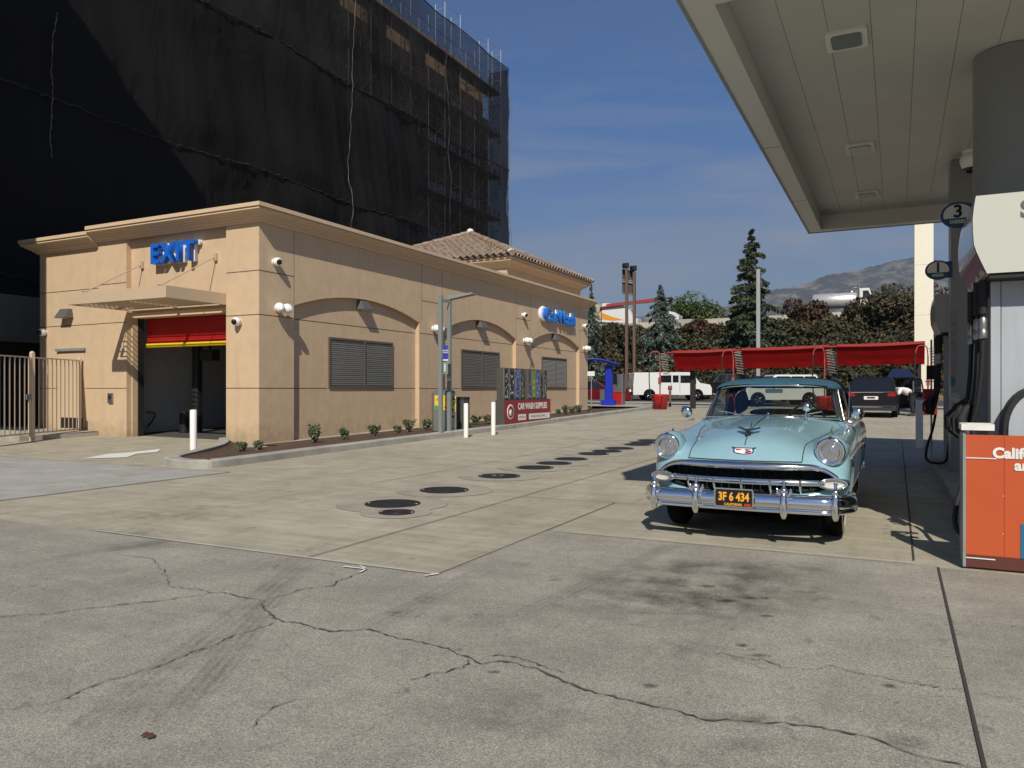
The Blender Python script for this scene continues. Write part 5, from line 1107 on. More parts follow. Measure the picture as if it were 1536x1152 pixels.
for i in (1,2,3):
    b=MB(); pts=[]
    for a in range(260):
        y=7.0+(NYE-7.0)*a/259; pts.append((NX+.06+rn.uniform(-.03,.05),y,levels[i]+.10*math.sin(y*.5)+rn.uniform(-.06,.06)))
    b.tube(pts,[rn.uniform(.015,.05) for _ in pts],5,sm=False); b.build('seam_rope',M['dark'],sb)
b=MB(); pts=[(NX+.05,7.0+(NYE-7.0)*a/200,ztop(7.0+(NYE-7.0)*a/200)) for a in range(201)]; b.tube(pts,.035,5); b.build('top_rope',M['dark'],sb)
for (px,z0,z1,th) in ((525,10.5,26,.016),(72,9.8,15.0,.016),(670,2,26.5,.03),(763,2,26.8,.03),(430,12,14.8,.0),(858,0,0,0)):
    if th==0: continue
    y=onX(px,584,NX).y; pts=[]; n_=50
    for k in range(n_+1):
        z=z0+(z1-z0)*k/n_; pts.append((NX+.14+netx(y,z)+.02,y+.05*math.sin(z*1.7)+rn.uniform(-.02,.02),z))
    b=MB(); b.tube(pts,[th*rn.uniform(.3,1.2) for _ in pts],5,sm=False); b.build('lacing_cord',M['cord'] if px!=670 else M['dark'],sb)
# scaffold: ladder frames, ledgers and braces, seen through the open net and above it
M['scaf']=mat('galvanised_scaffold',(.42,.43,.43),.45,metal=.4)
ys=[]; y=NYE-.25
while y>22: ys.append(y); y-=2.1
for k,y in enumerate(ys):
    tall=k in (0,1,3,4,8,9); zt=28.4 if tall else ztop(y)-.1; q=MB(); z0=6 if k>6 else 4
    for x in (-28.08,-28.85): q.tube([(x,y,z0),(x,y,zt)],.028,6)
    z=z0
    while z<zt: q.tube([(-28.08,y,z),(-28.85,y,z)],.022,5); z+=.5 if z>26.6 else 1.0
    q.build('ladder_frame',M['scaf'],sb)
for z in [4+2*k for k in range(12)]:
    q=MB(); q.tube([(-28.08,NYE-.1,z),(-28.08,ys[-1],z)],.02,5); q.build('ledger',M['scaf'],sb)
for k in range(0,min(14,len(ys)-1)):
    q=MB(); z=4; f=k%2; 
    while z<26: q.tube([(-28.04,ys[k+f],z),(-28.04,ys[k+1-f],z+2)],.016,5); z+=2; f=1-f
    q.build('cross_brace',M['scaf'],sb)
for k in (0,3,8): 
    q=MB(); 
    for z in (27.3,28.3): q.tube([(-28.08,ys[k],z),(-28.08,ys[k+1],z)],.02,5)
    q.build('guard_rail',M['scaf'],sb)
q=MB(); q.tube([(-28.08,ys[1],28.2),(-28.08,ys[3],27.0)],.018,5); q.build('guard_rail',M['scaf'],sb)
# unseen block added out of frame on the left to shade the netting
b=MB(); b.box(-60,-20.35,-6,7.3,-.1,25.8); b.build('added_wing',M['conc2'],sb)
# grey podium wall
t=thing('deck_wall',(-26.6,18,3),'grey concrete deck edge in shade at far left behind the fence','wall')
b=MB(); b.box(-26.9,-26.5,8,24,3.05,4.62); b.build('parapet',M['conc2'],t); b=MB(); b.box(-27.1,-26.95,8,24,0,4.5); b.build('shade_sheet',M['dark'],t)  # black sheet below the deck edge stands in for the deep shade there
# ================================================================ BACKGROUND: slope, freeway, mountain, plants, vehicles
def hz_(x,y):
    """terrain behind the rear street"""
    base=.018*(66-17)-.06
    if y<63.5: return gz(x,y)-.03
    t=min(1,(y-63.5)/25.0); s=t*t*(3-2*t)
    return base+(8.6-base)*s+.25*math.sin(x*.5+y*.3)*t*(1-t)*4*.5
b=MB(); b.grid([[(x,y,hz_(x,y)+(-.5 if abs(x)>149 else 0)) for x in [-150+3*k for k in range(101)]] for y in [63.2+1.0*k for k in range(30)]+[97,106,120]])
b.build('hillside',M['dirt'],kind='structure')
# mountain
b=MB(); rn=random.Random(3)
def ridge(px): # silhouette height in picture rows by column
    P=[(700,500),(900,476),(1040,470),(1110,455),(1150,436),(1200,428),(1245,411),(1290,404),(1330,393),(1375,384),(1415,392),(1470,410),(1600,430),(1800,460),(2100,500)]
    for (a,c),(e,f) in zip(P,P[1:]):
        if a<=px<=e: return c+(f-c)*(px-a)/(e-a)
    return 500
def fbm(x,y):
    s=0;a=1;f=1
    for k in range(6): s+=a*math.sin(x*f*1.7+1.3*k+1.1*math.sin(y*f*1.3+k))*math.cos(y*f*1.9-.7*k+math.sin(x*f*.8)); a*=.55; f*=1.93
    return s
rows=[]
D0,D1=1900,2900
for i in range(90):
    t=i/89; d=D0+(D1-D0)*t; r=[]
    for j in range(260):
        px=700+1400*j/259; Hh=(YH-ridge(px))/F_*D1; prof_=t**1.15
        z=Hh*prof_+ (28*fbm(px*.022,t*3.2)+12*abs(fbm(px*.07+3,t*8)))*min(1,4*t)*(1-t)*1.6+ (3*fbm(px*.2,1.0))*t
        p=atD(px,YH,d); r.append((p.x,p.y,max(z,-2)))
    rows.append(r)
b.grid(rows); 
for k in (1,): pass
M['mount']=mat('chaparral_mountain',(.045,.048,.040),.95,col2=(.25,.22,.185),scale=.014,detail=14,lo=.46,hi=.70,bump=.0)
b.build('mountain',M['mount'],kind='structure')
# freeway: deck and sound wall
M['fwall']=mat('freeway_wall_concrete',(.40,.36,.29),.9,col2=(.48,.43,.35),scale=.5)
t=thing('freeway_wall',(-10,91.5,8.5),'long pale concrete freeway wall above the shrubs','wall')
def wz(x): return 9.75+(x+25)*.0125
rows=[]
for k in range(61):
    x=-90+3*k; rows.append([(x,91.8,7),(x,91.8,wz(x)),(x,92.1,wz(x)),(x,92.1,7)])
b=MB(); b.grid(rows,sm=False); b.build('wall_face',M['fwall'],t)
b=MB()
for k in range(60): x=-90+3*k; b.box(x-.03,x+.03,91.78,91.797,7.2,wz(x)-.02)
b.build('wall_joint',M['concrete'],t)
b=MB(); b.box(-23.5,-21.8,91.2,91.7,7,wz(-22)+.05); b.build('pilaster',M['concrete'],t)
b=MB(); b.grid([[(x,y,wz(x)-1.0) for x in (-90,-30,0,30,90)] for y in (92.3,125)],sm=False); b.build('freeway_deck',M['asphalt'],kind='structure')

# ---- foliage
def leaves(pts,nrm,size,rng,cols,jitter=.6,aspect=1.8):
    """one small quad per point; returns arrays"""
    n=len(pts); u=rng.normal(size=(n,3)); u/=np.linalg.norm(u,axis=1)[:,None]
    v=np.cross(u,nrm+rng.normal(size=(n,3))*jitter); v/=np.linalg.norm(v,axis=1)[:,None]+1e-9
    s=size*(.6+.8*rng.random(n))[:,None]
    q=np.stack([pts-u*s*aspect*.5,pts+v*s*.5,pts+u*s*aspect*.5,pts-v*s*.5],1); return q.reshape(-1,3)
def leafmesh(name,quads,mats,parent,mi=None):
    me=bpy.data.meshes.new(name); nq=len(quads)//4
    me.vertices.add(len(quads)); me.vertices.foreach_set('co',quads.astype(np.float32).ravel())
    me.loops.add(len(quads)); me.loops.foreach_set('vertex_index',np.arange(len(quads),dtype=np.int32))
    me.polygons.add(nq); me.polygons.foreach_set('loop_start',np.arange(0,nq*4,4,dtype=np.int32)); me.polygons.foreach_set('loop_total',np.full(nq,4,dtype=np.int32))
    if not isinstance(mats,(list,tuple)): mats=[mats]
    for m_ in mats: me.materials.append(m_)
    if mi is not None: me.polygons.foreach_set('material_index',mi.astype(np.int32))
    me.update(); me.validate()
    o=bpy.data.objects.new(name,me); COL.objects.link(o)
    if parent is not None: o.parent=parent
    return o
def leafmat(name,c1,c2,c3=None,scale=.8):
    m,n,l,b_=newmat(name); b_.inputs['Roughness'].default_value=.65; b_.inputs['Specular IOR Level'].default_value=.25
    g=n.new('ShaderNodeNewGeometry'); tc=n.new('ShaderNodeTexCoord'); t=n.new('ShaderNodeTexNoise'); t.inputs['Scale'].default_value=scale; t.inputs['Detail'].default_value=4
    l.new(tc.outputs['Object'],t.inputs['Vector'])
    ad=n.new('ShaderNodeMath'); ad.operation='MULTIPLY_ADD'; l.new(g.outputs['Random Per Island'],ad.inputs[0]); ad.inputs[1].default_value=.35; ad.inputs[2].default_value=-.17
    a2=n.new('ShaderNodeMath'); l.new(ad.outputs[0],a2.inputs[0]); l.new(t.outputs['Fac'],a2.inputs[1])
    r=n.new('ShaderNodeValToRGB'); r.color_ramp.elements[0].position=.3; r.color_ramp.elements[0].color=C4(c1); r.color_ramp.elements[1].position=.62; r.color_ramp.elements[1].color=C4(c2)
    if c3: e=r.color_ramp.elements.new(.74); e.color=C4(c3)
    l.new(a2.outputs[0],r.inputs['Fac']); l.new(r.outputs['Color'],b_.inputs['Base Color'])
    return m
M['bark']=mat('bark',(.07,.05,.035),.9,col2=(.12,.09,.065),scale=4,bump=.5,bscale=12)
M['needle']=leafmat('cedar_needles',(.035,.050,.028),(.088,.112,.062),(.16,.17,.10),1.2)
M['needle2']=leafmat('blue_cedar_needles',(.05,.085,.065),(.14,.19,.155),(.20,.25,.21),1.0)
M['shr']=leafmat('dark_shrub_leaves',(.024,.027,.013),(.068,.062,.028),(.13,.075,.042),.6)
M['shr2']=leafmat('red_tipped_leaves',(.030,.026,.014),(.085,.050,.030),(.18,.055,.038),.6)
M['shr3']=leafmat('bright_green_leaves',(.035,.06,.015),(.10,.14,.035),(.17,.19,.06),.8)
M['dry']=leafmat('dry_grass_blades',(.09,.075,.035),(.20,.16,.08),(.30,.25,.14),.5)
def conifer(x,y,z0,h,r,m,seed,lab,n=9000,droop=.35,whorl=34,top=.02):
    rng=np.random.default_rng(seed); t=thing('conifer_tree',(x,y,z0),lab,'tree','conifers on the slope')
    b=MB(); lean=[(rng.normal()*.05,rng.normal()*.05) for _ in range(6)]
    b.tube([(x+lean[k][0],y+lean[k][1],z0+h*.97*k/5) for k in range(6)],[.03*h*.55*(1-k/5)+.02 for k in range(6)],10); 
    P=[];Nn=[]; brs=MB()
    for w_ in range(whorl):
        f=(w_+.5)/whorl; zc=z0+h*(.06+.93*f); rr=r*((1-f)**.85*(.80+.35*rng.random()))+top
        nb=int(5+rng.integers(0,4))
        for k in range(nb):
            a=rng.random()*6.283; L_=rr*(.65+.5*rng.random()); ca,sa=math.cos(a),math.sin(a)
            bz=zc+rng.normal()*.12
            brs.tube([(x,y,bz),(x+ca*L_*.5,y+sa*L_*.5,bz-droop*.10*L_+.10*L_),(x+ca*L_*.97,y+sa*L_*.97,bz-droop*L_*.55)],[.035+.01*(1-f)*3,.025,.008],4,caps=False)
            m_=max(6,int(n/whorl/nb*(.3+1.4*(1-f))))
            s=rng.random(m_)**.65; side=rng.normal(size=m_)*.17*L_*(1.15-s); 
            px_=x+ca*L_*s-sa*side; py_=y+sa*L_*s+ca*side
            pz=bz+ .10*L_*np.sin(s*3.1) - droop*L_*.55*s**1.6 - np.abs(rng.normal(size=m_))*.10*L_**.5 - np.abs(side)*.35
            P.append(np.stack([px_,py_,pz],1)); Nn.append(np.tile([0,0,1.],(m_,1)))
    P=np.concatenate(P);Nn=np.concatenate(Nn)
    b.build('trunk',M['bark'],t); brs.build('limbs',M['bark'],t)
    q=leaves(P,Nn,.145*(h/15)**.5,rng,None,.8,2.6)-np.array([x,y,z0]); leafmesh('crown',q,m,t); return t
def placeD(px,d): p=atD(px,YH,d); return p.x,p.y
x,y=placeD(1127,69); conifer(x,y,1.0,15.0,4.3,M['needle'],3,'tall dark pointed conifer behind the red awning, by far the biggest',34000,.22,27)
x,y=placeD(991,72); conifer(x,y,2.4,8.9,3.3,M['needle2'],5,'smaller blue green conifer with wide drooping lower boughs, right of the billboard posts',17000,.5,24)
x,y=placeD(887,66); conifer(x,y,1.5,8.8,1.5,M['needle2'],8,'slim grey green conifer just behind the far corner of the car wash',6000,.5,24)
def blob(rng,c,rad,n,lump=5):
    cs=[np.array([0,0,0.])]+[rng.normal(size=3)*np.array(rad)*.42 for _ in range(lump)]; P=[]
    for k,cc in enumerate(cs):
        m_=n//len(cs); v=rng.normal(size=(m_,3)); v/=np.linalg.norm(v,axis=1)[:,None]; rr=(.55+.5*rng.random(m_)**.5)[:,None]
        P.append(cc+v*rr*np.array(rad)*(.50+.22*rng.random()))
    P=np.concatenate(P)+np.array(c); return P
def keep_below(P,rng):
    """hedge height along the slope: trimmed low on the left, higher to the right"""
    d=P[:,0]*Fv[0]+P[:,1]*Fv[1]; u=768+F_*(P[:,0]*Rv[0]+P[:,1]*Rv[1])/d
    lim=np.interp(u,[860,900,925,960,1010,1040,1080,1130,1160,1200,1240,1300,1400,1600],[490,497,500,503,497,499,492,497,489,484,480,476,474,474])+5*np.sin(u*.11)+4*np.sin(u*.31+2)+rng.normal(size=len(u))*2.0
    return P[P[:,2]<CH+(YH-lim)/F_*d]
def shrubmass(name,spots,m,seed,label=None,cat=None,kind=None,size=.17,per=900,group=None,parent=None):
    rng=np.random.default_rng(seed); Q=[]
    for (x,y,z,rx,rz) in spots:
        P=keep_below(blob(rng,(x,y,z+rz*.5),(rx,rx*.8,rz),int(per*rx*rz*.6)),rng); Q.append(leaves(P,P-np.array([x,y,z]),size,rng,None,.8,1.6))
    o=leafmesh(name,np.concatenate(Q),m,parent); return tag(o,label,cat,group,kind)
rn=random.Random(12); sp=[]
for k in range(230):
    px=870+(1560-870)*rn.random()**.9; Y=65.5+22*rn.random(); p=onY(px,YH,Y); zz=hz_(p.x,Y)
    lim=505 if px<1080 else (478 if px<1200 else 470)
    rz=1.1+1.3*rn.random(); ztopmax=CH+(YH-lim)/F_*dep(p.x,Y)
    if zz+rz*1.3>ztopmax: rz=max(.5,(ztopmax-zz)/1.3)
    if zz+.6>ztopmax: continue
    sp.append((p.x,Y,zz,1.3+1.2*rn.random(),rz))
shrubmass('hillside_shrubs',sp,M['shr'],2,'dense dark shrubs covering the slope below the freeway wall','shrubs','stuff',.20,900)
# tall clumps one can tell apart
def bush(px,Yd,topy,rx,m,seed,lab,nm='shrub',n=4200,size=.19,grp='shrubs standing above the hedge'):
    p=onY(px,YH,Yd); d=dep(p.x,Yd); zt=CH+(YH-topy)/F_*d; z0=hz_(p.x,Yd) if Yd<91 else 8.6
    t=thing(nm,(p.x,Yd,z0),lab,'shrub' if nm=='shrub' else 'tree',grp); rng=np.random.default_rng(seed)
    h=zt-z0; P=blob(rng,(p.x,Yd,z0+h*.60),(rx,rx*.85,h*.52),n,8); P=P[P[:,2]>z0-.2]
    spr=[];
    for k in range(26):
        a=rng.random()*6.28; r0=rx*.75*rng.random()**.5; bx_,by_=p.x+r0*math.cos(a),Yd+r0*math.sin(a); zt_=z0+h*(.80+.22*rng.random())*(1-.25*(r0/rx)**2)
        m_=26; s=rng.random(m_); spr.append(np.stack([bx_+rng.normal(size=m_)*.10,by_+rng.normal(size=m_)*.10,zt_-s*h*.35],1))
    P=np.concatenate([P]+spr)
    q=leaves(P,P-np.array([p.x,Yd,z0]),size,rng,None,.8,1.7)-np.array([p.x,Yd,z0]); leafmesh('crown',q,m,t)
    b=MB(); 
    for k in range(5):
        a=k*1.3; b.tube([(p.x+.1*math.cos(a),Yd+.1*math.sin(a),z0-.1),(p.x+rx*.25*math.cos(a),Yd+rx*.25*math.sin(a),z0+h*.4),(p.x+rx*.5*math.cos(a),Yd+rx*.5*math.sin(a),z0+h*.8)],[.09,.06,.02],6)
    b.build('stems',M['bark'],t); return t
bush(1211,80,459,1.7,M['shr2'],21,'reddish round topped shrub below the rear of the tank truck')
bush(1250,80,477,1.3,M['shr'],22,'low dark shrub directly below the tank truck')
bush(1279,82,459,1.2,M['shr2'],23,'narrow red tipped shrub below the cab of the tank truck')
bush(1325,79,449,3.2,M['shr'],24,'largest dark green shrub, right of the tank truck',n=6500)
bush(1378,79,452,2.2,M['shr2'],25,'brown tipped dark shrub right beside the cream pylon')
bush(1172,78,486,1.8,M['shr'],26,'dark shrub right of the tall conifer and street pole')
bush(1078,80,490,2.0,M['shr2'],27,'reddish shrub left of the tall conifer under the freeway wall')
bush(1045,80,486,1.6,M['shr2'],28,'feathery brown shrub in front of the freeway wall fence')
bush(915,80,487,1.9,M['shr'],29,'dark shrub left of the billboard posts')
bush(955,76,502,2.0,M['shr'],30,'low dark shrub at the foot of the billboard posts')
bush(1022,101,453,2.2,M['shr3'],31,'bright green small tree behind the freeway wall, the left one','tree',grp='bright green trees beyond the freeway wall')
bush(1052,101,450,3.0,M['shr3'],32,'bright green round tree behind the freeway wall, the larger right one','tree',grp='bright green trees beyond the freeway wall')
# dry brush at the foot of the slope
rng=np.random.default_rng(9); n=26000
X=rng.random(n)*70-38; Yy=63.3+rng.random(n)**1.3*9; clump=(np.sin(X*1.7)+np.sin(Yy*2.3+X*.6)+rng.normal(size=n)*.9)
k=clump>-.4; X=X[k];Yy=Yy[k]; Z=np.array([hz_(a,c) for a,c in zip(X,Yy)])+rng.random(len(X))*.35
P=np.stack([X,Yy,Z],1); q=leaves(P,np.tile([1.,0,0],(len(P),1)),.16,rng,None,.5,3.0); tag(leafmesh('dry_brush',q,M['dry'],None),'dry tan grass and brush at the foot of the slope','grass',None,'stuff')
# small plants in the planter
def tuft(x,y,h,seed,lab,m,n=1100):
    rng=np.random.default_rng(seed); z0=gz(x,y)+.07; t=thing('small_plant',(x,y,z0),lab,'plant','young plants in the mulch bed')
    b=MB(); P=[]
    for k in range(26):
        a=rng.random()*6.28; l=h*(.5+.55*rng.random()); sp_=.75*rng.random(); e=Vector((x+math.cos(a)*l*sp_,y+math.sin(a)*l*sp_,z0+l))
        b.tube([(x,y,z0),Vector((x,y,z0)).lerp(e,.5)+Vector((0,0,.03)),e],[.006,.004,.002],4,caps=False)
        s=.1+.9*rng.random(n//26)**.7; P.append(np.stack([x+(e.x-x)*s,y+(e.y-y)*s,z0+(e.z-z0)*s],1)+rng.normal(size=(n//26,3))*.018)
    b.build('stems',M['bark'] if m is not M['shr3'] else M['shr3'],t); P=np.concatenate(P); leafmesh('leaves',leaves(P,np.tile([0,0,1.],(len(P),1)),.035,rng,None,1,2.4)*1.0-np.array([x,y,z0]),m,t)
M['herb']=leafmat('herb_leaves',(.075,.095,.05),(.17,.19,.10),(.26,.27,.17),2)
for i,(px,py,h,lab) in enumerate(((363,681,.30,'low green plant by the front corner of the building, left of the pair'),(388,678,.22,'tiny pale plant right at the corner pier'),(472,668,.50,'biggest bushy plant in the mulch below the first window'),(517,662,.42,'second grey green plant along the first bay'),(561,657,.38,'third plant along the first bay'),(597,653,.34,'fourth plant, thin and low, right of the first window'),(613,651,.48,'tall wispy plant near the second pier'),(640,648,.34,'small plant just left of the steel kiosk'),(713,640,.48,'wispy plant between kiosk bin and right white post'),(731,638,.34,'small plant behind the right white post'),(752,636,.40,'green plant against the end of the vending stand'),(838,625,.32,'low plant just right of the vending stand'),(848,624,.40,'second plant right of the vending stand'),(858,622,.45,'third plant right of the vending stand'),(868,621,.40,'plant near the last pier'),(884,620,.38,'plant at the foot of the white sign post'))):
    p=gnd(px,py); tuft(p.x,p.y,h*(.55+.35*((i*7)%5)/4),40+i,lab,M['herb'] if i!=10 else M['shr3'])

# ---- billboard back, poles
t=thing('billboard_posts',(0,0,0),'two brown posts holding dark sign boards with black spotlights on top','sign')
p1=atD(940,500,68); p2=atD(951.5,500,68); t.location=(p1.x,p1.y,2)
M['rust']=mat('brown_steel_post',(.13,.085,.06),.7); M['board']=mat('dark_board_back',(.06,.055,.05),.8)
for p_,ty_ in ((p1,404),(p2,408)):
    zt=CH+(YH-ty_)/F_*68; q=MB(); q.rbox(p_.x-.12,p_.x+.12,p_.y-.12,p_.y+.12,1.5,zt,.02); q.build('post',M['rust'],t)
    q=MB(); q.rbox(p_.x-.22,p_.x+.18,p_.y-.16,p_.y+.2,zt+.12,zt+.55,.06); q.tube([(p_.x,p_.y,zt),(p_.x,p_.y,zt+.2)],.04,6); q.lathe([(.2,0),(.26,.14),(.26,.18)],(p_.x-.1,p_.y-.1,zt+.3),(-.6,-.6,-.1),14); q.build('spotlight',M['dark'],t)
for (a,c) in ((404.5,421),(423,441)):
    A=atD(933.5,a-1,68.4); B_=atD(951.5,c,68.4); q=MB(); q.add([(A.x,A.y,A.z),(B_.x,B_.y,A.z-.15),(B_.x,B_.y,B_.z-.1),(A.x,A.y,B_.z)],[(3,2,1,0)]); q.build('board',M['board'],t,solid=.12)
    q=MB(); q.tube([(A.x,A.y-.15,A.z-.05),(B_.x,B_.y-.15,A.z-.2)],.04,4); q.tube([(A.x,A.y-.15,B_.z+.05),(B_.x,B_.y-.15,B_.z-.05)],.04,4); q.build('rail',M['galv'],t)
p=atD(1137.5,560,52); t=thing('street_pole',(p.x,p.y,gz(p.x,p.y)),'tall plain grey pole in front of the biggest conifer','pole')
q=MB(); q.rbox(p.x-.12,p.x+.12,p.y-.12,p.y+.12,gz(p.x,p.y)-.1,CH+(YH-404)/F_*52,.02); q.build('shaft',mat('pale_grey_pole',(.33,.35,.35),.5),t)
p=atD(1332,520,74); t=thing('street_lamp',(p.x,p.y,3),'thin curved arm street lamp among the shrubs on the slope','street lamp')
q=MB(); zt=CH+(YH-486)/F_*74; q.tube([(p.x,p.y,2.5),(p.x,p.y,zt-.1),(p.x-.3,p.y,zt+.15),(p.x-1.0,p.y,zt+.35),(p.x-1.3,p.y,zt+.2)],.045,6); q.build('pole',M['galv'],t); q=MB(); q.rbox(p.x-1.6,p.x-1.1,p.y-.12,p.y+.12,zt+.1,zt+.2,.03); q.build('lamp_head',M['galv'],t)

# ---- vehicles
def gmat(nm,c,r=.3,coat=.6): return mat(nm,c,r,coat=coat)
M['vglass']=mat('vehicle_glass',(.012,.014,.016),.05,spec=.8); M['wheelrim']=mat('alloy_rim',(.35,.35,.35),.3,metal=.8); M['tailr']=mat('tail_lamp_red',(.30,.01,.01),.2); M['bump']=mat('black_bumper_plastic',(.02,.02,.02),.6)
def veh(name,loc,rot,lab,cat,L_,Wd,top,zb,wheels,gh,paint,wins,open_door=False,wr=.36,group=None,plates=None,lampz=.9):
    """x forward. top: (x,z) rear to front, gh: greenhouse (x0b,x1b,x0t,x1t,zbelt,zroof,inset)"""
    t=thing(name,loc,lab,cat,group,rot); w_=Wd/2
    prof=[]; 
    prof+= [(top[0][0],zb)]+list(top)+[(top[-1][0],zb)]
    for wx in sorted(wheels,reverse=True):
        prof+=[(wx+(wr+.06)*math.cos(R(a)),max(zb,wr+(wr+.06)*math.sin(R(a)))) for a in range(-0,181,15)]
    q=MB(); q.prism(prof,'y',-w_,w_); o=q.build('body',paint,t,world=False,bevel=.07)
    if gh:
        x0b,x1b,x0t,x1t,z0,z1,ins=gh
        def gp(x,s,f): # on greenhouse surface: x 0..1 along, f 0..1 up
            xb=x0b+(x1b-x0b)*x; xt=x0t+(x1t-x0t)*x; return Vector((xb+(xt-xb)*f,s*(w_-.03-ins*f),z0+(z1-z0)*f))
        vs=[gp(0,-1,0),gp(1,-1,0),gp(1,1,0),gp(0,1,0),gp(0,-1,1),gp(1,-1,1),gp(1,1,1),gp(0,1,1)]
        q=MB(); q.add(vs,[(3,2,1,0),(4,5,6,7),(0,1,5,4),(1,2,6,5),(2,3,7,6),(3,0,4,7)]); q.build('cabin',paint,t,world=False,bevel=.06)
        for s in (-1,1):
            for (a,c,f0,f1) in wins:
                q=MB(); q.add([gp(a,s,f0)+Vector((0,s*.012,0)),gp(c,s,f0)+Vector((0,s*.012,0)),gp(c,s,f1)+Vector((0,s*.012,0)),gp(a,s,f1)+Vector((0,s*.012,0))],[(0,1,2,3)]); q.build('window',M['vglass'],t,world=False)
        for x,nm in ((0,'rear_window'),(1,'windshield')):
            dx=-.012 if x==0 else .012; a=[gp(x,-1,.10),gp(x,1,.10),gp(x,1,.88),gp(x,-1,.88)]; a=[Vector((v.x+dx,v.y*.90,v.z)) for v in a]
            q=MB(); q.add(a,[(0,1,2,3)]); q.build(nm,M['vglass'],t,world=False)
    for wx in wheels:
        for s in (-1,1):
            q=MB(); q.lathe([(wr*.62,.0),(wr*.95,.0),(wr,.04),(wr,.19),(wr*.95,.23),(wr*.64,.225)],(wx,s*(w_-.22),wr),(0,s,0),28); wo=q.build('wheel',M['tyre'],t,world=False)
            q=MB(); q.lathe([(wr*.64,.22),(wr*.60,.19),(wr*.5,.17),(wr*.18,.19),(.001,.2)],(wx,s*(w_-.22),wr),(0,s,0),20); 
            for k in range(5): a=k*1.2566; q.tube([(wx+wr*.15*math.cos(a),s*(w_-.22)+s*.2,wr+wr*.15*math.sin(a)),(wx+wr*.58*math.cos(a),s*(w_-.22)+s*.21,wr+wr*.58*math.sin(a))],.03,5)
            q.build('rim',M['wheelrim'],wo,world=False)
    q=MB(); q.rbox(top[0][0]-.08,top[0][0]+.12,-w_+.02,w_-.02,zb-.02,zb+.20,.05); q.build('rear_bumper',M['bump'],t,world=False)
    q=MB(); q.rbox(top[-1][0]-.12,top[-1][0]+.08,-w_+.02,w_-.02,zb-.02,zb+.20,.05); q.build('front_bumper',M['bump'],t,world=False)
    for s in (-1,1):
        q=MB(); q.rbox(top[0][0]-.015,top[0][0]+.10,s*(w_-.20)-.16,s*(w_-.20)+.16,lampz-.10,lampz+.06,.04); q.build('tail_light',M['tailr'],t,world=False)
        q=MB(); q.rbox(top[-1][0]-.10,top[-1][0]+.015,s*(w_-.25)-.16,s*(w_-.25)+.16,lampz-.12,lampz+.02,.04); q.build('headlight',M['whitegloss'],t,world=False)
    return t
VAN=gmat('van_white_paint',(.72,.72,.70)); BLK=gmat('black_car_paint',(.004,.004,.005),.3,.25); RED=gmat('dark_red_car_paint',(.12,.008,.01),.2,1); WSUV=gmat('off_white_suv_paint',(.62,.62,.58))
# white cargo van seen from its side
p=gnd(1003,604); 
d=55.0; c_=atD(1004,YH,d); g_=gz(c_.x,c_.y)
van=veh('cargo_van',(c_.x,c_.y,g_),YAW+R(2),'white cargo van parked side on behind the red vacuum stand','van',5.6,2.0,[(-2.8,1.0),(-2.72,1.95),(1.15,1.98),(1.35,1.93),(1.95,1.22),(2.65,1.10),(2.78,.85)],.38,(-1.65,1.75),None,VAN,[],wr=.37)
for nm,poly in (('window',[(.0,1.25),(.42,1.25),(.42,1.75),(.0,1.75)]),('window',[(-.85,1.25),(-.1,1.25),(-.1,1.75),(-.85,1.75)]),('window',[(.55,1.22),(1.62,1.22),(1.22,1.75),(.55,1.75)])):
    for s in (-1,1): q=MB(); q.prism(poly,'y',s*1.0,s*1.012); q.build(nm,M['vglass'],van,world=False)
q=MB(); q.add([(1.42,-.85,1.84),(1.42,.85,1.84),(1.98,.92,1.27),(1.98,-.92,1.27)],[(0,1,2,3)]); o_=q.build('windshield',M['vglass'],van,world=False); 
for v in o_.data.vertices: v.co.x+=.03
for xa_,zt_ in ((-.12,1.85),(.50,1.85),(1.62,1.2)): q=MB(); q.box(xa_,xa_+.02,-1.005,-1.001,.5,zt_); q.build('door_line',M['bump'],van,world=False)
q=MB(); q.rbox(1.50,1.62,-1.22,-1.03,1.15,1.45,.03); q.build('wing_mirror',M['bump'],van,world=False)
q=MB(); q.box(2.72,2.80,-.75,.75,.72,1.0); q.build('grille',M['bump'],van,world=False)
# black suv seen from behind with open door
d=31.8; c_=atD(1309,YH,d)+Vector((0,2.35,0)); g_=gz(c_.x,c_.y)-.02
suv=veh('parked_suv',(c_.x,c_.y,g_),R(88.5),'black SUV seen from behind with its right front door open','car',4.7,1.92,[(-2.35,.95),(-2.28,1.05),(1.0,1.08),(2.2,.95),(2.33,.7)],.30,(-1.4,1.45),(-2.25,1.15,-1.75,.35,1.04,1.68,.20),BLK,[(.08,.34,.12,.85),(.37,.60,.12,.85),(.63,.92,.12,.85)],lampz=.98)
q=MB(); q.box(-2.40,-2.36,-.75,.75,1.02,1.045); q.box(-2.45,-2.40,-.80,.80,.42,.45); q.build('chrome_strip',M['chrome'],suv,world=False)
q=MB(); q.rbox(-2.375,-2.352,-.27,.27,.74,.88,.02,axis='x'); pl=q.build('number_plate',M['white'],suv,world=False)
q=MB(); q.add([(-2.378,.15,.78),(-2.378,-.15,.78),(-2.378,-.15,.85),(-2.378,.15,.85)],[(0,1,2,3)]); q.build('plate_marks',M['dark'],pl,world=False)
q=MB(); Md=Matrix.Translation((.95,-.97,0))@Matrix.Rotation(R(180+66),4,'Z'); q.box(0,1.05,-.03,.03,.35,1.05,M=Md); dr=q.build('open_door',BLK,suv,world=False,bevel=.015)
q=MB()
for (a,c) in (((0,1.05),(.30,1.62)),((.30,1.62),(.95,1.60)),((.95,1.60),(1.05,1.05))): A=Md@Vector((a[0],0,a[1])); B_=Md@Vector((c[0],0,c[1])); q.tube([A,B_],.03,6)
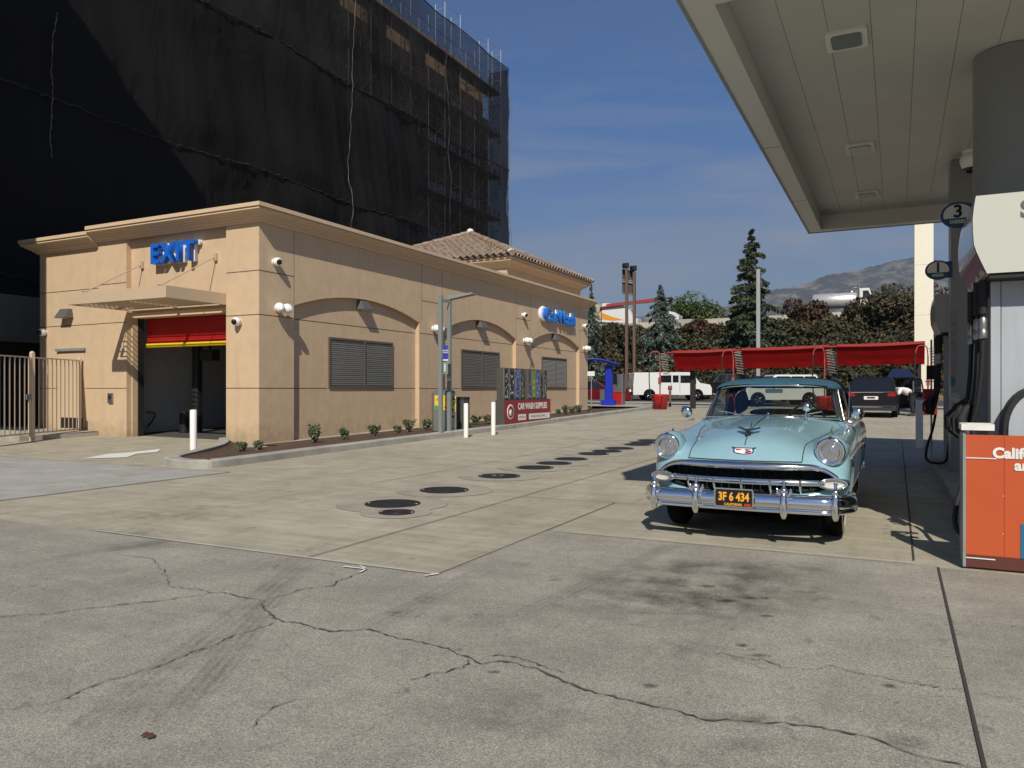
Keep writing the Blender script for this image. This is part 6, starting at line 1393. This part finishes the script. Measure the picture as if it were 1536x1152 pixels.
q.build('window_frame',BLK,dr,world=False); q=MB(); q.add([Md@Vector(v) for v in ((.02,0,1.05),(1.03,0,1.05),(.94,0,1.58),(.31,0,1.6))],[(0,1,2,3)]); q.build('pane',M['sideglass'],dr,world=False)
# pale suv beyond the convertible, seen through its windows
c_=atD(1166,YH,44); veh('parked_suv',(c_.x,c_.y,gz(c_.x,c_.y)),YAW+R(183),'off white SUV side on, seen through the windows of the blue convertible','car',4.8,1.95,[(-2.4,.95),(-2.3,1.1),(1.1,1.12),(2.3,1.02),(2.38,.75)],.36,(-1.45,1.5),(-2.25,1.2,-1.95,.4,1.1,1.80,.15),WSUV,[(.05,.30,.15,.85),(.33,.60,.15,.85),(.63,.93,.15,.85)],wr=.38)
c_=atD(1090,YH,58); veh('parked_pickup',(c_.x,c_.y,gz(c_.x,c_.y)),YAW+R(178),'dark pickup truck behind the red awning, mostly hidden by the convertible roof','car',5.4,2.0,[(-2.7,1.0),(-2.65,1.2),(-.6,1.2),(1.3,1.22),(2.6,1.1),(2.68,.8)],.42,(-1.7,1.75),(-.7,1.35,-.45,.65,1.2,1.92,.15),BLK,[(.08,.46,.15,.85),(.52,.93,.15,.85)],wr=.40)
c_=atD(1146,YH,52); veh('parked_car',(c_.x,c_.y,gz(c_.x,c_.y)),YAW+R(92),'dark car beyond the street pole just above the convertible roof','car',4.6,1.85,[(-2.3,.9),(-2.2,1.0),(1.2,1.02),(2.2,.9),(2.28,.65)],.28,(-1.35,1.4),(-2.0,1.0,-1.4,.3,1.0,1.72,.18),BLK,[(.1,.45,.12,.85),(.5,.9,.12,.85)])
c_=atD(887,YH,46); veh('parked_car',(c_.x,c_.y,gz(c_.x,c_.y)),YAW+R(6),'dark red car half hidden by the far corner of the car wash','car',4.5,1.8,[(-2.25,.85),(-2.1,.98),(1.1,.95),(2.1,.82),(2.22,.6)],.25,(-1.35,1.4),(-1.9,1.0,-1.2,.25,.95,1.42,.20),RED,[(.1,.45,.12,.85),(.5,.9,.12,.85)],wr=.33)
# person bending at the open door
def skin_person(loc,rz):
    t=thing('person',loc,'person in white shirt and dark trousers bending into the open black SUV','person',rotz=rz)
    J=dict(pel=(0,0,.93),sp=(.22,0,1.10),ch=(.48,0,1.20),nk=(.62,0,1.16),hd=(.74,0,1.08),la=(.50,.19,1.16),le=(.62,.22,.92),lh=(.78,.18,.78),ra=(.50,-.19,1.16),re=(.64,-.22,.92),rh=(.80,-.18,.80),lk=(.03,.12,.50),lf=(-.04,.13,.08),lt=(.12,.14,.04),rk=(-.05,-.12,.50),rf=(-.16,-.13,.08),rt=(.0,-.14,.04),lhp=(0,.10,.88),rhp=(0,-.10,.88))
    Rr=dict(pel=.15,sp=.15,ch=.16,nk=.065,hd=.10,la=.07,le=.045,lh=.035,ra=.07,re=.045,rh=.035,lk=.075,lf=.05,lt=.04,rk=.075,rf=.05,rt=.04,lhp=.11,rhp=.11)
    def sk(names,edges,m,nm,add=0.0,par=None):
        me=bpy.data.meshes.new(nm); me.from_pydata([J[n_] for n_ in names],[(names.index(a),names.index(c)) for a,c in edges],[]); me.materials.append(m)
        o=bpy.data.objects.new(nm,me); COL.objects.link(o); o.modifiers.new('s','SKIN'); 
        for i,n_ in enumerate(names): me.skin_vertices[0].data[i].radius=(Rr[n_]+add,Rr[n_]+add)
        me.skin_vertices[0].data[0].use_root=True
        s_=o.modifiers.new('ss','SUBSURF'); s_.levels=2; s_.render_levels=2
        me2=evalmesh(o); o.modifiers.clear(); o.data=me2; me2.polygons.foreach_set('use_smooth',[True]*len(me2.polygons)); me2.materials.clear(); me2.materials.append(m); o.parent=par or t; return o
    allj=list(J); E_=[('pel','sp'),('sp','ch'),('ch','nk'),('nk','hd'),('ch','la'),('la','le'),('le','lh'),('ch','ra'),('ra','re'),('re','rh'),('pel','lhp'),('lhp','lk'),('lk','lf'),('lf','lt'),('pel','rhp'),('rhp','rk'),('rk','rf'),('rf','rt')]
    bd=sk(allj,E_,mat('skin',(.30,.17,.11),.5),'body')
    sk(['pel','sp','ch','la','le','ra','re'],[('pel','sp'),('sp','ch'),('ch','la'),('la','le'),('ch','ra'),('ra','re')],mat('white_shirt',(.75,.76,.78),.8),'shirt',.035,bd)
    sk(['pel','lhp','lk','lf','rhp','rk','rf'],[('pel','lhp'),('lhp','lk'),('lk','lf'),('pel','rhp'),('rhp','rk'),('rk','rf')],mat('dark_trousers',(.012,.012,.015),.8),'trousers',.028,bd)
    q=MB(); q.lathe([(.001,.12),(.07,.10),(.112,.03),(.112,-.02),(.08,-.05)],(.76,0,1.10),(.3,0,1),16); q.build('hair',mat('dark_hair',(.01,.008,.007),.6),bd,world=False)
    for s in (-1,1):
        x_,z_=((.12,.04) if s>0 else (0,.04)); q=MB(); q.rbox(x_-.20,x_+.08,s*.13-.05,s*.13+.05,0,.09,.04); q.build('shoe',M['rubber'],bd,world=False)
c_=atD(1367,YH,33.2); skin_person((c_.x,c_.y,gz(c_.x,c_.y)),YAW+R(172))
# trucks on the freeway
def rel(px,Y): p=onY(px,YH,Y); return p.x
M['tank']=mat('polished_tank',(.72,.70,.66),.38,metal=.55,col2=(.6,.58,.55),scale=3)
Y=100; xa,xb=rel(1218,Y),rel(1287,Y); xc,xd=rel(1290,Y),rel(1313,Y); dd=dep((xa+xb)/2,Y); s_=dd/F_; zt=CH+(YH-440)*s_; zb=CH+(YH-463)*s_; rr=(zt-zb)/2; zm=(zt+zb)/2
t=thing('tank_truck',((xa+xd)/2,Y,9.0),'truck with polished steel tank and white cab on the freeway','truck')
q=MB(); q.lathe([(.001,0),(rr*.8,.06),(rr,.25),(rr,xb-xa-.25),(rr*.8,xb-xa-.06),(.001,xb-xa)],(xa,Y,zm),(1,0,0),32); q.build('tank',M['tank'],t)
q=MB(); q.tube([(xa+2.2,Y,zt),(xa+2.2,Y,zt+.5),(xa+2.5,Y,zt+.55)],.05,6); q.tube([(xa+3.6,Y,zt),(xa+3.6,Y,zt+.55),(xa+5.2,Y,zt+.55),(xa+5.2,Y,zt)],.05,6); q.lathe([(.35,0),(.35,.25),(.001,.3)],(xa+4.4,Y,zt-.05),seg=14); q.tube([(xb+.15,Y-.6,zm-.6),(xb+.15,Y-.6,zt+1.1)],.07,8); q.build('fittings',M['steel'],t)
zr=CH+(YH-436)*s_; q=MB(); q.prism([(xc,zb-1.0),(xc,zr),(xc+.62*(xd-xc),zr),(xc+.85*(xd-xc),zr-1.1),(xd+.9,zr-1.35),(xd+1.0,zb-1.0)],'y',Y-1.1,Y+1.1); cb=q.build('cab',M['white'],t,bevel=.08)
q=MB(); q.prism([(xc+.35,zr-1.15),(xc+.35,zr-.3),(xc+.56*(xd-xc),zr-.3),(xc+.78*(xd-xc),zr-1.15)],'y',Y-1.12,Y-1.105); q.build('cab_window',M['vglass'],cb)
q=MB(); q.box(xa,xd,Y-.9,Y+.9,zb-1.0,zb-.5); q.build('chassis',M['bump'],t)
for x in (xa+.6,xa+1.7,xd+.2): q=MB(); q.lathe([(.001,0),(.5,0),(.5,.3),(.001,.3)],(x,Y-1.1,zb-1.0),(0,1,0),20); q.build('wheel',M['tyre'],t)
Y=97; t=thing('crane_truck',(rel(950,Y),Y,9),'white utility truck with orange stripe and long red crane boom on the freeway','truck')
def ypz(px,py): p=onY(px,py,Y); return (p.x,p.z)
q=MB(); q.prism([ypz(*v) for v in ((907,484),(907,456),(934,457),(949,466),(953,476),(960,479),(960,486))],'y',Y-1.1,Y+1.1); q.build('body',VAN,t,bevel=.08)
q=MB(); q.prism([ypz(*v) for v in ((907,480),(907,470),(922,476),(930,478),(940,481),(922,482))],'y',Y-1.115,Y-1.102); q.build('orange_stripe',mat('orange_stripe',(.75,.30,.03),.4),t)
q=MB(); q.prism([ypz(*v) for v in ((894,484),(894,458),(906,458),(906,484))],'y',Y-1.0,Y+1.0); q.build('rear_frame',mat('cream_equipment',(.45,.42,.25),.6,col2=(.1,.09,.06),scale=1.6,lo=.48,hi=.55),t)
q=MB(); q.box(ypz(906,0)[0],ypz(907.5,0)[0],Y-1.05,Y+1.05,ypz(0,484)[1] if False else onY(906,484,Y).z,onY(906,455,Y).z); q.build('outrigger',M['dark'],t)
A,B_=ypz(905,463),ypz(998,450.5); q=MB(); q.tube([(A[0],Y-1.3,A[1]),(ypz(940,458)[0],Y-1.3,ypz(940,458.5)[1])],.14,6); q.tube([(ypz(915,459)[0],Y-1.3,ypz(915,460)[1]),(B_[0],Y-1.3,B_[1])],[.26,.34],4,sm=False); q.build('boom',mat('boom_red',(.30,.05,.04),.5),t)
A,B_=ypz(998,451),ypz(1012,450.5); q=MB(); q.tube([(A[0],Y-1.3,A[1]),(B_[0],Y-1.3,B_[1])],[.2,.3],6); q.tube([(B_[0],Y-1.3,B_[1]),(B_[0]-.4,Y-1.3,B_[1]-.6)],.1,5); q.build('boom_head',M['dark'],t)
t=thing('freeway_car',(rel(1007,Y),Y,9),'white and dark red vehicle front showing above the freeway wall','car')
q=MB(); q.prism([ypz(*v) for v in ((993,480),(994,469),(1002,467),(1014,469),(1021,474),(1021,480))],'y',Y-.9,Y+.9); q.build('body',VAN,t,bevel=.1); q=MB(); q.prism([ypz(*v) for v in ((996,478),(998,471),(1010,472),(1018,477))],'y',Y-.92,Y-.905); q.build('side_print',mat('dark_red_print',(.12,.02,.02),.4),t)
# ---- red shade awning and vacuum stands
AY=39.5; xl,xr=-10.76,1.15; M['shade']=mat('red_shade_cloth',(.24,.006,.006),.8,col2=(.20,.005,.006),scale=1.5,spec=.1); M['redlight']=mat('red_shade_edge',(.32,.025,.022),.7)
t=thing('shade_awning',((xl+xr)/2,AY,0),'long dark red cloth shade awning over the vacuum bays','awning')
for (a,c) in ((xl+.3,-7.25),(-6.95,-2.9),(-2.55,xr)):
    rows=[]
    for k in range(25):
        x=a+(c-a)*k/24; zt=3.44+(x-xl)/(xr-xl)*.19; sag=.05*math.sin(math.pi*(k/24)); rows.append([(x,AY,zt-.10-sag),(x,AY,zt-sag*.5),(x,AY+.05,zt+.01-sag*.5),(x,AY+.16,zt-.22-sag),(x,AY+.32,zt-.47-sag),(x,AY+.48,zt-.72-sag*.3),(x,AY+.62,zt-1.0+.03*math.sin(k))])
    b=MB(); b.grid(rows,sm=False); b.build('cloth',M['shade'],t)
    b=MB(); b.grid([[(x[1][0],x[1][1]-.012,x[1][2]+.02),(x[0][0],x[0][1]-.012,x[0][2]+.01)] for x in rows],sm=False); b.build('cloth_edge',M['redlight'],t)
b=MB(); b.tube([(xl,AY+.1,3.36),(xr,AY+.1,3.55)],.05,8); b.build('ridge_beam',M['red'],t)
for x in (-9.7,-7.1,-2.75,.9):
    b=MB(); b.rbox(x-.13,x+.13,AY+1.2,AY+1.45,gz(x,AY)-.1,3.15,.02); b.box(x-.05,x+.05,AY+.65,AY+1.2,2.6,2.7); b.build('support_post',M['dark'],t)
M['coil']=mat('coiled_hose_grey',(.16,.12,.10),.6,col2=(.45,.40,.34),scale=9); M['boomred']=mat('weathered_red_tube',(.26,.035,.03),.55,col2=(.40,.10,.08),scale=6)
for i,(px,lab) in enumerate(((990,'red vacuum stand with hose boom at the left end of the awning'),(1100,'red vacuum stand under the second gap of the awning, behind the convertible'),(1237,'red vacuum stand seen through the convertible windshield, third from left'),(1392,'red vacuum boom and hose at the right end of the awning'))):
    x=onY(px,YH,AY-.35).x; y=AY-.35; g=gz(x,y); t=thing('vacuum_stand',(x,y,g),lab,'vacuum stand','car vacuum stands under the awning')
    b=MB(); b.lathe([(.30,0),(.36,.02),(.40,.70),(.42,.76),(.36,.78),(.001,.80)],(x,y,g),seg=20); b.build('drum',M['red'],t)
    b=MB(); b.tube([(x,y,g+.7),(x,y,2.95)],.035,8); b.rbox(x-.07,x+.07,y-.12,y-.02,g+1.3,g+1.65,.01); b.tube(crom([(x,y,2.9),(x-.05,y-.05,3.35),(x-.22,y-.1,3.42),(x-.42,y-.15,3.36),(x-.50,y-.2,3.08)],5),.026,8); b.build('boom_post',M['boomred'],t)
    b=MB(); pts=[]
    for k in range(130):
        f=k/129; z=3.35-1.15*f; a=f*6.283*9; pts.append((x+.20+.17*math.cos(a)+.16*f,y-.05+.12*math.sin(a),z))
    b.tube(pts,0.019,4,caps=False); b.build('coiled_hose',M['coil'],t)
    b=MB(); b.tube(crom([(x-.50,y-.2,3.1),(x-.52,y-.2,2.4),(x-.50,y-.15,1.4),(x-.25,y-.3,g+.35),(x+.15,y-.42,g+.15),(x+.22,y-.4,g+.7)],6),.03,6); b.build('hose',M['rubber'],t)
p=gnd(1005,610); t=thing('hose_bib',p,'short rusty red standpipe right of the first vacuum drum','standpipe'); q=MB(); q.tube([p,p+Vector((0,0,.9))],.07,8); q.lathe([(.001,0),(.12,.05),(.12,.25),(.001,.3)],p+Vector((0,0,.9)),seg=10); q.build('pipe',mat('faded_red_pipe',(.20,.07,.05),.7),t)
# blue payment station
p=gnd(913,612); x,y,g=p.x,p.y,gz(p.x,p.y)+.1
t=thing('pay_station',(x,y,g),'bright blue post with curved roof and grey machine beyond the wash building','pay station')
M['vblue']=mat('vivid_blue_paint',(.01,.03,.40),.4); rv=Vector(Rv+(0,)); 
q=MB(); q.rbox(x-.16,x+.20,y-.16,y+.16,g-.1,2.75,.03); q.rbox(x-.34,x+.36,y-.3,y+.3,g-.1,g+.35,.03); q.build('post',M['vblue'],t)
cen=Vector((x,y,0)); rows=[]
for k in range(13):
    f=-1+2*k/12; u=rv*(f*1.0-.55); z=2.72+.42*math.cos((f+.35)*.95)-.10; rows.append([(x+u.x+Fv[0]*v,y+u.y+Fv[1]*v,z) for v in (-.6,.6)])
q=MB(); q.grid(rows); q.build('roof',M['vblue'],t,solid=.07)
q=MB(); 
for k in range(0,13,2): A=rows[k]; q.tube([Vector(A[0])+Vector((0,0,-.06)),Vector(A[1])+Vector((0,0,-.06))],.03,5)
q.build('roof_rib',M['vblue'],t)
p2=cen+rv*-.1+Vector((0,.5,0)); q=MB(); q.rbox(p2.x-.52,p2.x-.17,p2.y-.2,p2.y+.3,g-.05,g+.9,.02); q.rbox(p2.x-.45,p2.x+.62,p2.y+.31,p2.y+.8,g-.05,g+1.75,.03); q.build('machine',M['steel'],t)
p=gnd(927,611); t=thing('red_cabinet',p,'square red cabinet beside the blue pay station','cabinet'); g=gz(p.x,p.y); q=MB(); q.rbox(p.x-.33,p.x+.33,p.y-.3,p.y+.3,g+.0,g+.82,.03); q.build('body',M['red'],t); q=MB(); q.rbox(p.x-.35,p.x+.35,p.y-.32,p.y+.32,g+.821,g+.86,.03); q.build('lid',M['red'],t)
p=gnd(887,620); t=thing('small_sign_post',p,'small white square sign on a thin post at the end of the planter','sign'); g=gz(p.x,p.y); d_=dep(p.x,p.y); q=MB(); q.tube([(p.x,p.y,g),(p.x,p.y,CH+(YH-562)/F_*d_)],.025,6); q.build('post',M['galv'],t)
q=MB(); z=CH+(YH-557)/F_*d_; q.rbox(p.x-.18,p.x+.18,p.y-.04,p.y-.03,z-.22,z,.02,axis='y'); q.build('plate',M['white'],t)
# blue tarp roof far right under the awning
p=onY(1360,566,58); t=thing('blue_canopy_tent',(p.x,p.y,1),'dark blue pitched canopy roof beyond the awning beside the pylon','canopy')
q=MB(); x0,x1=onY(1330,YH,58).x,onY(1372,YH,58).x; q.add([(x0,57,2.25),(x1,57,2.25),(x1,60,2.25),(x0,60,2.25),((x0+x1)/2-.5,58.5,2.85),((x0+x1)/2+.5,58.5,2.85)],[(0,1,5,4),(1,2,5),(2,3,4,5),(3,0,4),(3,2,1,0)]); q.build('roof',mat('navy_tarp',(.005,.012,.05),.7),t)
for x_ in (x0+.1,x1-.1):
    q=MB(); q.tube([(x_,57.1,.6),(x_,57.1,2.0)],.05,6); q.build('leg',M['galv'],t)
# ---- the air: an even box of haze round everything
HZ=thing_=None
m=bpy.data.materials.new('air_haze'); m.use_nodes=True; n=m.node_tree.nodes; n.remove(n['Principled BSDF']); v=n.new('ShaderNodeVolumePrincipled'); v.inputs['Color'].default_value=(.62,.76,1.0,1); v.inputs['Density'].default_value=.00012; v.inputs['Anisotropy'].default_value=.2
m.node_tree.links.new(v.outputs[0],n['Material Output'].inputs['Volume'])
b=MB(); b.box(-9200,9200,-9200,9200,-1.2,760); hz=b.build('haze',m,kind='stuff')
